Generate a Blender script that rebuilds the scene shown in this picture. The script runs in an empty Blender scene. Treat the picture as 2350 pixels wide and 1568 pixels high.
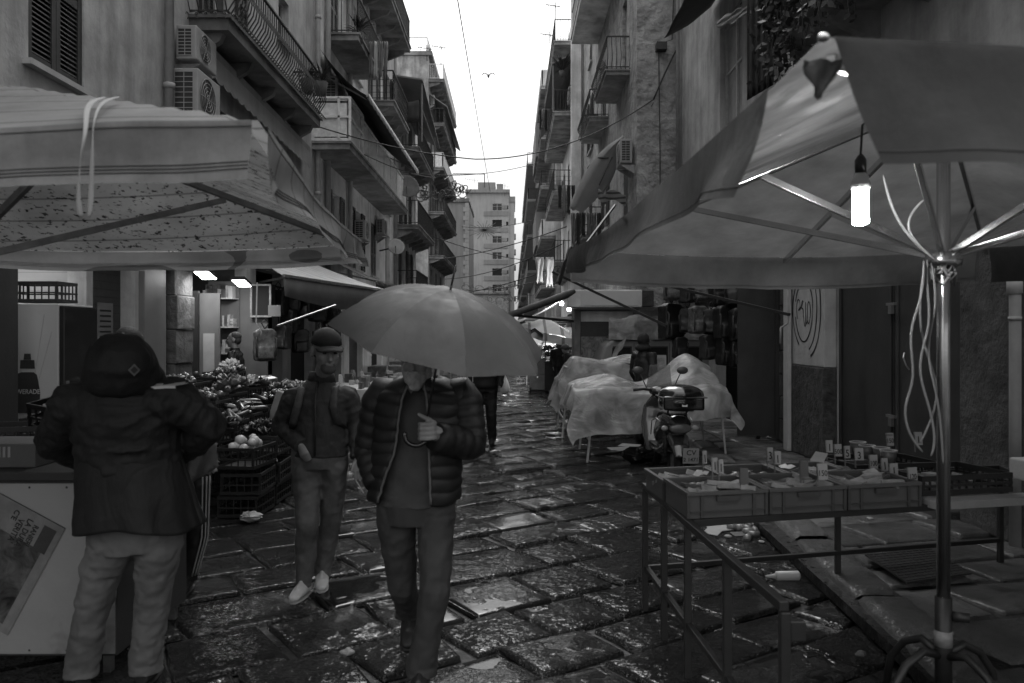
import bpy, math, random
from mathutils import Vector, Matrix, noise
R = math.radians
rnd = random.Random(11)
S = bpy.context.scene
COL = S.collection
F, CX, HY, CH = 1828.0, 1175.0, 765.0, 1.75
V = Vector
def P(x, y, d): return V(((x-CX)/F*d, d, CH-(y-HY)/F*d))
def G(x, y, z=0.0): return P(x, y, (CH-z)*F/(y-HY))
def PX(x, y, X): return P(x, y, X*F/(x-CX))
def zat(y, d): return CH-(y-HY)/F*d

# ---------------------------------------------------------------- materials
MATS = {}
def mat(name, v=.3, rough=.7, var=.2, scale=3., bump=.2, bscale=30., metal=0., spec=.5, streak=0., spots=0.,
        spotscale=25., trans=0., emit=0., alpha=1., coat=0., stripe=None, bdist=.01, grime=0., rvar=0., dist=0., wrk=0., wsc=5., wst=(1, 1, .55)):
    if name in MATS: return MATS[name]
    m = bpy.data.materials.new(name); MATS[name] = m
    m.use_nodes = True
    nt = m.node_tree; N = nt.nodes; L = nt.links
    N.clear()
    out = N.new('ShaderNodeOutputMaterial'); b = N.new('ShaderNodeBsdfPrincipled')
    tc = N.new('ShaderNodeTexCoord')
    def noi(sc, det=6, vec=None, ro=.6, di=0.):
        n = N.new('ShaderNodeTexNoise'); n.inputs['Scale'].default_value = sc; n.inputs['Detail'].default_value = det
        n.inputs['Roughness'].default_value = ro; n.inputs['Distortion'].default_value = di
        L.new(vec or tc.outputs['Object'], n.inputs['Vector']); return n.outputs['Fac']
    def mr(s, a, b_, c, d):
        n = N.new('ShaderNodeMapRange'); L.new(s, n.inputs[0])
        for i, q in enumerate((a, b_, c, d)): n.inputs[i+1].default_value = q
        return n.outputs[0]
    def mul(a, c, op='MULTIPLY'):
        n = N.new('ShaderNodeMath'); n.operation = op
        if hasattr(a, 'links'): L.new(a, n.inputs[0])
        else: n.inputs[0].default_value = a
        if hasattr(c, 'links'): L.new(c, n.inputs[1])
        else: n.inputs[1].default_value = c
        return n.outputs[0]
    val = mr(noi(scale, 8, di=dist), .3, .7, v*(1-var), v*(1+var))
    if streak:
        mp = N.new('ShaderNodeMapping'); mp.inputs['Scale'].default_value = (1.5, 1.5, .22); L.new(tc.outputs['Object'], mp.inputs[0])
        val = mul(val, mr(noi(1.6, 8, mp.outputs[0]), .42, .68, 1., 1-streak))
    if grime:
        val = mul(val, mr(noi(.7, 10, ro=.72), .42, .62, 1., 1-grime))
    if spots:
        val = mul(val, mr(noi(spotscale, 4, ro=.6), .575, .63, 1., 1-spots))
    if stripe:   # (axis, period, width, factor)
        sp = N.new('ShaderNodeSeparateXYZ'); L.new(tc.outputs['Object'], sp.inputs[0])
        q = mul(sp.outputs[stripe[0]], 1./stripe[1]); q = mul(q, 0., 'FRACT')
        val = mul(val, mr(mul(q, stripe[2], 'LESS_THAN'), 0, 1, 1, stripe[3]))
    L.new(val, b.inputs['Base Color'])
    b.inputs['Roughness'].default_value = rough
    if rvar: L.new(mr(noi(scale*1.7, 5), .35, .65, max(.02, rough-rvar), min(1, rough+rvar)), b.inputs['Roughness'])
    b.inputs['Metallic'].default_value = metal
    b.inputs['Specular IOR Level'].default_value = spec
    b.inputs['Coat Weight'].default_value = coat
    if emit:
        b.inputs['Emission Color'].default_value = (1, 1, 1, 1); b.inputs['Emission Strength'].default_value = emit
    if bump:
        bn = N.new('ShaderNodeBump'); bn.inputs['Strength'].default_value = bump; bn.inputs['Distance'].default_value = bdist
        h = mul(noi(bscale, 8, ro=.65), mul(noi(bscale*.22, 4), 1.5), 'ADD')
        L.new(h, bn.inputs['Height']); L.new(bn.outputs[0], b.inputs['Normal'])
        if wrk:      # soft cloth wrinkles: a stretched, folded noise
            mp = N.new('ShaderNodeMapping'); mp.inputs['Scale'].default_value = wst; mp.inputs['Rotation'].default_value = (.25, .35, 0); L.new(tc.outputs['Object'], mp.inputs[0])
            w1 = mul(mul(noi(wsc, 3, mp.outputs[0], .45, 1.6), .5, 'SUBTRACT'), 0., 'ABSOLUTE')
            w2 = mul(noi(wsc*2.7, 3, mp.outputs[0], .5, 1.), .25)
            b2 = N.new('ShaderNodeBump'); b2.inputs['Strength'].default_value = 1.; b2.inputs['Distance'].default_value = wrk
            L.new(mul(w1, w2, 'ADD'), b2.inputs['Height']); L.new(bn.outputs[0], b2.inputs['Normal']); L.new(b2.outputs[0], b.inputs['Normal'])
    sh = b.outputs[0]
    if trans:
        t = N.new('ShaderNodeBsdfTranslucent'); L.new(val, t.inputs[0])
        mx = N.new('ShaderNodeMixShader'); mx.inputs[0].default_value = trans
        L.new(sh, mx.inputs[1]); L.new(t.outputs[0], mx.inputs[2]); sh = mx.outputs[0]
    if alpha < 1:
        t = N.new('ShaderNodeBsdfTransparent')
        mx = N.new('ShaderNodeMixShader'); mx.inputs[0].default_value = alpha
        L.new(t.outputs[0], mx.inputs[1]); L.new(sh, mx.inputs[2]); sh = mx.outputs[0]
    L.new(sh, out.inputs[0])
    return m

# ---------------------------------------------------------------- objects
def wm(o):
    m = o.matrix_basis.copy()
    while o.parent: o = o.parent; m = o.matrix_basis @ m
    return m
def tag(o, label=None, cat=None, group=None, kind=None):
    if label: o['label'] = label
    if cat: o['category'] = cat
    if group: o['group'] = group
    if kind: o['kind'] = kind
    return o
def thing(name, label, cat, loc=(0, 0, 0), rz=0., group=None):
    o = bpy.data.objects.new(name, None); COL.objects.link(o); o.empty_display_size = .1
    o.location = loc; o.rotation_euler = (0, 0, rz)
    return tag(o, label, cat, group)
def dup(o, loc=None, rz=None, label=None, group=None, parent=None, scale=None):
    c = o.copy(); COL.objects.link(c)
    if parent is not None: c.parent = parent
    for ch in [q for q in bpy.data.objects if q.parent == o]: dup(ch, parent=c)
    if loc is not None: c.location = loc
    if rz is not None: c.rotation_euler = (0, 0, rz)
    if label: c['label'] = label
    if group: c['group'] = group
    if scale: c.scale = scale
    return c

def limbpath(pts, rads, amp, seed, steps=9):
    """resample a limb and return (points, radii, fold function): partial rings of cloth folds, deeper at the joints"""
    P_, R_, W_ = [], [], []
    for i in range(len(pts)-1):
        for k in range(steps):
            q = k/steps; P_.append(V(pts[i]).lerp(V(pts[i+1]), q)); a, b = rads[i], rads[i+1]; a = a if isinstance(a, (tuple, list)) else (a, a); b = b if isinstance(b, (tuple, list)) else (b, b)
            R_.append((lerp(a[0], b[0], q), lerp(a[1], b[1], q))); W_.append(.45+.55*abs(2*q-1)**2)
    P_.append(V(pts[-1])); r = rads[-1]; R_.append(r if isinstance(r, (tuple, list)) else (r, r)); W_.append(1)
    n = len(P_)
    def fn(i, an):
        x = noise.noise(V((math.cos(an)*1.3+i*.16, math.sin(an)*1.3-i*.07, i*.30+seed*7))); y = noise.noise(V((math.cos(an)*1.5+i*.12, math.sin(an)*1.5, i*.8+seed*3)))
        rdg = 1-min(1, abs(x)*3.2)
        return 1+amp*W_[i]*(rdg*1.1-.35+y*.7)
    return P_, R_, fn
class MB:
    def __init__(s): s.v = []; s.f = []
    def add(s, vs, fs):
        n = len(s.v); s.v += [V(p) for p in vs]; s.f += [tuple(i+n for i in f) for f in fs]; return s
    def box(s, x0, x1, y0, y1, z0, z1):
        return s.add([(x0,y0,z0),(x1,y0,z0),(x1,y1,z0),(x0,y1,z0),(x0,y0,z1),(x1,y0,z1),(x1,y1,z1),(x0,y1,z1)],
                     [(0,3,2,1),(4,5,6,7),(0,1,5,4),(1,2,6,5),(2,3,7,6),(3,0,4,7)])
    def obox(s, c, sz, m=None):
        m = m or Matrix.Identity(3); c = V(c)
        vs = [c + m @ V((x*sz[0]/2, y*sz[1]/2, z*sz[2]/2)) for z in (-1, 1) for y in (-1, 1) for x in (-1, 1)]
        return s.add(vs, [(0,2,3,1),(4,5,7,6),(0,1,5,4),(1,3,7,5),(3,2,6,7),(2,0,4,6)])
    def bar(s, p, q, w=.03, h=None, up=(0, 0, 1)):
        p, q = V(p), V(q); h = h or w; t = (q-p)
        if t.length < 1e-6: return s
        x = t.normalized(); y = V(up).cross(x)
        if y.length < 1e-3: y = V((0, 1, 0)).cross(x)
        y.normalize(); z = x.cross(y)
        return s.obox((p+q)/2, (t.length, w, h), Matrix((x, y, z)).transposed())
    def loft(s, pts, rad, n=12, side=None, cap=True, fn=None):
        pts = [V(p) for p in pts]; rings = []; prev = None
        for i, p in enumerate(pts):
            t = (pts[min(i+1, len(pts)-1)] - pts[max(i-1, 0)]).normalized()
            a = V(side) if side is not None else (prev or (V((0, 0, 1)) if abs(t.z) < .9 else V((1, 0, 0))))
            a = (a - t*a.dot(t)); 
            if a.length < 1e-4: a = V((0, 1, 0)) - t*t.y
            a.normalize(); prev = a; b = t.cross(a)
            r = rad[i] if isinstance(rad, (list, tuple)) else rad
            ra, rb = r if isinstance(r, (list, tuple)) else (r, r)
            ring = []
            for k in range(n):
                an = 2*math.pi*k/n; g = fn(i, an) if fn else 1.
                ring.append(p + a*(math.cos(an)*ra*g) + b*(math.sin(an)*rb*g))
            rings.append(ring)
        base = len(s.v)
        for r in rings: s.v += r
        for i in range(len(rings)-1):
            for k in range(n):
                a_, b_ = base+i*n+k, base+i*n+(k+1) % n
                s.f.append((a_, b_, b_+n, a_+n))
        if cap:
            s.f.append(tuple(base+k for k in reversed(range(n)))); s.f.append(tuple(base+(len(rings)-1)*n+k for k in range(n)))
        return s
    def limb(s, pts, rads, n=22, amp=.10, seed=0, side=None, steps=9):
        p, r, fn = limbpath(pts, rads, amp, seed, steps); return s.loft(p, r, n, side=side, fn=fn)
    def tube(s, pts, r, n=8): return s.loft(pts, r, n)
    def grid(s, g):
        nu, nv = len(g), len(g[0]); base = len(s.v)
        for row in g: s.v += [V(p) for p in row]
        for i in range(nu-1):
            for j in range(nv-1):
                a = base+i*nv+j; s.f.append((a, a+1, a+nv+1, a+nv))
        return s
    def ell(s, c, r, m=None, nu=10, nv=14):
        c = V(c); m = m or Matrix.Identity(3); g = []
        for i in range(nu+1):
            th = math.pi*i/nu
            g.append([c + m @ V((r[0]*math.sin(th)*math.cos(2*math.pi*j/nv), r[1]*math.sin(th)*math.sin(2*math.pi*j/nv), r[2]*math.cos(th))) for j in range(nv)])
        base = len(s.v)
        for row in g[1:-1]: s.v += row
        top = len(s.v); s.v.append(g[0][0]); bot = len(s.v); s.v.append(g[-1][0])
        for i in range(nu-2):
            for j in range(nv):
                a = base+i*nv+j; b = base+i*nv+(j+1) % nv; s.f.append((a, a+nv, b+nv, b))
        for j in range(nv):
            s.f.append((top, base+j, base+(j+1) % nv)); q = base+(nu-2)*nv
            s.f.append((bot, q+(j+1) % nv, q+j))
        return s
    def lathe(s, c, prof, n=16, axis=None):
        m = axis or Matrix.Identity(3); c = V(c); base = len(s.v)
        for r, z in prof: s.v += [c + m @ V((r*math.cos(2*math.pi*k/n), r*math.sin(2*math.pi*k/n), z)) for k in range(n)]
        for i in range(len(prof)-1):
            for k in range(n):
                a = base+i*n+k; b = base+i*n+(k+1) % n; s.f.append((a, b, b+n, a+n))
        return s
    def poly(s, pts): return s.add(pts, [tuple(range(len(pts)))])
    def prism(s, pts, off):
        n = len(pts); off = V(off)
        s.add([V(p) for p in pts] + [V(p)+off for p in pts],
              [tuple(reversed(range(n))), tuple(range(n, 2*n))] + [(i, (i+1) % n, n+(i+1) % n, n+i) for i in range(n)])
        return s
    def rot(s, m, about=(0, 0, 0)):
        a = V(about); s.v = [a + m @ (p-a) for p in s.v]; return s
    def mv(s, o): o = V(o); s.v = [p+o for p in s.v]; return s
    def build(s, name, m, parent=None, smooth=False, bevel=0., solid=0., remesh=0., sub=0, disp=0., dscale=.1, relax=0, kind=None, label=None, attrs=None, so=0.):
        me = bpy.data.meshes.new(name)
        vs = s.v
        if parent is not None:
            iv = wm(parent).inverted(); vs = [iv @ p for p in vs]
        me.from_pydata([tuple(p) for p in vs], [], s.f); 
        if attrs:
            for k, a in attrs.items():
                at = me.attributes.new(k, 'FLOAT', 'POINT'); at.data.foreach_set('value', a)
        me.materials.append(m); me.update()
        o = bpy.data.objects.new(name, me); COL.objects.link(o)
        if parent is not None: o.parent = parent
        if smooth: me.polygons.foreach_set('use_smooth', [True]*len(me.polygons))
        if remesh:
            d = o.modifiers.new('r', 'REMESH'); d.mode = 'VOXEL'; d.voxel_size = remesh; d.use_smooth_shade = True
        if relax:
            d = o.modifiers.new('s', 'SMOOTH'); d.factor = .5; d.iterations = relax
        if sub:
            d = o.modifiers.new('u', 'SUBSURF'); d.levels = d.render_levels = sub
        if disp:
            t = bpy.data.textures.get('fold%g' % dscale)
            if not t:
                t = bpy.data.textures.new('fold%g' % dscale, 'CLOUDS'); t.noise_scale = dscale; t.noise_depth = 2
            d = o.modifiers.new('d', 'DISPLACE'); d.texture = t; d.strength = disp; d.mid_level = .5; d.texture_coords = 'LOCAL'
        if solid:
            d = o.modifiers.new('t', 'SOLIDIFY'); d.thickness = solid; d.offset = so
        if bevel:
            d = o.modifiers.new('b', 'BEVEL'); d.width = bevel; d.segments = 2; d.limit_method = 'ANGLE'; d.harden_normals = False
        if kind: o['kind'] = kind
        if label: o['label'] = label
        return o

def text(s, name, m, parent, loc, rot, size, ext=.0006, align='CENTER', sx=1., shear=0., bold=.012):
    c = bpy.data.curves.new(name, 'FONT'); c.body = s; c.size = size; c.extrude = ext; c.align_x = align; c.align_y = 'CENTER'; c.shear = shear
    c.resolution_u = 3; c.offset = bold*size
    t = bpy.data.objects.new(name, c); COL.objects.link(t)
    bpy.context.view_layer.update()
    me = bpy.data.meshes.new_from_object(t.evaluated_get(bpy.context.evaluated_depsgraph_get()))
    bpy.data.objects.remove(t)
    mtx = Matrix.Translation(V(loc)) @ rot.to_4x4() @ Matrix.Diagonal((sx, 1, 1, 1))
    if parent is not None: mtx = wm(parent).inverted() @ mtx
    me.transform(mtx); me.materials.clear(); me.materials.append(m)
    o = bpy.data.objects.new(name, me); COL.objects.link(o)
    if parent is not None: o.parent = parent
    return o
def frame(x, y):   # 3x3 matrix whose text axis is x, text up is y
    x = V(x).normalized(); y = V(y); y = (y - x*y.dot(x)).normalized()
    return Matrix((x, y, x.cross(y))).transposed()
def lerp(a, b, t): return a+(b-a)*t
def curve_pts(a, b, sag, n=16):
    a, b = V(a), V(b)
    return [a.lerp(b, i/n) - V((0, 0, sag*4*(i/n)*(1-i/n))) for i in range(n+1)]
# ---------------------------------------------------------------- camera, world, light
cam = bpy.data.cameras.new('camera'); camo = bpy.data.objects.new('camera', cam); COL.objects.link(camo)
camo.location = (0, 0, CH); camo.rotation_euler = (R(90), 0, 0)
cam.sensor_width = 36; cam.lens = 36*F/2350; cam.shift_y = -18.5/2350; cam.clip_end = 2000; cam.clip_start = .05
cam.dof.use_dof = True; cam.dof.focus_distance = 11; cam.dof.aperture_fstop = 3.6
S.camera = camo
w = bpy.data.worlds.new('World'); S.world = w; w.use_nodes = True
nt = w.node_tree; bg = nt.nodes['Background']
sky = nt.nodes.new('ShaderNodeTexSky'); sky.sky_type = 'NISHITA'; sky.sun_disc = False
sky.sun_elevation = R(48); sky.sun_rotation = R(0); sky.dust_density = 4; sky.air_density = 2
bw = nt.nodes.new('ShaderNodeRGBToBW'); nt.links.new(sky.outputs[0], bw.inputs[0])
tc = nt.nodes.new('ShaderNodeTexCoord'); nz = nt.nodes.new('ShaderNodeTexNoise'); nz.inputs['Scale'].default_value = 2.2; nz.inputs['Detail'].default_value = 5
mp = nt.nodes.new('ShaderNodeMapping'); mp.inputs['Scale'].default_value = (1, 1, 2.5)
nt.links.new(tc.outputs['Generated'], mp.inputs[0]); nt.links.new(mp.outputs[0], nz.inputs['Vector'])
rg = nt.nodes.new('ShaderNodeMapRange'); nt.links.new(nz.outputs['Fac'], rg.inputs[0])
for i, q in enumerate((.34, .66, 4.9, 10.3)): rg.inputs[i+1].default_value = q
mn = nt.nodes.new('ShaderNodeMix'); mn.data_type = 'FLOAT'; mn.inputs[0].default_value = .7      # overcast: cloud layer over the clear-sky glow
nt.links.new(bw.outputs[0], mn.inputs[2]); nt.links.new(rg.outputs[0], mn.inputs[3])
sx = nt.nodes.new('ShaderNodeSeparateXYZ'); nt.links.new(tc.outputs['Generated'], sx.inputs[0])
ov = nt.nodes.new('ShaderNodeMapRange'); nt.links.new(sx.outputs[2], ov.inputs[0])     # overcast dome: the zenith is three times as bright as the horizon
for i, q in enumerate((0., 1., .53, 2.0)): ov.inputs[i+1].default_value = q
mv_ = nt.nodes.new('ShaderNodeMath'); mv_.operation = 'MULTIPLY'; nt.links.new(mn.outputs[0], mv_.inputs[0]); nt.links.new(ov.outputs[0], mv_.inputs[1])
nt.links.new(mv_.outputs[0], bg.inputs[0]); bg.inputs[1].default_value = .12
sun = bpy.data.lights.new('sun', 'SUN'); so = bpy.data.objects.new('sun', sun); COL.objects.link(so)
sun.energy = .5; sun.angle = R(25); so.rotation_euler = (R(42), 0, R(180))
S.view_settings.view_transform = 'Standard'; S.view_settings.look = 'None'; S.view_settings.exposure = .5; S.view_settings.gamma = 1
S.render.engine = 'CYCLES'; S.cycles.max_bounces = 8; S.cycles.transparent_max_bounces = 12

# ---------------------------------------------------------------- ground
g_mud = mat('wet_mud', .008, .4, .4, 6, .6, 30, bdist=.012, spec=.35, rvar=.2)
MB().box(-60, 60, -12, 400, -.30, -.034).build('ground', g_mud, kind='structure')
def stone_mat(name, v, wet=.12, strong=1.0):
    m = bpy.data.materials.new(name); m.use_nodes = True; nt = m.node_tree; N = nt.nodes; L = nt.links
    b = N['Principled BSDF']; tc = N.new('ShaderNodeTexCoord')
    at = N.new('ShaderNodeAttribute'); at.attribute_name = 'smo'; tn = N.new('ShaderNodeAttribute'); tn.attribute_name = 'tone'
    def math_(op, a, c=None, d=None):
        n = N.new('ShaderNodeMath'); n.operation = op
        for i, q in enumerate((a, c, d)):
            if q is None: continue
            if hasattr(q, 'links'): L.new(q, n.inputs[i])
            else: n.inputs[i].default_value = q
        return n.outputs[0]
    def noi(sc, det, ro=.6, di=0., st=None):
        n = N.new('ShaderNodeTexNoise'); n.inputs['Scale'].default_value = sc; n.inputs['Detail'].default_value = det; n.inputs['Roughness'].default_value = ro
        n.inputs['Distortion'].default_value = di
        L.new(st or tc.outputs['Object'], n.inputs['Vector']); return n.outputs['Fac']
    def mr(s, a, b_, c, d):
        n = N.new('ShaderNodeMapRange'); L.new(s, n.inputs[0])
        for i, q in enumerate((a, b_, c, d)): n.inputs[i+1].default_value = q
        return n.outputs[0]
    big = mr(noi(3.1, 4), .35, .65, 0., 1.)
    col = math_('MULTIPLY', math_('ADD', math_('MULTIPLY', big, v*.8), v*.5), math_('ADD', math_('MULTIPLY', tn.outputs['Fac'], .9), .5))
    L.new(col, b.inputs['Base Color'])
    # worn chisel marks: short raised chips, flattened where the slab is polished
    mp = N.new('ShaderNodeMapping'); mp.inputs['Rotation'].default_value = (0, 0, R(33)); mp.inputs['Scale'].default_value = (1, 1.9, 1); L.new(tc.outputs['Object'], mp.inputs[0])
    g1 = math_('ABSOLUTE', math_('SUBTRACT', noi(26, 2, .4, 1.1, mp.outputs[0]), .5))
    g2 = math_('ABSOLUTE', math_('SUBTRACT', noi(47, 2, .4, .8, mp.outputs[0]), .52))
    chips = math_('MULTIPLY', mr(g1, .0, .055, 0., 1.), mr(g2, .0, .05, .35, 1.))
    fine = noi(130, 4, .6)
    pol = noi(2.3, 3)
    k = math_('SUBTRACT', 1., math_('MULTIPLY', at.outputs['Fac'], mr(pol, .38, .5, 1., .35)))
    k = math_('MULTIPLY', math_('MAXIMUM', k, .012), mr(tn.outputs['Fac'], 0, 1, .45, 1.25))
    h = math_('MULTIPLY', math_('ADD', chips, math_('MULTIPLY', fine, .055)), k)
    h = math_('ADD', h, math_('MULTIPLY', noi(5, 3), math_('ADD', math_('MULTIPLY', k, .75), .015)))
    h = math_('ADD', h, math_('MULTIPLY', noi(13, 2, .5), math_('MULTIPLY', k, 1.1)))
    bn = N.new('ShaderNodeBump'); bn.inputs['Distance'].default_value = .006*strong; bn.inputs['Strength'].default_value = 1.
    L.new(h, bn.inputs['Height']); L.new(bn.outputs[0], b.inputs['Normal'])
    L.new(math_('ADD', math_('MULTIPLY', k, .09), wet-.07), b.inputs['Roughness'])
    b.inputs['Specular IOR Level'].default_value = .5
    return m
road_m = stone_mat('wet_basalt', .02, .10, 2.5)
walk_m = stone_mat('damp_pavement_stone', .115, .36, 1.7)
def kerbx(d): return 2.03 + .085*(d-4.1) if d < 12 else 2.70
def slabs(name, m, x0, x1, y0, y1, ang, lw, ww, z0, test, force=None, seed=3, fine=True, h=.02, gap=.012, clamp=None):
    r = random.Random(seed); mb = MB(); smo = []; tone = []
    c, s_ = math.cos(R(ang)), math.sin(R(ang)); e1 = V((c, s_, 0)); e2 = V((-s_, c, 0))
    cs = [V((a, b, 0)) for a in (x0, x1) for b in (y0, y1)]
    a0, a1 = min(p.dot(e1) for p in cs), max(p.dot(e1) for p in cs); b0, b1 = min(p.dot(e2) for p in cs), max(p.dot(e2) for p in cs)
    q = b0
    while q < b1:
        wd = ww*r.uniform(.75, 1.25); p = a0 - r.uniform(0, lw)
        while p < a1:
            ln = lw*r.uniform(.7, 1.3)
            cen = e1*(p+ln/2)+e2*(q+wd/2)
            if x0 < cen.x < x1 and y0 < cen.y < y1 and test(cen):
                near = cen.y < 9
                nx, ny = (10, 7) if near and fine else ((5, 4) if cen.y < 20 else (3, 3))
                jit = [V((r.uniform(-.035, .035), r.uniform(-.03, .03), 0)) for _ in range(4)]
                tilt = V((r.uniform(-.008, .008), r.uniform(-.008, .008), 0)); zz = z0 + r.uniform(-.008, .010)
                dome = r.uniform(.001, .006)
                sm = r.choice((1., 2.)) if r.random() < .30 else r.choice((0, 0, .1, .45))
                tn = r.random()
                if force:
                    for fx, fy, fr, fs, dm in force:
                        if (cen.x-fx)**2+(cen.y-fy)**2 < fr*fr:
                            sm = fs; dome = dm; tilt *= .15
                g = []
                def tight(n): return [0, .018, .05]+[.05+.9*q_/(n-2) for q_ in range(1, n-2)]+[.95, .982, 1] if n > 4 else [0, .03]+[.03+.94*q_/(n-1) for q_ in range(1, n-1)]+[.97, 1]
                for u in tight(nx):
                    row = []
                    for v_ in tight(ny):
                        pt = e1*(p+gap+(ln-2*gap)*u)+e2*(q+gap+(wd-2*gap)*v_)
                        pt += jit[0]*(1-u)*(1-v_)+jit[1]*u*(1-v_)+jit[2]*u*v_+jit[3]*(1-u)*v_
                        eu, ev = abs(2*u-1), abs(2*v_-1); edge = max(eu, ev)
                        z = zz + dome*(1-eu**4)*(1-ev**4) - (h*1.6 if edge > .999 else (h*.35 if edge > .955 else h*.08 if edge > .89 else 0))
                        pt += (e1*(u-.5)*0 + V((0, 0, z + tilt.x*(u-.5)*2 + tilt.y*(v_-.5)*2)))
                        if edge < .99: pt.z += .0030*noise.noise(pt*4.3)
                        else:
                            pt.x += .012*noise.noise(pt*9); pt.y += .012*noise.noise(pt*9+V((5, 5, 5)))
                        if clamp: pt.x = clamp(pt)
                        row.append(pt)
                    g.append(row)
                # pull the second ring close to the edge so that the shoulder stays tight
                def sq(t, n): return t
                n0 = len(mb.v); mb.grid(g); k = len(mb.v)-n0; smo += [sm]*k; tone += [tn]*k
            p += ln
        q += wd
    return mb.build(name, m, smooth=True, kind='structure', attrs={'smo': smo, 'tone': tone})
slabs('road', road_m, -7, 3.2, .8, 44, 33, .70, .51, 0, lambda c: c.x < kerbx(c.y)+.12 and c.x > -5.2,
      [(-.10, 5.15, .40, 2.1, .0008), (-.15, 4.2, .40, 2.1, .0008), (.62, 5.9, .28, 2., .002), (-1.0, 5.1, .28, 2., .003), (.1, 7.6, .35, 3., .0), (-2.1, 6.4, .3, 1, .004), (.25, 6.9, .35, 1, 0), (-1.7, 4.9, .3, .9, .0), (.35, 9.3, .4, 1, 0), (-.2, 11, .4, 1, 0)], clamp=lambda p: min(p.x, kerbx(p.y)-.01+.04*noise.noise(V((p.y*3, 1, 1)))))
MB().box(-5, 3.0, 44, 330, -.033, .0).build('road', road_m, kind='structure')
slabs('pavement', walk_m, 1.6, 4.35, 1.2, 20, 14, .75, .55, .108, lambda c: c.x > kerbx(c.y)+.10, None, 5, True, .03, .012, lambda p: min(4.09, max(p.x, kerbx(p.y)+.325)))
MB().prism([(kerbx(1)+.1, 1, .02), (4.099, 1, .02), (4.099, 20, .02), (kerbx(20)+.1, 20, .02)], (0, 0, .068)).build('pavement', g_mud, kind='structure')
# worn kerb stones
km = MB(); y = 1.0; smo = []; tone = []; r_ = random.Random(4)
while y < 20:
    ln = r_.uniform(.6, 1.0); g = []; zt = .135+r_.uniform(-.012, .012); wdt = .31+r_.uniform(-.02, .02); xo = r_.uniform(-.02, .02)
    prof = [(0, -.05), (0, .05), (.006, .4), (.022, .8), (.06, .985), (.15, 1.0), (wdt-.02, 1.0), (wdt, .85), (wdt, -.05)]
    for i in range(9):
        t = i/8; yy = y+.012+(ln-.024)*t; e = abs(2*t-1)**6
        g.append([V((kerbx(yy)+xo+px+(.012*e if px < .1 else -.012*e)+.01*noise.noise(V((px*9, yy*6, pz*4))), yy, pz*zt-(.02*e if pz > .5 else 0)+(.007*noise.noise(V((px*8, yy*5, 2))) if pz > .3 else 0))) for px, pz in prof])
    n0 = len(km.v); km.grid(g); k = len(km.v)-n0; smo += [0.15]*k; tone += [r_.random()]*k
    y += ln
km.build('kerb', walk_m, smooth=True, kind='structure', attrs={'smo': smo, 'tone': tone})
# ---------------------------------------------------------------- building kit
pl_light = mat('plaster_pale', .74, .9, .14, 1.1, .35, 9, streak=.35, grime=.3, bdist=.02)
pl_near = mat('plaster_stained', .47, .9, .16, 1.1, .4, 9, streak=.4, grime=.35, bdist=.02)
pl_mid = mat('plaster_worn', .52, .9, .25, .9, .5, 7, streak=.5, grime=.5, bdist=.03)
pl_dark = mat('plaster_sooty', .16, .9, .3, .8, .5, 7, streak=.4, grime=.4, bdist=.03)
rubble = mat('tuff_rubble', .38, .95, .35, 2.6, 1., 4.5, bdist=.16, grime=.35, dist=.6)
far_wall = mat('far_facade', .34, .9, .12, .3, .1, 3, streak=.2)
far_dark = mat('far_facade_grey', .24, .9, .12, .3, .1, 3, streak=.2)
slabm = mat('balcony_concrete', .30, .85, .3, 2, .3, 20, grime=.5, streak=.3)
iron = mat('rusty_iron', .035, .6, .4, 12, .3, 60)
iron_w = mat('white_painted_iron', .66, .5, .2, 9, .1, 50)
shutm = mat('dark_green_shutter', .028, .6, .25, 9, .1, 50)
shutg = mat('grey_shutter', .12, .65, .25, 9, .1, 50)
framew = mat('window_frame_paint', .38, .6, .15, 8)
glass = mat('window_glass', .02, .07, .1, 3, .03, 3)
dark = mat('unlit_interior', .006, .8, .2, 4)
curtain = mat('lace_curtain', .32, .9, .15, 5, stripe=(1, .08, .4, .75))
acm = mat('ac_casing', .30, .5, .12, 5, .05)
pipem = mat('drain_pipe', .30, .6, .2, 4, .1)
roller = mat('roller_shutter', .04, .5, .25, 3, .2, stripe=(2, .09, .12, .5), grime=.4)

def louvre(mb, o, u, n, s0, s1, z0, z1, ang=.5, mid=True):
    """a leaf: stiles, rails and slats"""
    def bx(a, b, c, d, t0, t1):
        pts = [o+u*a+n*t0+V((0,0,c)), o+u*b+n*t0+V((0,0,c)), o+u*b+n*t1+V((0,0,c)), o+u*a+n*t1+V((0,0,c))]
        mb.prism(pts, (0, 0, d-c))
    w = .07
    bx(s0, s0+w, z0, z1, 0, .045); bx(s1-w, s1, z0, z1, 0, .045)
    rails = [z0, z0+(z1-z0)*.42, z1] if mid else [z0, z1]
    for i, z in enumerate(rails):
        a = z if i == 0 else (z-.09 if i == len(rails)-1 else z-.045); bx(s0+w+.001, s1-w-.001, a, a+.09, .003, .041)
    z = z0+.1
    while z < z1-.12:
        p = [o+u*(s0+w)+n*.004+V((0,0,z+.035)), o+u*(s0+w)+n*.036+V((0,0,z)), o+u*(s0+w)+n*.036+V((0,0,z+.008)), o+u*(s0+w)+n*.004+V((0,0,z+.043))]
        mb.prism(p, u*(s1-s0-2*w)); z += .048 if (s1-s0) < 3 else .07
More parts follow.
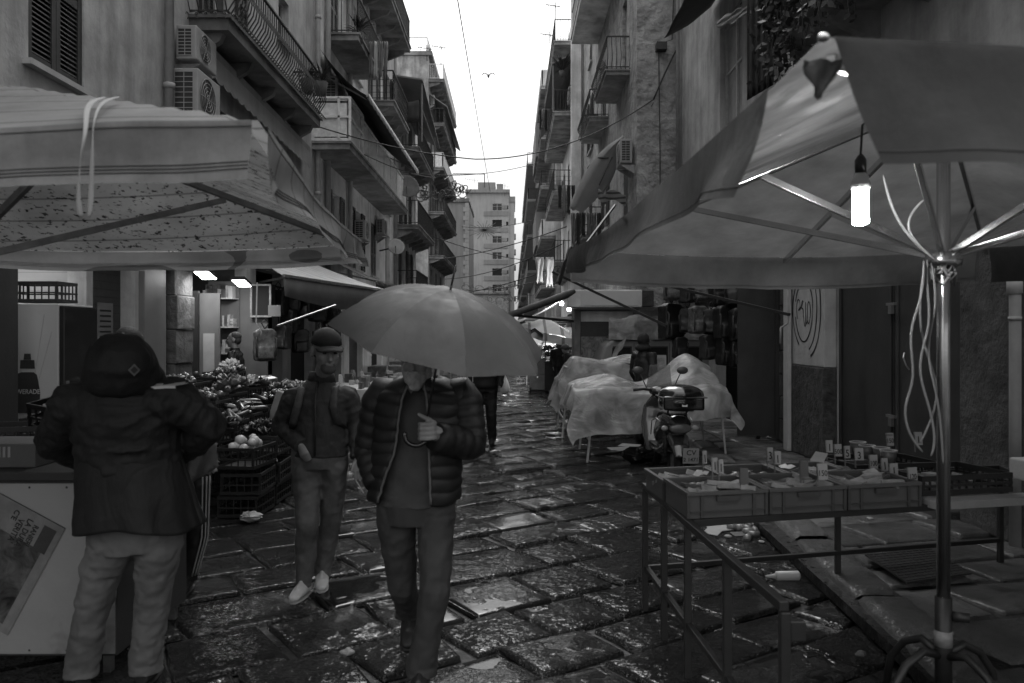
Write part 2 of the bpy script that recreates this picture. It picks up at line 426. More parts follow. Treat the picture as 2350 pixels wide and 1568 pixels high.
def opening(b, o, u, n, s0, s1, z0, z1, kind, sm=None, dep=.17):
    oo = o - n*dep; wd = s1-s0
    if kind == 'hole': return
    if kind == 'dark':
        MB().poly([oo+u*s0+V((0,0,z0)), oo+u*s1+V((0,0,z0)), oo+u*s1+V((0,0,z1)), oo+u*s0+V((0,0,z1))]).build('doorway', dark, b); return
    if kind == 'roll':
        MB().poly([oo+u*s0+V((0,0,z0)), oo+u*s1+V((0,0,z0)), oo+u*s1+V((0,0,z1)), oo+u*s0+V((0,0,z1))]).build('roller_shutter', roller, b); return
    if kind == 'shut':
        h = wd/2; q = o - n*.06
        mb = MB(); louvre(mb, q, u, n, s0+.01, s0+h-.004, z0+.01, z1-.01); w_ = mb.build('shutter', sm or shutm, b)
        mb = MB(); louvre(mb, q, u, n, s0+h+.004, s1-.01, z0+.01, z1-.01); mb.build('shutter', sm or shutm, b)
        MB().poly([oo+u*s0+V((0,0,z0)), oo+u*s1+V((0,0,z0)), oo+u*s1+V((0,0,z1)), oo+u*s0+V((0,0,z1))]).build('backing', dark, w_)
        return
    mb = MB(); q = oo+n*.012; f = .06
    def bx(a, b_, c, d, t=.05):
        mb.prism([q+u*a+V((0,0,c)), q+u*b_+V((0,0,c)), q+u*b_+n*t+V((0,0,c)), q+u*a+n*t+V((0,0,c))], (0, 0, d-c))
    bx(s0, s0+f, z0, z1); bx(s1-f, s1, z0, z1); bx(s0+f, s1-f, z0, z0+f*1.3, .048); bx(s0+f, s1-f, z1-f, z1, .048)
    bx((s0+s1)/2-f*.6, (s0+s1)/2+f*.6, z0+f*1.3, z1-f, .046)
    zc = z0+(z1-z0)*.62; bx(s0+f, (s0+s1)/2-f*.6, zc, zc+.04, .04); bx((s0+s1)/2+f*.6, s1-f, zc, zc+.04, .04)
    w_ = mb.build('window', framew, b)
    MB().poly([oo+n*.02+u*s0+V((0,0,z0)), oo+n*.02+u*s1+V((0,0,z0)), oo+n*.02+u*s1+V((0,0,z1)), oo+n*.02+u*s0+V((0,0,z1))]).build('pane', glass if kind != 'curt' else curtain, w_)
    if kind == 'open':   # leaves folded back against the wall
        h = wd/2
        for a, c in ((s0-h, s0-.01), (s1+.01, s1+h)): mb = MB(); louvre(mb, o+n*.02, u, n, a, c, z0, z1); mb.build('shutter', sm or shutm, b)
def facade(b, o, u, n, L, H, ops, m, back=7., name='wall', trim=True, z0=-.2):
    o, u, n = V(o), V(u), V(n); mb = MB()
    xs = sorted({0., L} | {q for w_ in ops for q in w_[:2]}); zs = sorted({z0, H} | {q for w_ in ops for q in w_[2:4]})
    hole = lambda x, z: any(w_[0] < x < w_[1] and w_[2] < z < w_[3] for w_ in ops)
    for i in range(len(xs)-1):
        for j in range(len(zs)-1):
            if hole((xs[i]+xs[i+1])/2, (zs[j]+zs[j+1])/2): continue
            p = lambda a, c: o+u*a+V((0, 0, c))
            mb.poly([p(xs[i], zs[j]), p(xs[i+1], zs[j]), p(xs[i+1], zs[j+1]), p(xs[i], zs[j+1])])
    for w_ in ops:
        s0, s1, a, c = w_[:4]; q = [o+u*s0+V((0,0,a)), o+u*s1+V((0,0,a)), o+u*s1+V((0,0,c)), o+u*s0+V((0,0,c))]
        dd = .2
        for k in range(4): mb.poly([q[k], q[(k+1) % 4], q[(k+1) % 4]-n*dd, q[k]-n*dd])
    e = [o+V((0,0,z0)), o+u*L+V((0,0,z0)), o+u*L-n*back+V((0,0,z0)), o-n*back+V((0,0,z0))]; t = V((0,0,H-z0))
    mb.poly([e[0], e[3], e[3]+t, e[0]+t]); mb.poly([e[1], e[2], e[2]+t, e[1]+t]); mb.poly([e[2], e[3], e[3]+t, e[2]+t]); mb.poly([p_+t for p_ in e])
    mb.build(name, m, b)
    for w_ in ops:
        s0, s1, a, c = w_[:4]; opening(b, o, u, n, s0, s1, a, c, w_[4], w_[5] if len(w_) > 5 else None)
        if trim and w_[4] in ('shut', 'win', 'open', 'curt') and a > .5:
            MB().prism([o+u*(s0-.1)+V((0,0,a-.06)), o+u*(s1+.1)+V((0,0,a-.06)), o+u*(s1+.1)+n*.09+V((0,0,a-.06)), o+u*(s0-.1)+n*.09+V((0,0,a-.06))], (0, 0, .055)).build('window_sill', framew, b)
def balcony(b, o, u, n, s0, s1, z, dep, style='bars', m=None, rm=None, th=.13, brackets=True, hr=.98, ribs=False):
    o, u, n = V(o), V(u), V(n); mb = MB()
    P_ = lambda s, t, zz: o+u*s+n*t+V((0, 0, zz))
    def blk(a, c, t0, t1, z0_, z1_): mb.prism([P_(a, t0, z0_), P_(c, t0, z0_), P_(c, t1, z0_), P_(a, t1, z0_)], (0, 0, z1_-z0_))
    blk(s0, s1, -.02, dep, z-th, z); blk(s0-.04, s1+.04, -.02, dep+.04, z+.001, z+.05)
    if brackets:
        k = max(2, int((s1-s0)/1.1))
        for i in range(k+1):
            s = s0+.1+(s1-s0-.32)*i/k
            mb.prism([P_(s, 0, z-th-.001), P_(s, dep*.8, z-th-.001), P_(s, dep*.7, z-th-.12), P_(s, .0, z-th-.34)], u*.12)
    bb = mb.build('balcony', m or slabm, b)
    rb = MB(); r_m = rm or iron; e = .03; t = dep-.03
    path = [P_(s0+e, 0, 0), P_(s0+e, t, 0), P_(s1-e, t, 0), P_(s1-e, 0, 0)]
    segs = list(zip(path[:-1], path[1:])); zt = z+hr
    out = [-u, n, u]
    for (p, q), nn in zip(segs, out):
        L_ = (q-p).length
        rb.bar(p+V((0,0,zt)), q+V((0,0,zt)), .045, .03); rb.bar(p+V((0,0,z+.12)), q+V((0,0,z+.12)), .03, .02)
        if style in ('bars', 'belly', 'mesh'):
            k = max(2, int(L_/(.115 if style != 'mesh' else .2)))
            for i in range(k+1):
                c = p.lerp(q, i/k)
                if style == 'belly':
                    pts = [c+nn*(.16*math.sin(math.pi*min(1, tt/.72))**1.3 if tt < .72 else 0)+V((0,0,z+.1+(hr-.1)*tt)) for tt in (0, .12, .25, .38, .5, .62, .72, .85, 1)]
                    for a_, b_ in zip(pts[:-1], pts[1:]): rb.bar(a_, b_, .016)
                    sc = c+nn*.10+V((0,0,z+.02)); rb.tube([sc+nn*.045*math.cos(h_)+V((0,0,.045*math.sin(h_))) for h_ in [x_*.9 for x_ in range(6)]], .009, 4)
                else: rb.bar(c+V((0,0,z+.06)), c+V((0,0,zt)), .017)
            if style == 'mesh':
                for zz in (.3, .5, .7): rb.bar(p+V((0,0,z+zz)), q+V((0,0,z+zz)), .012)
        elif style == 'panel':
            k = max(1, int(L_/1.2))
            for i in range(k+1): c = p.lerp(q, i/k); rb.bar(c+V((0,0,z+.05)), c+V((0,0,zt)), .045)
            rb.prism([p+V((0,0,z+.16)), q+V((0,0,z+.16)), q+V((0,0,z+.16))-nn*.01, p+V((0,0,z+.16))-nn*.01], (0, 0, hr-.22))
        elif style == 'solid':
            rb.prism([p+V((0,0,z+.051)), q+V((0,0,z+.051)), q+V((0,0,z+.051))-nn*.07, p+V((0,0,z+.051))-nn*.07], (0, 0, hr-.08))
    rb.build('railing', r_m, bb)
    return bb
Lu, Ln, Rn = (0, 1, 0), (1, 0, 0), (-1, 0, 0)

# ---------------------------------------------------------------- LEFT SIDE
XL = -4.5
bA = thing('apartment_building', 'near left block, pale stained plaster, dark louvred shutters, long bellied balcony', 'building', (XL, 8, 0))
oA = (XL, 1.0, 0)
def A_(d0, d1, z0, z1, k, *a): return (d0-1., d1-1., z0, z1, k, *a)
opsA = [A_(7.41, 8.37, 4.29, 6.35, 'shut'), A_(3.6, 4.6, 4.29, 6.35, 'shut'), A_(7.25, 8.42, 0, 2.75, 'hole'), A_(8.55, 9.5, 0, 2.75, 'roll'),
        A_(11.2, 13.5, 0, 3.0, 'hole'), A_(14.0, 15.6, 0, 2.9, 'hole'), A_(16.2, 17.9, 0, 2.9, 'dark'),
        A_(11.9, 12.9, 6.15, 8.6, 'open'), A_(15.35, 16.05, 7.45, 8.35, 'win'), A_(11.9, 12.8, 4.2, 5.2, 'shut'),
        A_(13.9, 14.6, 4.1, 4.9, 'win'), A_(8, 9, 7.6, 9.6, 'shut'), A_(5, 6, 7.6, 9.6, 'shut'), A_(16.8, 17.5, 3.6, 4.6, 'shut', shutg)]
facade(bA, oA, Lu, Ln, 17.5, 17, opsA, pl_near, back=6)
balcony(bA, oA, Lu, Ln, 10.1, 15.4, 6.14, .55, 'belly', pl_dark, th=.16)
for dd in (10.25, 18.1):
    mb = MB(); mb.tube([(XL+.09, dd, 2.6 if dd < 12 else 0.2), (XL+.09, dd, 17)], .06, 10)
    for z in (3.2, 4.9, 6.9, 8.9): mb.lathe((XL+.09, dd, z), [(.062, 0), (.075, 0), (.075, .07), (.062, .07)], 10)
    mb.build('drain_pipe', pipem, bA, smooth=True)
# shop fronts below: piers, fascia
mb = MB(); mb.box(XL-.05, XL+.07, 9.6, 10.2, 0, 3.0); mb.build('pier', mat('cream_tile', .13, .5, .1, 3, .1, streak=.2), bA, bevel=.01)
old = mat('weathered_timber', .08, .8, .5, 5, 1, 12, streak=.5, bdist=.03)
mb = MB()
for k in range(7):
    z = k*.45; mb.box(XL-.02, XL+.13+.02*math.sin(k*2.1), 10.36, 10.95+.02*math.cos(k), z+.001, z+.449)
mb.build('column', old, bA, bevel=.015)
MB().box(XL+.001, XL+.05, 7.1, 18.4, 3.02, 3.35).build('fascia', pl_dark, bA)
# interiors behind the two open shops
tile = mat('white_wall_tile', .34, .35, .08, 3, .05, stripe=(2, .2, .03, .6))
def room(b, d0, d1, zt, dep, m, name='interior'):
    x0, x1 = XL-dep, XL-.201
    mb = MB(); mb.poly([(x0, d0, 0), (x0, d1, 0), (x0, d1, zt), (x0, d0, zt)]); mb.poly([(x0, d1, 0), (x1, d1, 0), (x1, d1, zt), (x0, d1, zt)])
    mb.poly([(x0, d0, 0), (x1, d0, 0), (x1, d0, zt), (x0, d0, zt)]); mb.poly([(x0, d0, zt), (x1, d0, zt), (x1, d1, zt), (x0, d1, zt)])
    mb.poly([(x0, d0, .01), (x1, d0, .01), (x1, d1, .01), (x0, d1, .01)])
    return mb.build(name, m, b)
MB().box(XL+.001, XL+.035, 4.0, 7.2, .02, 3.0).build('tent_shade_panel', mat('tent_shade_dark', .035, .6, .2, 2, .2, streak=.3), bA)  # added dark sheet over the wall; its colour stands in for shade under the tent
room(bA, 7.0, 8.5, 2.76, 1.6, tile)
room(bA, 11.0, 13.6, 3.0, 1.5, mat('shop_wall', .07, .7, .2, 3))
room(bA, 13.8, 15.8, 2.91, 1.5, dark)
def area(name, loc, tgt, size, e, parent=None, sy=None):
    l = bpy.data.lights.new(name, 'AREA'); l.energy = e; l.size = size
    if sy: l.shape = 'RECTANGLE'; l.size_y = sy
    o = bpy.data.objects.new(name, l); COL.objects.link(o); o.location = loc
    o.rotation_euler = (V(tgt)-V(loc)).to_track_quat('-Z', 'Y').to_euler(); return o
lampe = mat('lamp_glow', .8, .5, 0, bump=0, emit=9)
# folded awning with scalloped valance under the long balcony
aw_m = mat('awning_canvas_grey', .24, .8, .15, 2, .15, streak=.3)
t = thing('awning', 'long folded shop awning with a scalloped pale valance under the bellied balcony', 'awning', (XL, 11, 5.7))
mb = MB(); mb.bar((XL+.12, 10.9, 5.82), (XL+.12, 17.0, 5.66), .16, .12); mb.build('cassette', aw_m, t)
g = []; 
for i in range(121):
    y = 10.9+6.1*i/120; zt_ = 5.76-.16*i/120; g.append([(XL+.205, y, zt_), (XL+.21, y, zt_-.16), (XL+.215, y, zt_-.30-.05*abs(math.sin(i*math.pi/6)))])
MB().grid(g).build('valance', mat('valance_canvas', .30, .8, .1, 3, streak=.2), t, solid=.006)

bB = thing('apartment_building', 'pale left block further on with a white railed balcony below a long dark awning', 'building', (XL, 24, 0))
oB = (XL, 18.5, 0)
def B_(d0, d1, z0, z1, k, *a): return (d0-18.5, d1-18.5, z0, z1, k, *a)
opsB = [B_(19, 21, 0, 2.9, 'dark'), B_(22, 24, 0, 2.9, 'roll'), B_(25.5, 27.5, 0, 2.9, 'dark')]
for z0, z1 in ((3.6, 5.3), (6.1, 8.1), (9.1, 11.1), (12.1, 14.1)):
    for k, dd in enumerate((19.7, 22.6, 25.4, 28.3)):
        opsB.append(B_(dd, dd+1.0, z0, z1, ('open', 'shut', 'win', 'open')[(k+int(z0)) % 4], (shutm, shutg)[(k+int(z0)) % 2]))
facade(bB, oB, Lu, Ln, 12, 16.5, opsB, pl_light, back=6)
balcony(bB, oB, Lu, Ln, -.6, 9.3, 6.02, .85, 'panel', rm=iron_w, brackets=False)
balcony(bB, oB, Lu, Ln, .7, 3.7, 8.95, .8, 'bars', brackets=False)
balcony(bB, oB, Lu, Ln, 6.4, 10, 9.0, .8, 'mesh')
balcony(bB, oB, Lu, Ln, 3.0, 10.5, 12.1, .8, 'bars')
for dd in (19.1, 21.7, 30.2): MB().tube([(XL+.09, dd, 3.2), (XL+.09, dd, 16.5)], .07, 10).build('drain_pipe', pipem, bB, smooth=True)
MB().box(XL-.1, XL+.35, 18.4, 30.6, 16.5, 16.8).build('cornice', slabm, bB)
# white framed box on the first balcony
mb = MB()
x0, x1 = XL+.02, XL+.86
for (xx, yy) in ((x0, 17.9), (x1, 17.9), (x1, 19.4), (x0, 19.4)): mb.box(xx-.03, xx+.03, yy-.03, yy+.03, 6.08, 7.05)
for zz in (6.1, 6.62, 7.05):
    mb.bar((x0, 17.9, zz), (x1, 17.9, zz), .05); mb.bar((x1, 17.9, zz), (x1, 19.4, zz), .05)
mb.bar((x1-.25, 17.9, 6.1), (x1-.25, 17.9, 7.05), .05)
mb.bar((x0, 17.9, 6.1), (x0, 19.4, 6.1), .03); mb.bar((x0, 19.4, 6.1), (x1, 19.4, 6.1), .03)
mb.build('balcony_enclosure', iron_w, bB)

bC = thing('apartment_building', 'lower left block with stacked balconies, a dark cloth screen and lean-to canopies', 'building', (XL, 33, 0))
oC = (XL+.05, 30.6, 0)
opsC = [(.6, 1.6, 3.4, 5.2, 'shut'), (3.2, 4.2, 3.4, 5.2, 'open'), (1.2, 2.2, 6.1, 8.1, 'open'), (3.6, 4.6, 6.1, 8.1, 'shut'), (1.2, 2.2, 9.0, 10.8, 'win'), (3.8, 4.8, 9.0, 10.8, 'shut', shutg), (1, 4, 0, 2.8, 'dark')]
facade(bC, oC, Lu, Ln, 6.4, 11.3, opsC, pl_mid, back=6)
for z, st in ((5.9, 'bars'), (8.9, 'bars')): balcony(bC, oC, Lu, Ln, .05, 6.2, z, .85, st)
balcony(bC, oC, Lu, Ln, .05, 4.2, 3.2, .8, 'bars')
mb = MB(); mb.prism([(-4.5, 30.0, 11.45), (-3.35, 29.9, 11.25), (-3.3, 36.5, 10.2), (-4.5, 36.5, 10.9)], (0, 0, .06))
mb.bar((-3.4, 30.1, 9), (-3.4, 30.1, 11.2), .05); mb.bar((-3.4, 35, 9), (-3.4, 35, 10.4), .05); mb.bar((-3.4, 30.1, 10.2), (-3.4, 36, 10.0), .04)
mb.build('canopy_roof', mat('corrugated_sheet', .2, .6, .2, 2), bC)
# dark cloth screen on the balcony front
MB().grid([[(-4.4+.9*i/8, 29.98+.03*math.sin(i*1.7+j), 9.75+.75*j/4+.04*math.sin(i)) for j in range(5)] for i in range(9)]).build('cloth_screen', mat('dark_canvas', .05, .9, .2, 3), bC, smooth=True, solid=.01)

bD = thing('apartment_building', 'tall left block with a bare end wall, roof terrace railing and stacked corner balconies', 'building', (-5.4, 55, 0))
oD = (-5.25, 50, 0); opsD = []
for k in range(6):
    for s in (1.2, 4.5, 8): opsD.append((s, s+1.1, 3.9+2.8*k, 5.9+2.8*k, ('open', 'win', 'shut')[(k+int(s)) % 3], shutg))
facade(bD, oD, Lu, Ln, 12, 19.2, opsD, pl_mid, back=8)
for k, st in enumerate(('bars', 'bars', 'solid', 'mesh', 'bars')): balcony(bD, oD, Lu, Ln, .1, 11.6, 6.6+2.78*k, .95, st, rm=(iron, iron_w)[k % 2 == 0] if k > 1 else iron)
mb = MB(); mb.box(-13.3, -5.0, 49.9, 62.1, 19.2, 19.45); mb.build('cornice', slabm, bD)
mb = MB()
for i in range(30): mb.bar((-5.3-.04, 50.3+i*.4, 19.5), (-5.34, 50.3+i*.4, 20.4), .03)
for i in range(8): mb.bar((-5.4-i*.35, 50.2, 19.5), (-5.4-i*.35, 50.2, 20.4), .03)
mb.bar((-5.34, 50.2, 20.4), (-5.34, 62, 20.4), .05); mb.bar((-5.34, 50.2, 20.4), (-8, 50.2, 20.4), .05)
mb.build('terrace_railing', iron_w, bD)
mb = MB(); mb.prism([(-5.25, 50.5, 16.9), (-4.1, 50.5, 16.1), (-4.0, 62, 15.9), (-5.25, 62, 16.9)], (0, 0, .06)); mb.build('canopy_roof', MATS['corrugated_sheet'], bD)

bE = thing('apartment_building', 'narrow brownish block with a quoined edge beside the far tower', 'building', (-7, 92, 0))
facade(bE, (-9.5, 90, 0), (1, 0, 0), (0, -1, 0), 4.6, 16.6, [(1.0, 2.0, 4+3*k, 5.7+3*k, 'win') for k in range(4)], far_dark, back=12)
MB().box(-9.6, -4.8, 89.8, 102, 16.6, 17).build('cornice', slabm, bE)
mb = MB()
for k in range(33): mb.box(-5.5 if k % 2 else -5.3, -4.86, 89.86, 89.98, .5*k+.01, .5*k+.49)
mb.build('quoin', far_wall, bE)

bF = thing('apartment_tower', 'nine storey flat block closing the street, with a recessed window bay', 'building', (-5, 150, 0))
D0 = 150.
opsF = []
for k in range(8):
    z0 = 3.5+3.05*k
    opsF += [(5.0, 6.8, z0, z0+1.35, 'win' if k % 3 else 'dark'), (7.6, 8.0, z0+.3, z0+1.0, 'dark')]
facade(bF, (-8.6, D0, 0), (1, 0, 0), (0, -1, 0), 8.0, 28.2, [(s-.1, e-.1, a, c, k) for s, e, a, c, k in opsF], far_wall, back=14)
mb = MB()
for k in range(8):
    z0 = 3.5+3.05*k; mb.box(-5.3+.002, -.75, D0-.12, D0-.002, z0-.95, z0-.1)
    mb.box(-1.95, -.9, D0-.13, D0-.003, z0+.35, z0+1.0) if k % 2 else 0
mb.build('spandrel', far_dark, bF)
mb = MB(); mb.box(-8.8, -.4, D0-.5, D0+14, 28.2, 28.8); mb.box(-6.5, -3.2, D0+2, D0+9, 28.8, 30.6); mb.box(-2.9, -1.7, D0+1, D0+4, 28.8, 30.1); mb.build('roof', far_dark, bF)
MB().box(-.6, .45, D0+.5, D0+13, -.2, 26.6).build('wing', far_wall, bF)
MB().box(-.7, .62, D0+.3, D0+13.2, 26.6, 27.6).build('wing_parapet', far_dark, bF)
for k in range(7): MB().box(.455, .75, D0+3, D0+6, 5+3*k, 5.9+3*k).build('side_balcony', far_dark, bF)
bG = thing('apartment_building', 'low brown brick block seen through the string lights at the street end', 'building', (-4, 118, 0))
facade(bG, (-11, 118, 0), (1, 0, 0), (0, -1, 0), 10.5, 7.6, [(3+1.9*k, 4+1.9*k, 3.6, 5.2, 'dark') for k in range(4)], rubble, back=8)
MB().box(-11.1, -.4, 117.7, 126, 7.6, 7.85).build('cornice', slabm, bG)

# ---------------------------------------------------------------- RIGHT SIDE
XR = 4.1
r1 = thing('apartment_building', 'near right building with pale peeling plaster, a curtained window and a painted-over metal door', 'building', (XR, 12, 0))
oR = (XR, 1.5, 0)
def R_(d0, d1, z0, z1, k, *a): return (d0-1.5, d1-1.5, z0, z1, k, *a)
opsR = [R_(7.05, 9.95, 0, 2.72, 'hole'), R_(14.2, 15.7, 5.25, 7.75, 'curt'), R_(7.4, 8.5, 5.6, 7.9, 'curt'), R_(9.6, 10.8, 5.6, 7.9, 'open'), R_(12.6, 16.0, 0.05, 2.9, 'hole'), R_(16.6, 18.6, 0, 2.8, 'dark')]
facade(r1, oR, Lu, Rn, 18.2, 16, opsR, pl_near, back=6)
room(r1, 12.4, 16.2, 2.91, 1, dark) if False else None
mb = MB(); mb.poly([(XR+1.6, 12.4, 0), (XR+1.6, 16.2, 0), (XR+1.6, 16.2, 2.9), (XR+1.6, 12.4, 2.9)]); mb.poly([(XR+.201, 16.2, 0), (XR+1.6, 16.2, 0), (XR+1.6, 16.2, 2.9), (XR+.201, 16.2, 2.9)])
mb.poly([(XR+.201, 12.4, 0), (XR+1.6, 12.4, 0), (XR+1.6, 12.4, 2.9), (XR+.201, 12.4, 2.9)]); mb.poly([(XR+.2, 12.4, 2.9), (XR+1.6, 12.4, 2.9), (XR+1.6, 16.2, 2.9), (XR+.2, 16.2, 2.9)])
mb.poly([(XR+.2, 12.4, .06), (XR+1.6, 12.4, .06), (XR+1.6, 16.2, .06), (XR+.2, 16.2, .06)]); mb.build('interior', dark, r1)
# stone ashlar and plinth between the openings
ashl = mat('sooty_ashlar', .075, .85, .4, 3, .8, 9, grime=.5, bdist=.03)
mb = MB()
for j in range(8):
    z = .13+.34*j
    for i in range(2):
        y = 11.35+.62*i+(.2 if j % 2 else 0)
        mb.box(XR-.075+.008*((i+j) % 3), XR-.002, y, min(y+.61, 12.58), z, z+.33)
mb.build('ashlar_pier', ashl, r1, bevel=.012)
paint = mat('cream_painted_pier', .42, .75, .15, 3, .3, 12, grime=.2, streak=.2)
mb = MB(); mb.box(XR-.16, XR-.001, 10.05, 11.3, 1.32, 3.0); mb.build('pier', paint, r1, bevel=.01)
tar = mat('black_crumbling_plinth', .045, .9, .6, 9, 1., 16, bdist=.03)
mb = MB(); mb.box(XR-.18, XR-.001, 10.04, 11.2, .1, 1.315); mb.build('plinth', tar, r1, bevel=.015)
MB().box(XR-.24, XR-.182, 11.16, 11.34, .1, 3.1).build('corner_strip', paint, r1, bevel=.01)
mb = MB(); mb.box(XR-.2, XR-.001, 4.2, 6.95, .1, 3.0); mb.build('mossy_pier', mat('mossy_stone', .055, .9, .6, 4, .9, 10, bdist=.04), r1, bevel=.02)
# metal double door with padlock hasps
dm = mat('dark_sheet_metal_door', .034, .5, .3, 2, .15, 20, streak=.4)
dr = MB(); dr.box(XR-.02, XR+.04, 7.06, 8.48, .13, 2.71); dr.box(XR-.015, XR+.045, 8.52, 9.94, .13, 2.71)
for y0 in (7.06, 8.52):
    dr.box(XR-.035, XR-.021, y0+.03, y0+.09, .16, 2.68); dr.box(XR-.035, XR-.021, y0+1.33, y0+1.39, .16, 2.68)
door = dr.build('door', dm, r1, bevel=.003)
steel = mat('bright_steel', .55, .3, .1, 20, .1, metal=1.)
for z in (.85, 2.05): MB().box(XR-.065, XR-.036, 8.42, 8.60, z, z+.03).box(XR-.075, XR-.04, 8.46, 8.53, z-.09, z-.002).build('hasp', steel, door)
MB().tube([(XR-.06, 8.2, 1.55), (XR-.09, 8.16, 1.5), (XR-.08, 8.12, 1.42), (XR-.06, 8.1, 1.38)], .008, 6).build('handle', steel, door)
mb = MB(); mb.box(XR-.1, XR-.0, 6.97, 7.04, .13, 2.85); mb.build('door_jamb', ashl, r1)
MB().box(XR-.35, XR-.0, 7.0, 9.9, .02, .19).build('doorstep', walk_m, r1, bevel=.02)
# graffiti
spray = mat('black_spray_paint', .012, .7, .1, bump=0)
gx = XR-.163
def ring(cy, cz, ry, rz, w, a0=0, a1=360, ph=0):
    mb = MB(); n = 48
    g = []
    for i in range(n+1):
        a = R(a0+(a1-a0)*i/n); k = 1+.03*math.sin(3*a+ph)
        ct, st = math.cos(a), math.sin(a); ww = w*(.75+.5*abs(math.sin(a*2+ph)))
        g.append([(gx, cy+(ry*k+ww*q)*ct, cz+(rz*k+ww*q)*st) for q in (-.5, .5)])
    return mb.grid(g)
gr = MB()
for rr in (ring(10.75, 2.05, .32, .40, .025, 20, 350), ring(10.72, 2.05, .44, .53, .028, -60, 250, 1), ring(10.70, 2.1, .55, .68, .03, -10, 250, 2)): gr.add(rr.v, rr.f)
# the scrawl reads pelo / aeuo : strokes along the ring centre
def stroke(pts, w=.02, n=6):
    ps = []
    for i in range(len(pts)-1):
        p0 = pts[max(i-1, 0)]; p1 = pts[i]; p2 = pts[i+1]; p3 = pts[min(i+2, len(pts)-1)]
        for k in range(n):
            t_ = k/n; ps.append(tuple(.5*((2*p1[a])+(-p0[a]+p2[a])*t_+(2*p0[a]-5*p1[a]+4*p2[a]-p3[a])*t_*t_+(-p0[a]+3*p1[a]-3*p2[a]+p3[a])*t_**3) for a in (0, 1)))
    ps.append(pts[-1]); g = []
    for i, p in enumerate(ps):
        q0, q1 = ps[max(i-1, 0)], ps[min(i+1, len(ps)-1)]; dx, dz = q1[0]-q0[0], q1[1]-q0[1]; L_ = math.hypot(dx, dz) or 1
        g.append([(gx-.001, p[0]-dz/L_*w*s_, p[1]+dx/L_*w*s_) for s_ in (-.5, .5)])
    gr.grid(g)
# coordinates: (distance along wall, height); smaller distance = to the right in the photo
cy = 10.75
def gp(a, b_): return (cy-a, 2.05+b_)
stroke([gp(-.24, -.10), gp(-.27, .06), gp(-.22, .16), gp(-.15, .14), gp(-.14, .06), gp(-.2, .02), gp(-.13, .04), gp(-.06, .09), gp(-.03, .14), gp(-.07, .12), gp(-.08, .05), gp(-.02, .03)])
stroke([gp(-.02, .03), gp(.0, -.1), gp(.04, -.2), gp(.07, -.15), gp(.07, .12), gp(.08, -.1), gp(.11, -.17), gp(.14, -.12)])
stroke([gp(.14, -.12), gp(.14, .06), gp(.19, .12), gp(.24, .02), gp(.22, -.12), gp(.17, -.17), gp(.14, -.12)])
gr.build('graffiti', spray, r1)
# pipes
for dd, r_2 in ((19.3, .05), (18.95, .035)): MB().tube([(XR-.08, dd, 5.3), (XR-.08, dd, 16)], r_2, 8).build('drain_pipe', pipem, r1, smooth=True)
mb = MB(); mb.tube([(XR-.2, 6.15, 0.1), (XR-.2, 6.15, 1.3), (XR-.2, 6.15, 2.4), (XR-.2, 6.15, 3.2)], .055, 14)
mb.lathe((XR-.2, 6.15, 2.05), [(.057, 0), (.072, .01), (.072, .12), (.057, .13)], 14); mb.lathe((XR-.2, 6.15, 1.85), [(.056, 0), (.062, .0), (.062, .03), (.056, .03)], 14)
mb.build('drain_pipe', pipem, r1, smooth=True)
balcony(r1, oR, Lu, Rn, 5.0, 8.7, 5.5, .75, 'bars', th=.15)

r2 = thing('apartment_building', 'right building with a rough bare tuff end wall and two small black iron balconies', 'building', (3.1, 26, 0))
oR2 = (3.1, 19.75, 0)
opsR2 = [(1.7, 2.6, 8.7, 10.9, 'win'), (6.6, 7.6, 8.7, 10.9, 'shut'), (1.6, 2.4, 4.6, 6.3, 'shut', shutg), (6, 7, 5.2, 7.2, 'open'), (11, 12, 5.2, 7.2, 'shut'), (11, 12, 8.9, 10.9, 'open'), (1, 3, 12, 14, 'win'), (7, 8, 12.3, 14.3, 'open'), (11, 12, 12.3, 14.3, 'shut'), (9, 13, 0, 2.7, 'dark')]
facade(r2, oR2, Lu, Rn, 14.9, 17.5, opsR2, rubble, back=9)
balcony(r2, oR2, Lu, Rn, 1.25, 3.9, 8.67, .62, 'belly', th=.1, brackets=False, hr=.92)
balcony(r2, oR2, Lu, Rn, 5.8, 8.9, 8.67, .62, 'belly', th=.1, brackets=False, hr=.92)
balcony(r2, oR2, Lu, Rn, 2.2, 9.0, 12.35, .95, 'solid', m=pl_light, th=.16, brackets=False)
balcony(r2, oR2, Lu, Rn, 7.5, 12.0, 5.1, .7, 'mesh', th=.1)
mb = MB(); mb.box(3.8, 4.12, 18.5, 19.74, 0, 4.0)
for j in range(7): mb.box(3.11+.0, 3.09+.62, 19.62, 19.745, .4*j+.02, .4*j+.4) if j % 2 else mb.box(3.08, 3.11+.38, 19.62, 19.745, .4*j+.02, .4*j+.4)
mb.build('ashlar_base', ashl, r2)
mb = MB(); mb.tube(curve_pts((3.2, 19.7, 10.6), (4.0, 19.68, 10.7), .05), .015, 5); mb.tube([(3.65, 19.69, 3.5), (3.66, 19.68, 6.1), (3.62, 19.67, 8.9), (3.95, 19.66, 9.0), (4.02, 19.66, 11)], .015, 5)
mb.box(3.55, 3.8, 19.5, 19.74, 8.72, 8.9); mb.build('wall_cable', iron, r2)

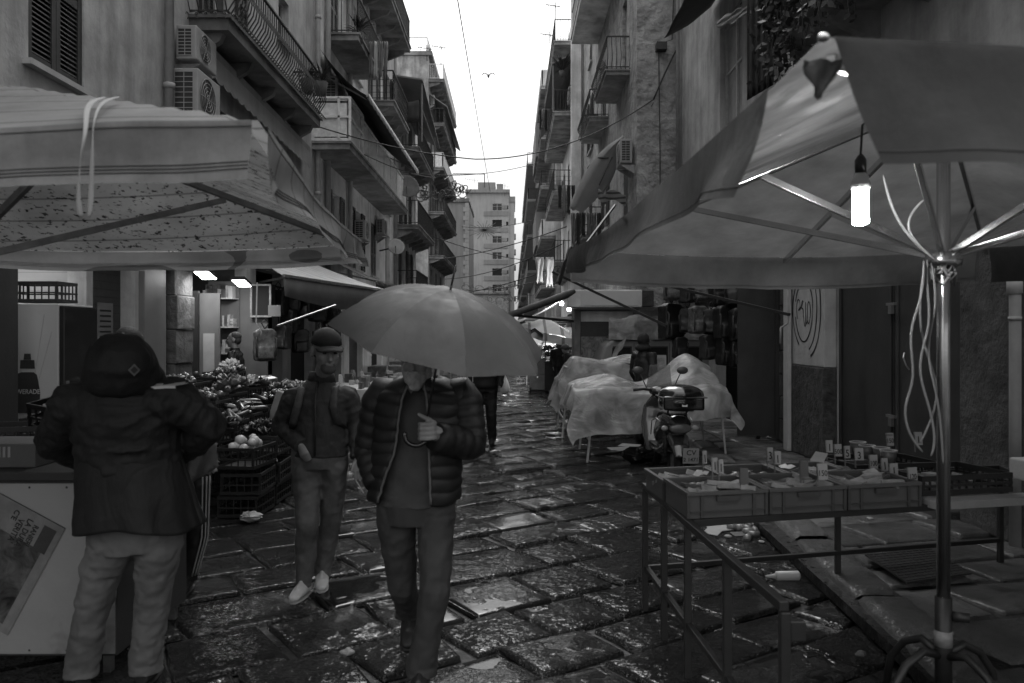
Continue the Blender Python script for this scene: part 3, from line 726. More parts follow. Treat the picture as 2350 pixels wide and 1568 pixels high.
r3 = thing('apartment_building', 'right block with pale pilasters and deep concrete balconies with plants', 'building', (2.9, 40, 0))
oR3 = (2.83, 34.7, 0); ops = []
for k, z0 in enumerate((4.9, 8.2, 11.5, 14.6)):
    for j, s in enumerate((1.2, 4.6, 8.2)): ops.append((s, s+1.1, z0, z0+2, ('open', 'win', 'shut')[(j+k) % 3], (shutm, shutg)[(j+k) % 2]))
facade(r3, oR3, Lu, Rn, 11, 16.3, ops+[(2, 6, 0, 2.7, 'dark')], pl_light, back=7)
for k, (z, st, s0, s1) in enumerate(((4.85, 'bars', .2, 9.8), (8.1, 'mesh', 1.0, 9.5), (11.4, 'bars', .05, 9.9), (14.5, 'bars', .1, 9.9))): balcony(r3, oR3, Lu, Rn, s0, s1, z, .98, st, m=pl_mid, brackets=k == 0)
MB().box(2.55, 3.0, 34.4, 34.7, 3, 16.3).build('pilaster', pl_light, r3, bevel=.03)
mb = MB(); mb.prism([(2.83, 34.9, 14.05), (1.75, 34.9, 13.55), (1.55, 45, 12.7), (2.83, 45, 13.9)], (0, 0, .05)); mb.bar((1.8, 35, 11.5), (1.8, 35, 13.5), .05); mb.build('canopy_roof', MATS['corrugated_sheet'], r3)
r4 = thing('apartment_building', 'right block with a stepped skyline of grey boxed-in balconies', 'building', (2.6, 54, 0))
oR4 = (2.55, 46, 0); ops = []
for k in range(4):
    for j, s in enumerate((1.5, 5.5, 10)): ops.append((s, s+1.1, 4.6+2.9*k, 6.4+2.9*k, ('open', 'win', 'shut')[(j+k) % 3], shutg))
facade(r4, oR4, Lu, Rn, 16, 17.6, ops, pl_mid, back=8)
for k in range(5): balcony(r4, oR4, Lu, Rn, .3, 14, 4.5+2.9*k, .85, ('bars', 'solid', 'mesh')[k % 3], m=pl_mid, rm=(iron, pl_light, iron)[k % 3], brackets=False)
for z in (7.5, 13.3): MB().prism([(1.55, 52, z), (2.54, 52, z), (2.54, 59, z), (1.55, 59, z)], (0, 0, 2.2)).build('glazed_box', far_dark, r4)
r5 = thing('apartment_building', 'distant right block with a roof railing and a hanging oriel', 'building', (2.2, 80, 0))
facade(r5, (2.2, 66, 0), Lu, Rn, 40, 21, [(3+4*j, 4+4*j, 4+3*k, 5.8+3*k, 'shut') for j in range(5) for k in range(5)], far_dark, back=8)
for k in range(5): balcony(r5, (2.2, 66, 0), Lu, Rn, 1, 36, 4+3*k, .9, ('bars', 'solid')[k % 2], m=far_wall, brackets=False)
r6 = thing('apartment_building', 'farthest right row of pale balconied blocks before the sky gap', 'building', (2.4, 140, 0))
facade(r6, (2.2, 110, 0), Lu, Rn, 90, 17, [(3+6*j, 4.5+6*j, 4+3*k, 5.8+3*k, 'dark') for j in range(8) for k in range(4)], far_wall, back=8)
for k in range(4): balcony(r6, (2.2, 110, 0), Lu, Rn, 1, 88, 4+3*k, .9, 'solid', m=far_dark, brackets=False)
# ---------------------------------------------------------------- market tents
def canopy(corners, apex, sag, vdrop, mc, parent, gaps, nseg=28, seed=1, zj=.012, skirt=None, skew={}, mv=None, wave=1., hems=()):
    """corners NL,NR,FR,FL ; a four-sided market umbrella cover with hanging valances"""
    NL, NR, FR, FL = [V(c) for c in corners]; apex = V(apex); g = []
    for i in range(nseg+1):
        row = []
        for j in range(nseg+1):
            a, b = i/nseg, j/nseg
            p = NL*(1-a)*(1-b)+NR*a*(1-b)+FR*a*b+FL*(1-a)*b
            m_ = max(abs(2*a-1), abs(2*b-1)); k = 1-m_
            c = (NL+NR+FR+FL)/4; p.z = lerp(p.z, apex.z, k)
            s_ = min(abs(2*a-1), abs(2*b-1))/max(m_, 1e-4)
            p.z -= sag*(1-s_**2)*m_**1.5
            p.z += zj*noise.noise(V((p.x*2.3, p.y*2.3, seed)))
            row.append(p)
        g.append(row)
    cov = MB().grid(g).build('canopy', mc, parent, smooth=True)
    sides = {'near': [g[i][0] for i in range(nseg+1)], 'right': [g[nseg][j] for j in range(nseg+1)], 'far': [g[i][nseg] for i in range(nseg+1)], 'left': [g[0][j] for j in range(nseg+1)]}
    cen = (NL+NR+FR+FL)/4
    for nm, pts in sides.items():
        t0, t1 = gaps.get(nm, (0, 1)); n = nseg*2; gg = []; vd0 = vdrop.get(nm, .2) if isinstance(vdrop, dict) else vdrop
        dr = (pts[-1]-pts[0]).normalized(); outw = V((dr.y, -dr.x, 0)); 
        if outw.dot((pts[0]+pts[-1])/2-cen) < 0: outw = -outw
        for i in range(n+1):
            t = t0+(t1-t0)*i/n; f_ = t*nseg; k = min(int(f_), nseg-1); p = pts[k].lerp(pts[k+1], f_-k)
            row = []; vd = vd0 + (.09*max(0, 1-(t-t0)*9) if nm == 'left' and isinstance(vdrop, dict) else 0)
            for j in range(7):
                q = j/6; amp = wave*(.020*q*noise.noise(V((t*7, seed*3.1, q)))*2+.012*q*math.sin(t*23+seed)+.016*(wave-1)*math.sin(t*9+q*2.5+seed)*(.3+q))
                row.append(p+dr*skew.get(nm, 0)*q*max(0, 1-t*6)+outw*(.012+.03*q**2*(skirt or 1)+amp)+V((0, 0, -vd*q+.01*noise.noise(V((t*11, seed, 3)))*q)))
            gg.append(row)
        vo = MB().grid(gg).build('valance', mv if mv and nm in ('near', 'left') else mc, cov, smooth=True)
        for q in hems:
            i0 = int(q*6); f_ = q*6-i0
            MB().tube([r_[i0].lerp(r_[min(6, i0+1)], f_)+outw*.002 for r_ in gg], .0016, 5).build('stitched_hem', mat('hem_thread', .05, .9, .2), vo)
    return cov
tent_l = mat('striped_mouldy_canvas', .30, .8, .12, 3, .2, 14, streak=.1, spots=.0, trans=.5, stripe=(1, .21, .07, .45), bdist=.02, grime=.3, wrk=.03, wsc=2)
t = thing('market_tent', 'pale striped market tent with mould spots and hanging tie straps, left foreground', 'tent', (-2.3, 3.5, 0))
zc = 2.34
NR, FR = P(592, 266, 2.18), P(828, 548, 5.0); NR.z = FR.z = zc
NL, FL = NR+V((-3.0, -.16, 0)), FR+V((-3.0, -.16, 0))
cl = canopy([NL, NR, FR, FL], (-2.4, 3.4, 2.86), .055, {'near': .17, 'right': .17, 'far': .145, 'left': .17}, tent_l, t, {'near': (0, .995), 'right': (.02, 1), 'far': (0, 1)}, seed=2, wave=1.6, hems=(.10, .70, .76, .82), mv=mat('stained_valance', .27, .8, .22, 4, .3, 10, streak=.35, trans=.42, bdist=.02, grime=.5, wrk=.03, wsc=2.5, wst=(1.6, 1.6, .5)))
# the mould grows on the underside: an inner lining face just below the cover
def canv_mould():
    m = mat('mould_spotted_lining', .75, .85, .15, 3, .2, 14, spots=.9, spotscale=30, trans=.85, stripe=(1, .21, .07, .55), bdist=.02, grime=.3); return m
lin = MB(); g = []
for i in range(21):
    row = []
    for j in range(21):
        a, b = i/20, j/20; p = NL*(1-a)*(1-b)+NR*a*(1-b)+FR*a*b+FL*(1-a)*b; p = (p-(NL+FR)/2)*.985+(NL+FR)/2
        m_ = max(abs(2*a-1), abs(2*b-1)); s_ = min(abs(2*a-1), abs(2*b-1))/max(m_, 1e-4)
        p.z = lerp(zc, 2.86, 1-m_)-.055*(1-s_**2)*m_**1.5-.035; row.append(p)
    g.append(row)
lin.grid(g).build('lining', canv_mould(), cl, smooth=True)
alu = mat('brushed_aluminium', .6, .24, .1, 10, .05, metal=1.); gal = mat('galvanised_tube', .30, .45, .25, 14, .1, metal=.8)
blackm = mat('black_steel_tube', .018, .45, .2, 10, .08)
def tent_frame(t, cs, apex, hub, pole_xy, z0, m, pm, r, offs=.05, hz=None, mid=True):
    MB().tube([(pole_xy[0], pole_xy[1], z0), (pole_xy[0]+.0, pole_xy[1], apex[2]-.05)], r, 16).build('pole', pm, t, smooth=True)
    hub = V(hub); ap = V(apex)-V((0, 0, .08)); mids = [(V(cs[i])+V(cs[(i+1) % 4]))/2 for i in range(4)]
    MB().lathe(hub-V((0, 0, .035)), [(r+.004, 0), (r+.045, 0), (r+.05, .02), (r+.045, .06), (r+.004, .06)], 16).build('hub', pm, t, smooth=True)
    for i, c in enumerate([V(c)-V((0, 0, offs)) for c in cs]+([q-V((0, 0, offs+.06)) for q in mids] if mid else [])):
        inn = V(c)*.97+ap*.03
        MB().bar(ap, inn, .022, .034).build('rib', m, t, bevel=.003)
        j = ap.lerp(V(c), .58)-V((0, 0, .02)); MB().bar(hub+(j-hub).normalized()*.05, j, .020, .032).build('strut', m, t, bevel=.003)
tent_frame(t, [NL, NR, FR, FL], (-2.4, 3.4, 2.86), (-2.4, 3.4, 2.05), (-2.4, 3.4), 0, gal, gal, .028, mid=False)
strap = mat('white_tie_strap', .24, .8, .1, 6, .1)
for k, (px, dy) in enumerate(((245, 0), (275, .02))):
    p0 = P(px, 222, 2.55+dy*2); p1 = P(px-45+k*8, 300, 2.2+dy); p1.y = 2.10; p2 = P(180+k*30, 420, 2.05); p3 = P(186+k*18, 500, 2.04)
    pts = [p0, p0.lerp(p1, .5)+V((0, -.02, .012)), P(200+k*12, 290, 2.08), P(186+k*26, 350, 2.04), p2, P(180+k*28, 470, 2.04), p3]
    g = []
    for i, p in enumerate(pts):
        a = i*.9+k; g.append([p-V((.009*math.cos(a*.6), .004, 0)), p+V((.009*math.cos(a*.6), .004, 0))])
    MB().grid(g).build('tie_strap', strap, t, smooth=True, solid=.0015, sub=2)

tent_r = mat('grey_tarp', .135, .75, .30, 2.2, .3, 10, trans=.62, grime=.3, bdist=.01, rvar=.15, wrk=.05, wsc=1.5, wst=(1, 1, .7))
t2 = thing('market_tent', 'plain grey market tent on one steel pole with a lit bulb inside, right foreground', 'tent', (1.95, 3.6, 0))
NL, FL = P(1890, 84, 1.6), P(1311, 572, 5.5); NL.z = 2.35; FL.z = 2.33
NR, FR = V((3.75, 1.68, 2.35)), V((3.35, 5.62, 2.35))
canopy([NL, NR, FR, FL], (1.95, 3.6, 2.9), .06, {'near': .26, 'left': .17, 'far': .22, 'right': .24}, tent_r, t2, {'near': (.006, 1), 'left': (.07, 1), 'far': (.0, .98)}, seed=5, zj=.009, wave=1.7, hems=(.9,), mv=mat('dark_valance_tarp', .075, .6, .35, 2., .35, 9, trans=.62, grime=.4, bdist=.02, rvar=.2, wrk=.03, wsc=1.8), skew={'near': .09})
tent_frame(t2, [NL, NR, FR, FL], (1.95, 3.6, 2.9), (1.95, 3.6, 2.09), (1.95, 3.6), .55, alu, alu, .029)
MB().tube([(1.95, 3.6, .1), (1.95, 3.6, .56)], .036, 16).build('pole_sleeve', blackm, t2, smooth=True)
MB().tube([(1.95, 3.6, .34), (1.95, 3.6, .41)], .0385, 16).build('tape', mat('packing_tape', .20, .4, .3, 20, .4), t2, smooth=True)
MB().tube([(1.98, 3.58, .48), (2.04, 3.55, .48)], .022, 10).build('knob', blackm, t2, smooth=True)
for a in (20, 110, 200, 290):
    dx, dy = math.cos(R(a)), math.sin(R(a)); MB().tube([(1.95+dx*r_, 3.6+dy*r_, z) for r_, z in ((.03, .30), (.12, .33), (.22, .28), (.30, .18), (.33, .04))], .018, 8).build('foot', blackm, t2, smooth=True)
MB().ell(NL+V((0, 0, -.005)), (.012, .012, .010)).build('finial', alu, t2, smooth=True)
rag = MB(); rag.grid([[NL+V((-.028+.075*i/5*(1-.75*(j/5)**2)+.02*j/5*(j/5), .03+.012*math.sin(i*2+j), -.04-.085*j/5*(1-.25*abs(i-2.5)/2.5))) for j in range(6)] for i in range(6)]).build('corner_flap', tent_r, t2, smooth=True, solid=.002)

# bulb
b = thing('light_bulb', 'glowing compact fluorescent bulb hanging on a cable inside the grey tent', 'light bulb', P(1975, 470, 3.15))
bp = P(1975, 515, 3.15)
mb = MB()
for k in range(4):
    a = R(45+90*k); c = bp+V((.019*math.cos(a), .019*math.sin(a), 0)); mb.loft([c+V((0,0,.0)), c+V((0,0,.005)), c+V((0,0,.135)), c+V((0,0,.14))], [.006, .0125, .0125, .01], 10)
mb.ell(bp+V((0,0,.008)), (.028, .028, .012))
mb.build('tube', mat('cfl_tube', .9, .4, 0, bump=0, emit=130), b, smooth=True)
MB().lathe(bp+V((0,0,.142)), [(.0, 0), (.036, 0), (.037, .02), (.030, .045), (.019, .06), (0, .062)], 16).build('base', mat('white_plastic', .5, .4, .05), b, smooth=True)
MB().lathe(bp+V((0,0,.205)), [(.0, 0), (.022, 0), (.022, .05), (.010, .07), (0, .07)], 14).build('socket', mat('black_plastic', .015, .4, .1), b, smooth=True)
tag(MB().tube([bp+V((0,0,.272)), bp+V((.02,.03,.4)), bp+V((.1,.1,.46)), (1.9, 3.5, 2.72)], .005, 6).build('lamp_cable', mat('black_plastic'), smooth=True), 'thin black flex that holds the glowing bulb under the grey tent', 'cable')

# cables hanging round the pole
cab = mat('pale_cable', .24, .5, .15, 12, .1)
x0 = 1.9
for k, (pts, r_) in enumerate([
    ([(2120, 590), (2118, 690), (2060+20, 760), (2105, 870), (2070, 930), (2085, 1000), (2120, 1040)], .0062),
    ([(2128, 590), (2125, 660), (2140, 740), (2100, 840), (2130, 920), (2150, 1010), (2135, 1050)], .0062),
    ([(2135, 595), (2155, 700), (2120, 800), (2150, 900), (2160, 980), (2165, 1070)], .0055),
    ([(2122, 600), (2100, 760), (2160, 880), (2140, 960), (2110, 1020)], .0055)]):
    ps = [P(x, y, 3.50+.02*k) for x, y in pts]; g = MB()
    o = g.tube(ps, r_, 8).build('hanging_cable', cab, smooth=True, sub=2)
    tag(o, ['leftmost pale cable looping down beside the tent pole', 'thick pale cable twisting through the bundle beside the tent pole', 'pale cable hanging closest to the tent pole', 'pale cable crossing the bundle beside the tent pole'][k], 'cable', 'cables hanging by the tent pole')
g = MB()
for k in range(5):
    a = k*1.3; g.tube([V((1.95+.05*math.cos(a+q*.7), 3.6+.05*math.sin(a+q*.7), 2.0+.035*math.sin(q*1.9+k)+.02*k)) for q in range(10)], .007, 6)
tag(g.build('cable_knot', cab, smooth=True), 'pale cables knotted round the hub of the tent pole', 'cable')
for k, (pts) in enumerate([[(2025, 395), (2045, 480), (2085, 545), (2140, 592)], [(2130, 450), (2085, 490), (2080, 540), (2150, 600)]]):
    tag(MB().tube([P(x, y, 3.5-.02*k) for x, y in pts], .0065, 8).build('cord', cab, smooth=True, sub=2), ['bright taut cord running up from the pole hub to the near valance', 'pale cord looping left of the tent pole above its hub'][k], 'cord')

# ---------------------------------------------------------------- right stall: steel trestle and bins
st = thing('trestle', 'black square-tube steel stall frame carrying the grey bins', 'trestle', (.9, 4.0, 0))
zf = .79
pA, pB, pC = V((.84, 5.03, zf)), V((.895, 4.04, zf)), V((.957, 2.80, zf)); pR, pRb = V((3.3, 4.66, zf)), V((3.5, 5.71, zf))
def sq(a, b_, w_=.035): return MB().bar(a, b_, w_).build('rail', blackm, st, bevel=.003)
sq(pA, pC); sq(pB+V((.02, 0, 0)), pR); sq(pA+V((.02, 0, 0)), pRb); sq(V((.85, 5.03, .27)), V((3.5, 5.71, .27)), .03); sq(V((.85, 5.01, .27)), V((.957, 2.82, .27)), .03); sq(pR, pRb)
for k, q in enumerate((.0, .22, .44, .72, 1.)):
    p = pA.lerp(pC, q); MB().bar(V((p.x+.001, p.y, 0)), V((p.x+.001, p.y, zf-.018)), .034).build('leg', blackm, st, bevel=.003)
for p in (V((2.2, 5.38, 0)), pRb, pR): MB().bar(V((p.x, p.y, 0)), V((p.x, p.y, zf-.018)), .034).build('leg', blackm, st, bevel=.003)
MB().box(.975, 1.03, 2.79, 2.83, zf-.12, zf-.05).build('bracket', blackm, st, bevel=.004)
binm = mat('grey_plastic_bin', .075, .42, .12, 5, .08); bing = mat('bin_edge', .05, .45, .1, 5)
ea = R(12.6); e1 = V((math.cos(ea), math.sin(ea), 0)); e2 = V((-math.sin(ea)*.45, 1, 0)).normalized()
b0 = V((.885, 4.02, zf+.02))
def bin_at(o, w_, d_, h_, label, m=binm):
    t = thing('plastic_bin', label, 'bin', o+e1*w_/2+e2*d_/2, 0, 'grey plastic bins on the steel stall')
    Q = lambda a, c, z: o+e1*a+e2*c+V((0, 0, z)); mb = MB(); th = .008
    def slab(a0, a1, c0, c1, z0_, z1_): mb.prism([Q(a0, c0, z0_), Q(a1, c0, z0_), Q(a1, c1, z0_), Q(a0, c1, z0_)], (0, 0, z1_-z0_))
    g_ = .012
    slab(g_, w_-g_, g_, d_-g_, 0, .01)
    slab(g_, w_-g_, g_, g_+th, .01, h_-.02); slab(g_, w_-g_, d_-g_-th, d_-g_, .01, h_-.02); slab(g_, g_+th, g_+th, d_-g_-th, .01, h_-.02); slab(w_-g_-th, w_-g_, g_+th, d_-g_-th, .01, h_-.02)
    mb.build('tub', m, t)
    mb = MB()
    slab(0, w_, 0, .022, h_-.02, h_); slab(0, w_, d_-.022, d_, h_-.02, h_); slab(0, .022, .022, d_-.022, h_-.02, h_); slab(w_-.022, w_, .022, d_-.022, h_-.02, h_)
    mb.build('rim', m, t, bevel=.003)
    mb = MB()
    for a in (.0, .075, w_-.09, w_-.02): slab(a, a+.016, .001, .0115, .004, h_-.021)
    slab(.02, w_-.02, .002, .0112, .03, .036); slab(w_*.36, w_*.64, -.006, .0113, h_-.05, h_-.024)
    mb.build('ribbing', bing, t)
    return t
W3 = .455
front = [bin_at(b0+e1*(W3+.005)*k, W3, .43, .135, l) for k, l in enumerate(('grey bin of loose foil packets at the front left corner', 'grey bin of flat boxes, middle of the front row', 'grey bin right end of the front row beside the black crate'))]
bb0 = b0+e2*.44
back = [bin_at(bb0+e1*.405*k, .40, .40, .12, l) for k, l in enumerate(('low bin at the back left corner nearest the scooter', 'back row bin full of clear wrapped bags', 'back row bin with one tilted white label', 'back row bin behind the crowd of price cards'))]
# goods: each bin holds a handful of packets
pk = [mat('pale_foil_packet', .26, .3, .4, 9, .5, metal=.3), mat('dark_printed_packet', .07, .35, .5, 14, .2), mat('mid_card_box', .22, .5, .5, 12, .1)]
def packet(kind):
    mb = MB()
    if kind == 0:
        g = [[(.05*(i/6-.5)*2*.5, .035*(j/5-.5)*2*.5, .009*math.sin(math.pi*i/6)*math.sin(math.pi*j/5)+.003*noise.noise(V((i, j, 3)))) for j in range(6)] for i in range(7)]
        mb.grid(g); return mb.build('foil_packet', pk[0], smooth=True, solid=.002)
    if kind == 1: return mb.box(-.04, .04, -.02, .02, 0, .014).build('small_box', pk[1], bevel=.002)
    mb.box(-.045, .045, -.03, .03, 0, .02); return mb.build('card_box', pk[2], bevel=.002)
protos = {}
def goods(bt, w_, d_, n, kinds, label, cat, group, z=.012, ly=1):
    c = V(bt.location)
    for k in range(n):
        kd = rnd.choice(kinds)
        a, q = rnd.uniform(-w_/2+.06, w_/2-.06), rnd.uniform(-d_/2+.05, d_/2-.05)
        loc = c+e1*a+e2*q+V((0, 0, z+.006*(k//ly % 6)))
        key = (kd, group)
        if key not in protos:
            protos[key] = o = packet(kd); tag(o, label, cat, group); o.location = loc
        else: o = dup(protos[key], loc)
        o.rotation_euler = (rnd.uniform(-.35, .35), rnd.uniform(-.35, .35), rnd.uniform(0, 6.28) if kd != 1 else ea+rnd.choice((0, .1, 1.57))); o.scale = (1.3,)*3
goods(front[0], W3, .43, 50, [0, 0, 1, 2], 'small packet lying loose in the front left grey bin', 'packet', 'packets in the front left bin', .08, 6)
goods(front[1], W3, .43, 34, [1, 2], 'flat little box in the middle front bin', 'small box', 'boxes in the middle front bin', .075, 4)
goods(front[2], W3, .43, 30, [1, 0, 2], 'small packet in the right front bin', 'packet', 'packets in the right front bin', .075, 4)
goods(back[0], .4, .4, 24, [1, 2], 'dark little packet in the back left bin', 'packet', 'packets in the back left bin', .05, 3)
goods(back[1], .4, .4, 22, [0], 'clear wrapped bag in the second back bin', 'bag', 'wrapped bags in the second back bin', .065, 4)
goods(back[2], .4, .4, 24, [1, 2], 'small box in the third back bin', 'small box', 'boxes in the third back bin', .055, 4)
goods(back[3], .4, .4, 24, [1, 0], 'small packet in the fourth back bin', 'packet', 'packets in the fourth back bin', .055, 4)
# price cards
card = mat('price_card', .30, .7, .1, 9, .05); ink = mat('black_marker_ink', .01, .6, 0, bump=0); pend = mat('card_back', .10, .8, .2, 9)
def pcard(x, y, d, txt, label, w_=.055, h_=.078, rz=.0, m=card, ts=.04, top='', lean=.15):
    c = P(x, y, d); t = thing('price_card', label, 'price card', c-V((0, 0, h_/2)), 0, 'hand written price cards on the bins')
    ax = V((math.cos(rz), math.sin(rz), 0)); up = V((0, lean, 1)).normalized(); nrm = ax.cross(up)   # nrm points away from the camera?
    Q = lambda a, b_, n_=0: c+ax*a+up*b_+nrm*n_
    MB().prism([Q(-w_/2, -h_/2), Q(w_/2, -h_/2), Q(w_/2, h_/2), Q(-w_/2, h_/2)], nrm*-.002).build('card', m, t)
    MB().prism([Q(-w_/2, -h_/2-.045), Q(-w_/2+.008, -h_/2-.045), Q(-w_/2+.008, h_/2), Q(-w_/2, h_/2)], nrm*-.0045).build('holder', pend, t)
    if txt: text(txt, 'price', ink, t, Q(0.002, -.010, .0012), frame(ax, up), ts, sx=.8)
    if top: text(top, 'caption', ink, t, Q(0, h_*.32, .0012), frame(ax, up), .013)
cards = [(1617, 1049, 4.6, '1', 'small narrow card at the back left corner of the bins', .03), (1640, 1066, 4.35, '1', 'card on the divider behind the foil packets, left of a pair', .035), (1654, 1070, 4.33, '1', 'card on the divider behind the foil packets, right of a pair', .03),
 (1767, 1042, 4.65, '3', 'card marked 3 beside the clear wrapped bags', .045), (1784, 1050, 4.6, '1', 'card marked 1 right beside the card marked 3 near the wrapped bags', .045), (1903, 1024, 4.95, '1', 'card marked 1 leftmost of the back cluster', .042),
 (1923, 1033, 4.93, '500', 'card marked 500 in the back cluster', .05), (1944, 1037, 4.9, '5', 'card marked 5 right of the 500 card', .042), (1971, 1042, 4.88, '3', 'card marked 3 right of the card marked 5', .055),
 (1887, 1082, 4.22, '150', 'card marked 150 on the front edge between middle and right bins', .058), (2004, 1060, 4.75, '100', 'card marked 100 above the right front bin', .06), (2030, 1066, 4.68, '1', 'dark edged card marked 1 beside the 100 card', .05),
 (2051, 1078, 4.6, '1', 'slanting card marked 1 left of the 120 card', .055), (2094, 1090, 4.42, '120', 'card marked 120 at the black crate corner', .068), (2042, 1008, 5.25, '150', 'tall card marked 150 standing behind the white cups', .055), (2107, 1006, 5.2, '1', 'tilted card marked 1 under the hanging cables', .058)]
for x, y, d, tx, lb, w_ in cards:
    big = tx in ('150', '120', '100') or x > 2100
    pcard(x, y, d, tx, lb, w_, .085 if big else .075, rz=rnd.uniform(-.15, .35), top='SCROCI' if y == 1008 else '', ts=.042 if len(tx) > 1 else .062)
for x, y, d, lb in ((1707, 1092, 4.25, 'blank dark card seen from behind, between front left and middle bins'), (1845, 1076, 4.4, 'blank dark card seen from behind, standing in the middle bin')):
    pcard(x, y, d, '', lb, .05, .085, m=pend)
lbm = MB().prism([P(1858, 1058, 4.62), P(1890, 1062, 4.62), P(1900, 1042, 4.72), P(1872, 1037, 4.72)], (0, 0, .004)).build('paper_label', card); tag(lbm, 'white paper label lying tilted on the third back bin', 'label')
# black crate and boards
blk = mat('black_crate_plastic', .014, .45, .2, 10, .05)
def crate(name, w_, d_, h_, m, parent=None, cols=7):
    """open lattice crate standing on its origin"""
    mb = MB(); b_ = .012
    mb.box(-w_/2, w_/2, -d_/2, d_/2, 0, .008)
    for z0, z1 in ((.0081, .03), (h_*.42, h_*.42+.014), (h_-.03, h_)):
        mb.box(-w_/2, w_/2, -d_/2, -d_/2+b_, z0, z1); mb.box(-w_/2, w_/2, d_/2-b_, d_/2, z0, z1); mb.box(-w_/2, -w_/2+b_, -d_/2+b_, d_/2-b_, z0, z1); mb.box(w_/2-b_, w_/2, -d_/2+b_, d_/2-b_, z0, z1)
    for k in range(cols+1):
        x = -w_/2+.002+(w_-.022)*k/cols
        for y in (-d_/2+.001, d_/2-b_+.001): mb.box(x, x+(.018 if k in (0, cols) else .009), y, y+b_-.002, .031, h_-.031)
    nd = max(3, int(cols*d_/w_))
    for k in range(nd+1):
        y = -d_/2+b_+.001+(d_-2*b_-.012)*k/nd
        for x in (-w_/2+.001, w_/2-b_+.001): mb.box(x, x+b_-.002, y, y+.009, .031, h_-.031)
    return mb.build(name, m, parent)
c1 = crate('crate', .60, .42, .11, blk, cols=12); c1.location = b0+e1*(1.38+.33)+e2*.30+V((0, 0, .035)); c1.rotation_euler.z = ea
tag(c1, 'black lattice crate with paper liner at the right end of the stall', 'crate')
ln = MB().obox((0, 0, .02), (.56, .38, .004)); ln = ln.build('paper_liner', mat('brown_paper', .16, .8, .2, 4, .4, 12), c1)
c2 = dup(c1, b0+e1*(1.38+.22)+e2*.80+V((0, 0, .02)), ea, 'black lattice crate behind the right end bins, half hidden', None); c2['group'] = 'black lattice crates on the stall'; c1['group'] = c2['group']
goods(c1, .5, .35, 10, [0, 2], 'small wrapped item in the black lattice crate', 'packet', 'items in the black crate', .03, 3)
wood = mat('raw_pine_board', .26, .8, .2, 3, .3, 12, stripe=(1, .06, .08, .8))
o = MB().obox((0, 0, 0), (1.6, .12, .045)).build('board', wood, bevel=.004); o.location = b0+e1*2.24+e2*.03+V((0, 0, .005)); o.rotation_euler.z = ea; tag(o, 'raw pine board under the black crate on the front rail', 'board')
o = MB().obox((0, 0, 0), (.62, .40, .13)).build('polystyrene_box', mat('polystyrene', .5, .8, .05, 20, .3, 90), bevel=.01); o.location = b0+e1*2.66+e2*.26+V((0, 0, .10)); o.rotation_euler.z = ea; tag(o, 'white polystyrene box right of the black crate', 'box')
for k, (x, y) in enumerate(((1969, 1011), (1990, 1019), (2022, 1024), (2039, 1030))):
    c = P(x, y, 5.35-.1*k); t = thing('paper_tub', ('round white rimmed tub farthest left of four behind the cards', 'second round white rimmed tub from the left', 'third round white rimmed tub from the left', 'smallest round tub in front of the tall 150 card')[k], 'tub', c-V((0, 0, .07)), 0, 'round tubs behind the price cards')
    MB().lathe(c-V((0, 0, .09)), [(0, 0), (.042, 0), (.050, .078), (.046, .079), (.04, .02), (0, .02)], 18).build('cup', binm, t, smooth=True)
    MB().lathe(c-V((0, 0, .012)), [(.0505, -.004), (.054, 0), (.054, .006), (.047, .006), (.047, 0)], 18).build('rim', card, t, smooth=True)
# ---------------------------------------------------------------- left counter with poster
enam = mat('white_enamel_panel', .32, .4, .06, 2, .05, grime=.15, spots=.3, spotscale=2.2); dside = mat('dark_counter_side', .05, .5, .2, 2, .1)
t = thing('counter', 'white fronted metal stall counter with a newspaper page stuck on it', 'counter', (-2.4, 4.4, 0))
cx0, cx1, cy0, cy1 = -3.4, -2.02, 4.06, 4.95
MB().box(cx0, cx1, cy0+.012, cy1, .10, 1.0).build('cabinet', dside, t, bevel=.008)
fp = MB().box(cx0+.6, cx1-.005, cy0, cy0+.01, .115, .985).build('front_panel', enam, t, bevel=.003)
MB().box(cx0-.02, cx1+.03, cy0-.03, cy1+.02, 1.001, 1.045).build('worktop', blackm, t, bevel=.006)
for x in (cx0+.1, cx1-.06):
    for y in (cy0+.05, cy1-.06): MB().box(x-.02, x+.02, y-.02, y+.02, 0, .099).build('leg', gal, t)
for k in range(7):
    MB().lathe((0, 0, 0), [(0, .004), (.004, .003), (.006, 0)], 8, Matrix.Rotation(R(90), 3, 'X')).mv((cx0+.75+(k % 4)*.19, cy0-.001, .965 if k < 4 else .135)).build('rivet', blackm, t)
news = mat('newsprint', .20, .9, .25, 9, .1); nph = mat('newspaper_photo', .075, .9, .9, 11, .1, dist=1.); nt_ = mat('newsprint_dark_block', .05, .9, .3, 6)
pg = thing('newspaper_page', 'newspaper page taped askew on the white counter front', 'newspaper', P(60, 1300, cy0-.006))
yy = cy0-.006
def cp(x, y, off=0.): p = P(x, y, yy-off); return p
c_tr, c_br = cp(150, 1212), cp(-30, 1545); edge = (c_br-c_tr).normalized(); acr = V((-edge.z, 0, edge.x)); acr = acr if acr.x < 0 else -acr
Lp, Wp = .62, .40
def pq(a, b_, off=0.): return c_tr+edge*a+acr*b_+V((0, -off, 0))
def patch(a0, a1, b0_, b1, m, off, nm, par=pg): return MB().prism([pq(a0, b0_, off), pq(a1, b0_, off), pq(a1, b1, off), pq(a0, b1, off)], (0, -.0008, 0)).build(nm, m, par)
patch(0, Lp, 0, Wp, news, 0, 'page')
patch(.16, .58, .05, .30, nph, .001, 'photo'); patch(.035, .17, .03, .10, nt_, .0011, 'text_block'); patch(.0, .003, .0, Wp, blackm, .001, 'page_edge')
rot = frame(edge, -acr)
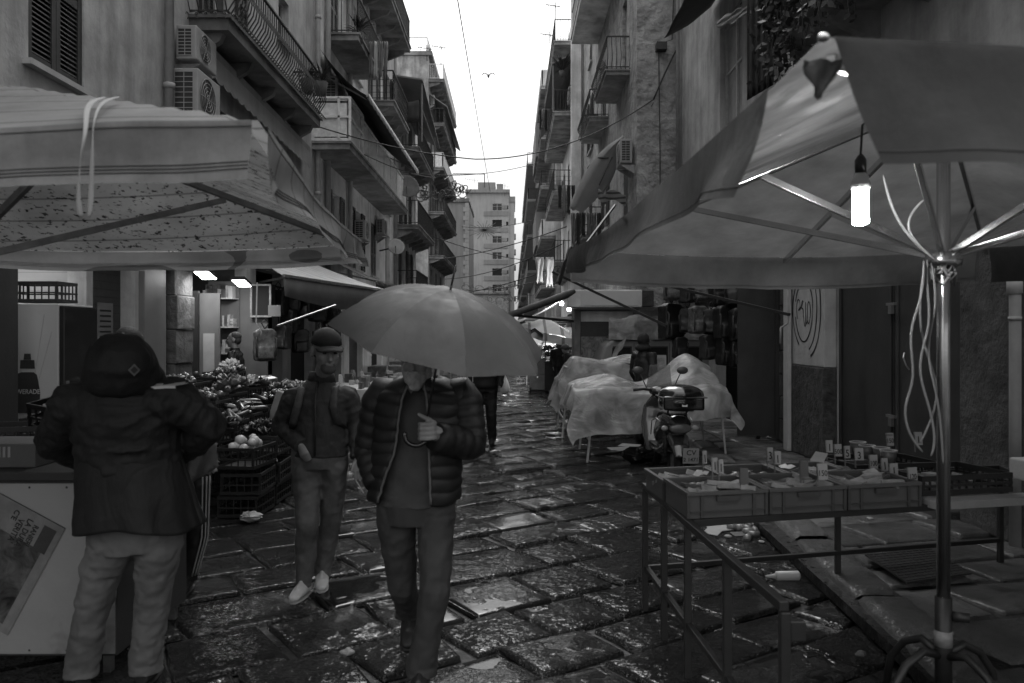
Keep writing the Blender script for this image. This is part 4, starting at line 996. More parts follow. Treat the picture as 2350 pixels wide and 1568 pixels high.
# baseline runs down the right edge; letters stand up towards it
text('RANIERI', 'headline', ink, pg, pq(.115, .135, .003), rot, .040, sx=.8); text('LA DURA', 'headline', ink, pg, pq(.12, .175, .003), rot, .044, sx=.85); text("VERITA'", 'headline', ink, pg, pq(.13, .217, .003), rot, .046, sx=.85); text("C'E", 'headline', ink, pg, pq(.06, .255, .003), rot, .04)
# crates on the counter
cb = crate('crate', .50, .34, .16, blk); cb.location = (-2.95, 4.75, 1.05); cb.rotation_euler = (0, 0, .3); tag(cb, 'black lattice crate on the counter top by the left edge', 'crate')
cb2 = dup(cb, (-2.62, 4.86, 1.14), -.2, 'black lattice crate tilted behind the other on the counter', None); cb2.rotation_euler = (.18, .1, -.4); cb2.location.z = 1.18
cb3 = dup(cb, (-2.95, 5.35, 1.22), .1, 'black lattice crate standing behind the counter near the fridge')
cb3.location = (-2.9, 5.25, 1.05)
cg = mat('printed_carton', .09, .7, .3, 3, .1)
t = thing('carton', 'dark carton with pale printed bars on the counter', 'carton', (-2.75, 4.35, 1.046))
MB().box(-2.98, -2.5, 4.18, 4.5, 1.046, 1.17).build('box', cg, t, bevel=.004)
mb = MB()
for k in range(7): mb.box(-2.80+.026*k, -2.80+.026*k+.014, 4.176, 4.179, 1.10, 1.155)
mb.build('printed_bars', card, t)
o = MB().grid([[(-2.72+.16*i/6, 4.52+.12*j/6, 1.19+.03*noise.noise(V((i*.8, j*.8, 1)))) for j in range(7)] for i in range(7)]).build('plastic_bag', mat('thin_pale_plastic', .45, .3, .2, 8, .6, trans=.4), smooth=True, solid=.002); tag(o, 'crumpled pale plastic bag lying on the dark carton', 'bag')

# ---------------------------------------------------------------- fridge in the first shop
t = thing('drinks_fridge', 'upright drinks fridge with a sports drink bottle printed on its side', 'fridge', (-4.65, 7.8, 0))
fx0, fx1, fy0, fy1 = -4.98, -4.22, 7.5, 8.12
MB().box(fx0, fx1-.05, fy0, fy1, .05, 2.03).build('cabinet', mat('fridge_white', .34, .35, .05, 2), t, bevel=.01)
MB().box(fx1-.049, fx1, fy0+.01, fy1-.01, .07, 2.01).build('glass_door', glass, t, bevel=.006)
MB().box(fx1+.001, fx1+.02, fy0+.04, fy0+.06, .9, 1.3).build('handle', gal, t)
ys = fy0-.004; bx = -4.56
dec = MB()
dec.prism([(bx-.07, ys, 1.42), (bx+.07, ys, 1.42), (bx+.065, ys, 1.50), (bx-.065, ys, 1.50)], (0, -.002, 0)); dec.prism([(bx-.035, ys, 1.503), (bx+.035, ys, 1.503), (bx+.03, ys, 1.56), (bx-.03, ys, 1.56)], (0, -.002, 0))
dec.prism([(bx-.17, ys, 1.0), (bx+.115, ys, 1.0), (bx+.12, ys, 1.2), (bx+.09, ys, 1.36), (bx+.06, ys, 1.385), (bx-.06, ys, 1.385), (bx-.12, ys, 1.36), (bx-.17, ys, 1.2)], (0, -.002, 0))
dec.build('bottle_print', mat('dark_print', .02, .4, .3, 5), t)
MB().prism([(bx-.17, ys, .45), (bx+.10, ys, .45), (bx+.115, ys, .995), (bx-.17, ys, .995)], (0, -.0015, 0)).build('bottle_body_print', mat('grey_print', .24, .4, .2, 5), t)
rays = []
for k in range(16):
    mb = MB(); a = R(-80+k*20+rnd.uniform(-6, 6)); r0, r1_ = .22, .22+rnd.uniform(.15, .42); c = V((bx, ys+.001, 1.1))
    q0, q1 = c+V((math.cos(a)*r0, 0, math.sin(a)*r0)), c+V((math.cos(a)*r1_, 0, math.sin(a)*r1_*1.5))
    if fx0+.02 < q1.x < fx1-.06 and .1 < q1.z < 1.98: mb.bar(q0, q1, .002, .006).build('ray_print', card, t)
text('POWERADE', 'lettering', card, t, (bx-.03, ys-.003, 1.20), frame((1, 0, 0), (0, 0, 1)), .062, sx=.9)
cc = crate('crate', .5, .36, .2, blk); cc.location = (-4.6, 7.8, 2.05); tag(cc, 'black lattice crate on top of the drinks fridge', 'crate')
t = thing('notice', 'framed notice sheet on the wall left of the fridge shop', 'notice', (XL+.03, 7.0, 1.9)); MB().box(XL+.001, XL+.012, 6.6, 7.08, 1.55, 2.2).build('sheet', mat('notice_paper', .14, .5, .1, 5), t)
mb = MB()
for k in range(9): mb.box(XL+.0125, XL+.0135, 6.66, 7.0, 2.1-.055*k, 2.1-.055*k+.02)
mb.build('printed_lines', ink, t)
t = thing('notice', 'small framed notice on the roller shutter between fridge and tiled pier', 'notice', (XL-.15, 9.1, 1.8)); MB().box(XL-.168, XL-.158, 8.95, 9.3, 1.5, 2.1).build('sheet', mat('notice_paper'), t)
mb = MB()
for k in range(7): mb.box(XL-.157, XL-.156, 9.0, 9.25, 2.0-.06*k, 2.0-.06*k+.02)
mb.build('printed_lines', ink, t)
area('shop_lamp', (-5.2, 7.9, 2.6), (-5.2, 7.9, 0), .4, 4)
l_ = MB().box(-5.5, -4.9, 7.85, 7.95, 2.68, 2.72).build('ceiling_lamp', lampe); tag(l_, 'fluorescent ceiling lamp inside the fridge shop', 'lamp')
# ---------------------------------------------------------------- air conditioners, awnings and fittings on the walls
def ac(side, X, d, z, w_, h_, label, dep=.3, grille=True):
    n = V((1, 0, 0)) if side == 'L' else V((-1, 0, 0)); s = n.x; t = thing('air_conditioner', label, 'air conditioner', (X+s*.05, d+w_/2, z), 0, 'air conditioners on the facades')
    x0, x1 = X+s*.07, X+s*(.07+dep); a, b_ = min(x0, x1), max(x0, x1)
    cs = MB().box(a, b_, d, d+w_, z, z+h_).build('casing', acm, t, bevel=.015)
    fx = x1+s*.004; c = V((fx, d+w_*.42, z+h_/2)); mb = MB(); r_ = h_*.42
    MB().lathe(c, [(0, 0), (r_, 0)], 20, Matrix.Rotation(R(90*s), 3, 'Y')).build('fan_opening', mat('ac_dark', .03, .6, .1), cs)
    for k in range(5): q = r_*(k+1)/5; mb.tube([c+V((s*.006, q*math.cos(R(a_)), q*math.sin(R(a_)))) for a_ in range(0, 361, 24)], .004, 4)
    for k in range(6): a_ = R(60*k); mb.bar(c+V((s*.007, 0, 0)), c+V((s*.007, r_*math.cos(a_), r_*math.sin(a_))), .006)
    mb.build('grille', acm, cs)
    mb = MB()      # side louvres on the end that faces down the street
    n_ = 8
    mb.box(a+.03, b_-.06, d-.004, d-.0005, z+.05, z+h_-.05)
    o = mb.build('coil', mat('ac_dark'), cs); mb = MB()
    for k in range(n_+1): zz = z+.05+(h_-.1)*k/n_; mb.box(a+.03, b_-.06, d-.010, d-.0045, zz-.005, zz+.005)
    for k in range(3): xx = a+.03+(b_-a-.09)*k/2; mb.box(xx-.005, xx+.005, d-.013, d-.0105, z+.045, z+h_-.045)
    mb.build('side_grille', acm, cs)
    for yy in (d+.1, d+w_-.12): MB().prism([(X, yy, z-.03), (x1, yy, z-.03), (X, yy, z-.25)], (0, .03, 0)).build('bracket', gal, t)
    return t
ac('L', XL, 10.5, 5.37, .72, .45, 'upper of two wall air conditioners beside the drain pipe, near left', .27)
ac('L', XL, 10.4, 4.58, .80, .64, 'larger lower air conditioner of the pair beside the drain pipe, near left', .33)
ac('L', XL, 18.9, 7.25, .8, .62, 'white air conditioner above the white framed balcony box')
ac('L', XL, 22.4, 4.4, .8, .55, 'air conditioner low on the second left block under its balcony')
ac('L', XL+.05, 31.0, 10.1, .7, .5, 'air conditioner under the lean-to canopy of the third left block', .25)
ac('L', -5.25, 50.6, 16.3, .8, .6, 'small air conditioner on the top balcony of the tall left block', .25)
ac('R', 3.1, 20.05, 6.05, .85, .6, 'white air conditioner on the rough tuff wall beside the flapping awning', .3)
ac('R', 2.83, 35.3, 12.1, .8, .6, 'air conditioner on the plant filled right balcony', .25)
ac('L', XL, 26.0, 5.0, .7, .5, 'air conditioner far along the second left block below its windows', .25)
darkc = mat('dark_awning_canvas', .045, .8, .25, 2, .2, grime=.3); palec = mat('pale_awning_plastic', .80, .35, .12, 3, .3, 12, trans=.3, stripe=(1, .42, .09, .6))
def sheet(A, B, C, D, n=14, m_=8, sag=.05, amp=.02, seed=0):
    A, B, C, D = map(V, (A, B, C, D)); g = []     # A->B along the wall, D->C outer edge
    for i in range(n+1):
        row = []
        for j in range(m_+1):
            a, b_ = i/n, j/m_; p = A*(1-a)*(1-b_)+B*a*(1-b_)+C*a*b_+D*(1-a)*b_
            p.z -= sag*4*b_*(1-b_)+amp*math.sin(a*19+seed)*b_; p += V((0, 0, amp*noise.noise(p*2.1))); row.append(p)
        g.append(row)
    return MB().grid(g)
def awning(label, A, B, C, D, m, val=.0, arms=True, name='awning', **k):
    t = thing(name, label, 'awning', A); sheet(A, B, C, D, **k).build('canvas', m, t, smooth=True, solid=.004)
    if val:
        g = []; n = 60
        for i in range(n+1): p = V(D).lerp(V(C), i/n); g.append([p+V((.01, 0, .0)), p+V((.03+.02*math.sin(i*.9), 0, -val*.6)), p+V((.02, 0, -val*(.85+.15*math.sin(i*1.3))))])
        MB().grid(g).build('valance', m if val < .2 else m, t, smooth=True, solid=.003)
    MB().bar(D, C, .04).build('front_bar', gal, t); 
    if arms:
        for q in (.05, .95):
            e = V(D).lerp(V(C), q); w0 = V(A).lerp(V(B), q); MB().bar(w0+V((0, 0, -.5)), e, .035).build('arm', gal, t)
    return t
awning('long dark awning with a ragged pale edge, upper left second block', (XL+.05, 18.4, 8.35), (XL+.05, 26, 8.1), (-3.05, 25.6, 6.95), (-3.2, 17.6, 7.0), darkc, .0, sag=.12, amp=.05)
g = []; 
for i in range(90): p = V((-3.2, 17.6, 7.0)).lerp(V((-3.05, 25.6, 6.95)), i/89); g.append([p+V((.03, 0, .06)), p+V((.045+.01*math.sin(i), 0, -.02)), p+V((.04, 0, -.10-.03*abs(math.sin(i*.7))))])
tag(MB().grid(g).build('valance', mat('pale_fringe', .42, .8, .2, 6, .2), smooth=True, solid=.004), 'pale scalloped fringe along the long dark awning', 'awning fringe')
awning('small dark awning near the top of the second left block', (XL+.05, 20, 12.9), (XL+.05, 23.5, 12.9), (-3.5, 23.5, 11.9), (-3.5, 20, 11.9), darkc, .1)
awning('bright striped plastic awning over the left shops', (XL+.02, 14.0, 3.15), (XL+.02, 17.2, 3.35), (-2.5, 16.5, 2.62), (-3.47, 12.1, 2.63), palec, .0, sag=.04, amp=.015)
awning('dark awning sloping behind the bright striped one', (XL+.02, 17.6, 3.75), (XL+.02, 22, 3.6), (-2.35, 19.5, 2.78), (-3.0, 17.4, 2.9), darkc, .15, sag=.08)
g = []
for i in range(31): p = V((-3.47, 12.1, 2.60)).lerp(V((-2.5, 16.5, 2.59)), i/30); g.append([p, p+V((.01, 0, -.16)), p+V((.02, 0, -.28-.14*math.sin(i/30*3.1))) ])
tag(MB().grid(g).build('valance', mat('grey_valance', .14, .7, .2, 3, .3, trans=.3), smooth=True, solid=.003), 'grey skirt hanging along the front of the bright striped awning', 'awning skirt')
tag(MB().tube([(-3.36, 11.4, 1.86), P(770, 700, 13.0)], .014, 8).build('support_rod', steel), 'bright metal rod rising from the hanging bags to the striped awning', 'rod')
tag(MB().tube([P(590, 648, 11.6), P(588, 740, 11.6), P(600, 762, 11.6), P(598, 775, 11.6)], .011, 8).build('crank_handle', cab, smooth=True), 'white awning crank hanging beside the lit shop doorway', 'crank')
# pale awning flung up by the wind, right
pf = mat('pale_flapping_canvas', .46, .8, .12, 2, .2, trans=.25)
g = []
top = [P(1435, 312, 21.0), P(1395, 335, 21.1), P(1355, 372, 21.2), P(1332, 412, 21.3), P(1312, 455, 21.4), P(1306, 480, 21.4)]
bot = [P(1432, 325, 21.6), P(1418, 375, 21.8), P(1398, 430, 21.9), P(1372, 455, 22.0), P(1350, 480, 22.0), P(1335, 488, 22.0)]
for a, b_ in zip(top, bot): g.append([a.lerp(b_, j/8)+V((-.10*math.sin(math.pi*j/8), -.25*math.sin(math.pi*j/8), .05*math.sin(j*2+a.z*3))) for j in range(9)])
t = thing('awning', 'pale balcony awning flipped up by the wind on the right', 'awning', P(1400, 470, 22)); MB().grid(g).build('canvas', pf, t, smooth=True, solid=.006, sub=1)
MB().bar(P(1375, 425, 21.0), P(1405, 360, 20.9), .03).build('frame', iron, t); MB().tube([P(1346, 430, 21.5), P(1350, 385, 21.4), P(1370, 362, 21.2), P(1396, 362, 21)], .03, 6).build('hoop', iron, t, smooth=True)
g = [[P(1372+8*i, 430+3*j+6*i*(1 if i < 3 else .3)+4*math.sin(i), 20.9+.03*j) for j in range(9)] for i in range(9)]
MB().grid(g).build('striped_flap', mat('striped_canvas', .40, .8, .1, 4, stripe=(2, .12, .4, .25)), t, smooth=True, solid=.004)

def cloth(label, cat, x, y, w_, h_, d, m, n=3, seed=0, name='laundry', group='laundry hanging from the balconies'):
    t = thing(name, label, cat, P(x, y, d), 0, group); rr = random.Random(seed)
    for k in range(n):
        c = P(x+(k-(n-1)/2)*w_/n*1.02, y, d+.05*k); ww = w_/n/F*d*.8; hh = h_/F*d*rr.uniform(.7, 1.0)
        g = [[c+V(((i/6-.5)*ww*(1-.25*j/8+.1*math.sin(j)), .06*math.sin(i*1.7+k+j*.5), -hh*j/8*(1+.08*math.sin(i*2.2+k)))) for j in range(9)] for i in range(7)]
        MB().grid(g).build(('garment'), m[k % len(m)], t, smooth=True, solid=.01)
ld, ll = mat('dark_laundry', .03, .9, .4, 5), mat('white_laundry', .5, .9, .1, 5, .2, 20, trans=.2); lm = mat('grey_laundry', .16, .9, .3, 5)
cloth('dark clothes drying on the right balcony beside the flapping awning', 'laundry', 1300, 425, 40, 70, 28, [ld, lm, ld], 4, 1)
cloth('mixed clothes hanging below the flapping awning', 'laundry', 1345, 488, 70, 75, 22.5, [lm, ld, ld, lm], 6, 2)
cloth('two white cloths hanging over the street on the right', 'laundry', 1250, 590, 45, 75, 24, [ll], 2, 3)
cloth('dark clothes on the higher right balcony line', 'laundry', 1250, 250, 26, 60, 38, [ld, lm], 4, 4)
cloth('cloths hanging from the upper left balcony under the small awning', 'laundry', 868, 95, 45, 90, 20.5, [lm, ll, lm], 4, 5)
# satellite dishes
for k, (x, y, d, r_) in enumerate(((908, 567, 24, .26), (933, 430, 27, .42))):
    c = P(x, y, d); t = thing('satellite_dish', ('small grey satellite dish low on the left facades', 'larger dark satellite dish half hidden behind the balcony rail')[k], 'satellite dish', c)
    ax = Matrix.Rotation(R(70), 3, 'X') @ Matrix.Rotation(R(20), 3, 'Y')
    MB().lathe(c, [(r_*q/6, .25*r_*(q/6)**2) for q in range(7)], 20, ax).build('dish', (pl_mid, pl_dark)[k], t, smooth=True, solid=.01); MB().bar(c, c+V((-.5, .1, -.1)), .04).build('arm', iron, t); MB().bar(c+V((0, .02, -r_)), c+V((.05, -.35, 0)), .015).build('feed_arm', iron, t)
# antennas
def antenna(x, y0, y1, d, label, tilt=0, n=6):
    t = thing('antenna', label, 'antenna', P(x, y1, d), 0, 'roof antennas'); mb = MB(); mb.bar(P(x, y1, d), P(x+tilt, y0, d), .04)
    mb.build('mast', iron, t); k = d/F; mb = MB(); c = P(x+tilt, y0+8, d); mb.bar(c+V((-22*k, 0, 3*k)), c+V((12*k, 0, -2*k)), .03)
    for i in range(n): q = c+V((-22*k+34*k*i/n, 0, 3*k-5*k*i/n)); mb.bar(q+V((0, 0, -5*k)), q+V((2*k, .3, 6*k)), .02)
    mb.build('elements', iron, t)
antenna(1012, 100, 150, 50, 'right hand aerial on the tall left block roof'); antenna(980, 103, 140, 50, 'left hand aerial on the tall left block roof', 0, 5)
antenna(1274, 5, 100, 37, 'tall aerial on the right roofline'); antenna(1262, 72, 100, 38, 'short low aerial below the tall one on the right roofline')
antenna(1158, 418, 452, 150, 'thin aerial on the far tower'); antenna(1088, 405, 440, 150, 'aerial at the left end of the far tower roof')
# gull
t = thing('gull', 'gull gliding with spread wings in the white sky', 'bird', P(1121, 174, 50))
c = P(1121, 175, 50); gm = mat('gull_grey', .16, .8, .2, 3); mb = MB()
body = mb.loft([c+V((0, -.30, 0)), c+V((0, -.22, .02)), c+V((0, -.05, 0)), c+V((0, .15, 0)), c+V((0, .32, .01))], [.01, .05, .075, .06, .015], 10); 
for s in (-1, 1):
    pts = [c+V((0, -.03, .01)), c+V((s*.16, -.07, .17)), c+V((s*.30, -.03, .19)), c+V((s*.46, .05, .05))]; mb.loft(pts, [(.03, .10), (.018, .085), (.014, .07), (.006, .02)], 8, side=(0, 0, 1))
mb.build('body', gm, t, smooth=True)
# overhead cables and string lights
wire = mat('overhead_wire', .02, .6, .1)
def wireo(pts, r_, label, name='overhead_cable'): tag(MB().tube(pts, r_, 6).build(name, wire, smooth=True), label, 'cable', 'cables over the street')
wireo(curve_pts(P(735, 292, 16.5), P(1090, 365, 19), .1)+curve_pts(P(1090, 365, 19), P(1500, 228, 19.6), .38)[1:], .014, 'thick sagging cable crossing the street')
wireo(curve_pts(P(1047, -20, 14), P(1125, 440, 40), .05), .011, 'long thin cable running down the sky')
wireo(curve_pts(P(1500, 228, 19.6), P(1560, 100, 19.6), -.05)+curve_pts(P(1560, 100, 19.6), P(1720, -10, 14), .1)[1:], .02, 'cable climbing the rough wall to the pale facade')
wireo(curve_pts(P(1500, 235, 19.6), P(1340, 480, 26), .1), .008, 'thin wire slanting down past the iron balconies')
for k, (a, b_, d0, d1, s_) in enumerate((((905, 392), (1240, 372), 28, 30, .3), ((790, 330), (1000, 408), 18, 28, .15), ((1000, 595), (1300, 520), 40, 30, .2), ((1020, 640), (1290, 560), 45, 30, .3), ((1000, 660), (1250, 640), 40, 40, .3), ((960, 530), (1250, 600), 36, 50, .3), ((1010, 680), (1280, 610), 36, 34, .2), ((1060, 520), (1240, 500), 60, 60, .3))):
    wireo(curve_pts(P(*a, d0), P(*b_, d1), s_), .012 if d0 < 35 else .02, ['thin wire below the thick sagging cable', 'thin wire leaving the white framed balcony', 'upper string wire across the far street', 'second string wire across the far street', 'lowest level wire across the far street', 'wire sloping right across the far tower', 'wire sloping up to the right laundry', 'straight wire crossing the far tower front'][k])
lite = mat('festoon_frame', .13, .5, .2, bump=0)
def festoon(label, mk, loc): tag(mk().build('festive_light', lite, smooth=False), label, 'festive light', 'unlit festive street decorations')
def spiral(cx, cy, d, r_, n, seed):
    mb = MB(); k = d/F; rr = random.Random(seed)
    for q in range(n):
        a0 = rr.uniform(0, 6.28); ox, oy = rr.uniform(-r_, r_), rr.uniform(-r_*.5, r_*.5); s = rr.choice((-1, 1)); r0 = rr.uniform(.35, .8)*r_*.7
        mb.tube([P(cx+ox+r0*(1-.12*i/2)*math.cos(a0+s*i*.55), cy+oy+r0*(1-.12*i/2)*math.sin(a0+s*i*.55), d) for i in range(14)], .022, 4)
    return mb
festoon('curling festive light arch against the far left facades', lambda: spiral(1050, 432, 36, 26, 12, 3), None)
festoon('tangled festive lights in front of the stacked left balconies', lambda: spiral(990, 440, 33, 26, 12, 5), None)
def burst(cx, cy, d, r_, n):
    mb = MB()
    for i in range(n): a = 6.283*i/n; q = r_*(1 if i % 2 else .7); mb.bar(P(cx, cy, d), P(cx+q*1.4*math.cos(a), cy+q*.8*math.sin(a), d), .05)
    return mb
festoon('festive light shaped like a starburst before the far tower', lambda: burst(1112, 528, 70, 28, 22), None)
mb = MB(); mb.bar(P(1040, 399, 36), P(1112, 399, 36), .04); mb.bar(P(1112, 399, 36), P(1112, 430, 36), .04); mb.bar(P(1040, 399, 36), P(1020, 412, 35), .03); tag(mb.build('light_bracket', lite), 'thin square frame that carries the curling festive lights', 'light frame')
tag(sum_mb := None, '') if False else None
r_ = random.Random(9); mb = MB()
for q in range(46):
    x, y = r_.uniform(1065, 1205), r_.uniform(655, 735); d = 42; a = r_.uniform(0, 6.28); k = r_.uniform(6, 16)
    mb.tube([P(x+k*math.cos(a+i*.5)*(.5+i*.06), y+k*.6*math.sin(a+i*.5), d) for i in range(8)], .018, 4)
tag(mb.build('string_lights', lite, kind='stuff'), 'dense net of unlit string lights hanging across the street end', 'string lights')

# ---------------------------------------------------------------- lit shop on the left
sheetm = mat('steel_door_panel', .13, .4, .15, 3, .1, streak=.3); shelfm = mat('shelf_board', .35, .6, .1)
def shop_lamp(x, y, d, label):
    c = P(x, y, d); t = thing('shop_lamp', label, 'lamp', c, 0, 'lit strip lamps over the shop door')
    MB().obox(c+V((0, 0, .03)), (.22, .34, .05), Matrix.Rotation(R(-14), 3, 'X')).build('housing', blackm, t)
    MB().obox(c+V((0.01, 0, -.002)), (.19, .30, .012), Matrix.Rotation(R(-14), 3, 'X')).build('diffuser', mat('lamp_lit', .8, .5, 0, bump=0, emit=14), t)
    area('shop_lamp_light', tuple(c+V((0, .05, -.05))), tuple(c+V((-.5, .9, -1.6))), .2, 8)
shop_lamp(470, 632, 10.75, 'left hand glowing strip lamp above the shop door'); shop_lamp(553, 650, 12.2, 'right hand glowing strip lamp above the shop door')
t = thing('door_panel', 'tall bright sheet metal door leaf left of the medicine shelves', 'door', (-4.3, 11.3, 0)); MB().box(-4.52, -4.42, 11.2, 11.28, .1, 2.35).build('stile', blackm, t); MB().box(-4.42, -4.13, 11.26, 11.30, .1, 2.32).build('leaf', sheetm, t, bevel=.005)
p_ = MB().box(-4.36, -4.2, 11.244, 11.25, 1.0, 1.75).build('poster', card, t)
t = thing('door_panel', 'tall sheet metal door leaf right of the medicine shelves', 'door', (-4.2, 13.3, 0)); MB().box(-4.50, -4.02, 13.1, 13.14, .1, 2.5).build('leaf', sheetm, t, bevel=.005)
t = thing('shelf_rack', 'narrow lit shelf rack packed with small boxes in the left shop', 'shelves', (-4.6, 12.7, 0))
MB().box(-4.95, -4.45, 12.98, 13.0, .1, 2.6).build('back', sheetm, t)
mb = None
for z in (1.0, 1.42, 1.84, 2.3): MB().box(-4.95, -4.45, 12.7, 12.975, z, z+.02).build('shelf', shelfm, t)
r_ = random.Random(3)
for z in (1.02, 1.44, 1.86, 2.32):
    x = -4.94
    while x < -4.5:
        w2, h2 = r_.uniform(.03, .07), r_.uniform(.06, .22); n_ = r_.choice((1, 2, 3))
        for q in range(n_):
            hh = h2/n_; o = MB().box(x, x+w2*.95, 12.72+r_.uniform(0, .03), 12.9, z+hh*q+.001, z+hh*(q+1)-.002).build('product_box', r_.choice((card, pk[1], pk[2], card)))
            tag(o, 'small product box stacked on the lit shelf rack', 'box', 'product boxes on the lit shelf rack')
        x += w2+.004
t = thing('shop_window', 'small dark framed window cabinet between the lit shop and hanging bags', 'cabinet', P(600, 690, 13)); c = P(600, 690, 13)
MB().box(c.x-.17, c.x+.17, 12.98, 13.2, c.z-.27, c.z+.27).build('box', dark, t); 
mb = MB()
for a in (-.17, .14): mb.box(c.x+a, c.x+a+.03, 12.95, 12.979, c.z-.27, c.z+.27)
mb.box(c.x-.14, c.x+.14, 12.95, 12.979, c.z-.27, c.z-.24); mb.box(c.x-.14, c.x+.14, 12.95, 12.979, c.z+.24, c.z+.27); mb.build('frame', pk[2], t)
# bags and backpacks
bagm = [mat('black_nylon_bag', .010, .5, .3, 8, .3, 30), mat('charcoal_bag', .025, .55, .4, 7, .3, 30), mat('grey_printed_bag', .09, .6, .7, 14, .3, 30)]
def backpack(loc, s, m, label, group, rz=0):
    t = thing('backpack', label, 'bag', loc, 0, group)
    mb = MB(); mb.obox((0, 0, -.22*s), (.29*s, .17*s, .42*s)); mb.obox((0, -.09*s, -.31*s), (.22*s, .09*s, .18*s)); mb.obox((0, -.02*s, -.03*s), (.2*s, .13*s, .1*s))
    mb.rot(Matrix.Rotation(rz, 3, 'Z')).mv(loc); mb.build('bag', m, t, smooth=True, remesh=.018*s, relax=5, disp=.03, dscale=.12)
    mb = MB(); pts = [V((0.0, .0, .02*s)), V((.05*s, -.02*s, .10*s)), V((0, -.02*s, .16*s)), V((-.05*s, -.02*s, .10*s)), V((0, 0, .02*s))]; mb.tube(pts, .008*s, 6)
    for sx in (-1, 1): mb.tube([V((sx*.07*s, .07*s, 0)), V((sx*.14*s, -.13*s, -.12*s)), V((sx*.13*s, -.11*s, -.35*s)), V((sx*.10*s, .0, -.42*s))], .012*s, 6)
    mb.rot(Matrix.Rotation(rz, 3, 'Z')).mv(loc); mb.build('strap', bagm[1], t, smooth=True)
    return t
bags_r = [(1545, 655, 13.6, 1.1, 2), (1580, 672, 13.4, .9, 1), (1612, 660, 13.2, 1.0, 2), (1650, 668, 13.0, 1.1, 0), (1690, 660, 12.6, 1.2, 0), (1540, 730, 13.8, 1.4, 0), (1578, 740, 13.5, .9, 1), (1602, 735, 13.0, 1.0, 2), (1632, 742, 12.9, .9, 0), (1665, 735, 12.7, 1.2, 0), (1700, 740, 12.5, 1.2, 0), (1560, 805, 13.7, .8, 1), (1625, 800, 12.9, .9, 1), (1668, 800, 12.7, 1.1, 0), (1700, 805, 12.5, 1.1, 0)]
where = 'topmost row of the hanging bags, far end;second bag of the top row;printed bag in the middle of the top row;black bag right of the printed one in the top row;black bag at the near end of the top row;large round black backpack at the far end of the middle row;small bag beside the large round backpack;shiny printed bag in the middle row;small black bag of the middle row;wide black backpack in the middle row;black bag at the near end of the middle row;small bag in the lowest row, far end;bag of the lowest row behind the raised plastic sheet;black bag in the lowest row;bag at the near end of the lowest row'.split(';')
for (x, y, d, s, k), l in zip(bags_r, where): backpack(P(x, y-30, d), s, bagm[k], l+', right' if 'right' not in l else l, 'bags hanging outside the right shop', rnd.uniform(-.6, .6))
t = thing('hanging_rail', 'dark steel rail from which the right shop bags hang', 'rail', P(1620, 640, 13.2))
for z in (2.75, 2.3): MB().bar(V((3.0, 14.3, z)), V((3.75, 12.3, z)), .03).build('bar', blackm, t)
MB().bar(V((3.0, 14.3, .13)), V((3.0, 14.3, 2.9)), .04).build('post', blackm, t); MB().bar(V((3.78, 12.25, .13)), V((3.78, 12.25, 2.9)), .05).build('post', blackm, t)
t = thing('door_leaf', 'tall black shop door leaf folded out beside the hanging bags', 'door', (3.75, 12.0, .13)); MB().box(3.42, 3.98, 12.05, 12.10, .2, 2.9).build('leaf', dm, t); MB().box(3.97, 4.03, 12.0, 12.12, .15, 2.95).build('post', dm, t)
bags_l = [(640, 700, 13.5, 1.0, 0), (668, 690, 13.8, 1.0, 1), (700, 700, 14.0, 1.1, 0), (728, 715, 14.3, 1.0, 1), (608, 790, 12.3, 1.1, 2), (650, 780, 13.4, .9, 1), (690, 790, 13.8, .9, 0), (735, 790, 14.2, .9, 2), (662, 745, 13.6, .9, 0), (760, 740, 14.6, 1.0, 0)]
wl = 'dark bag hanging under the striped awning, leftmost;second dark bag under the striped awning;broad black bag under the striped awning;bag near the capped man under the awning;grey backpack in the lamp light by the shop door;small bag low beside the grey backpack;black bag low behind the capped man;printed bag behind the cap;black bag in the middle of the left hanging goods;black bag at the far end of the left hanging goods'.split(';')
for (x, y, d, s, k), l in zip(bags_l, wl): backpack(P(x, y-32, d), s, bagm[k], l, 'bags hanging outside the left shops', rnd.uniform(-.6, .6))
tag(MB().bar(P(620, 655, 13.4), P(790, 690, 15), .03).build('hanging_rail', blackm), 'steel rail that holds the left hanging bags under the striped awning', 'rail')
s_ = P(630, 713, 12.8); t = thing('sign_card', 'pale square card hanging among the left bags', 'card', s_); MB().box(s_.x-.10, s_.x+.10, 12.79, 12.8, s_.z-.09, s_.z+.09).build('card', mat('dull_card', .12, .7, .1), t)

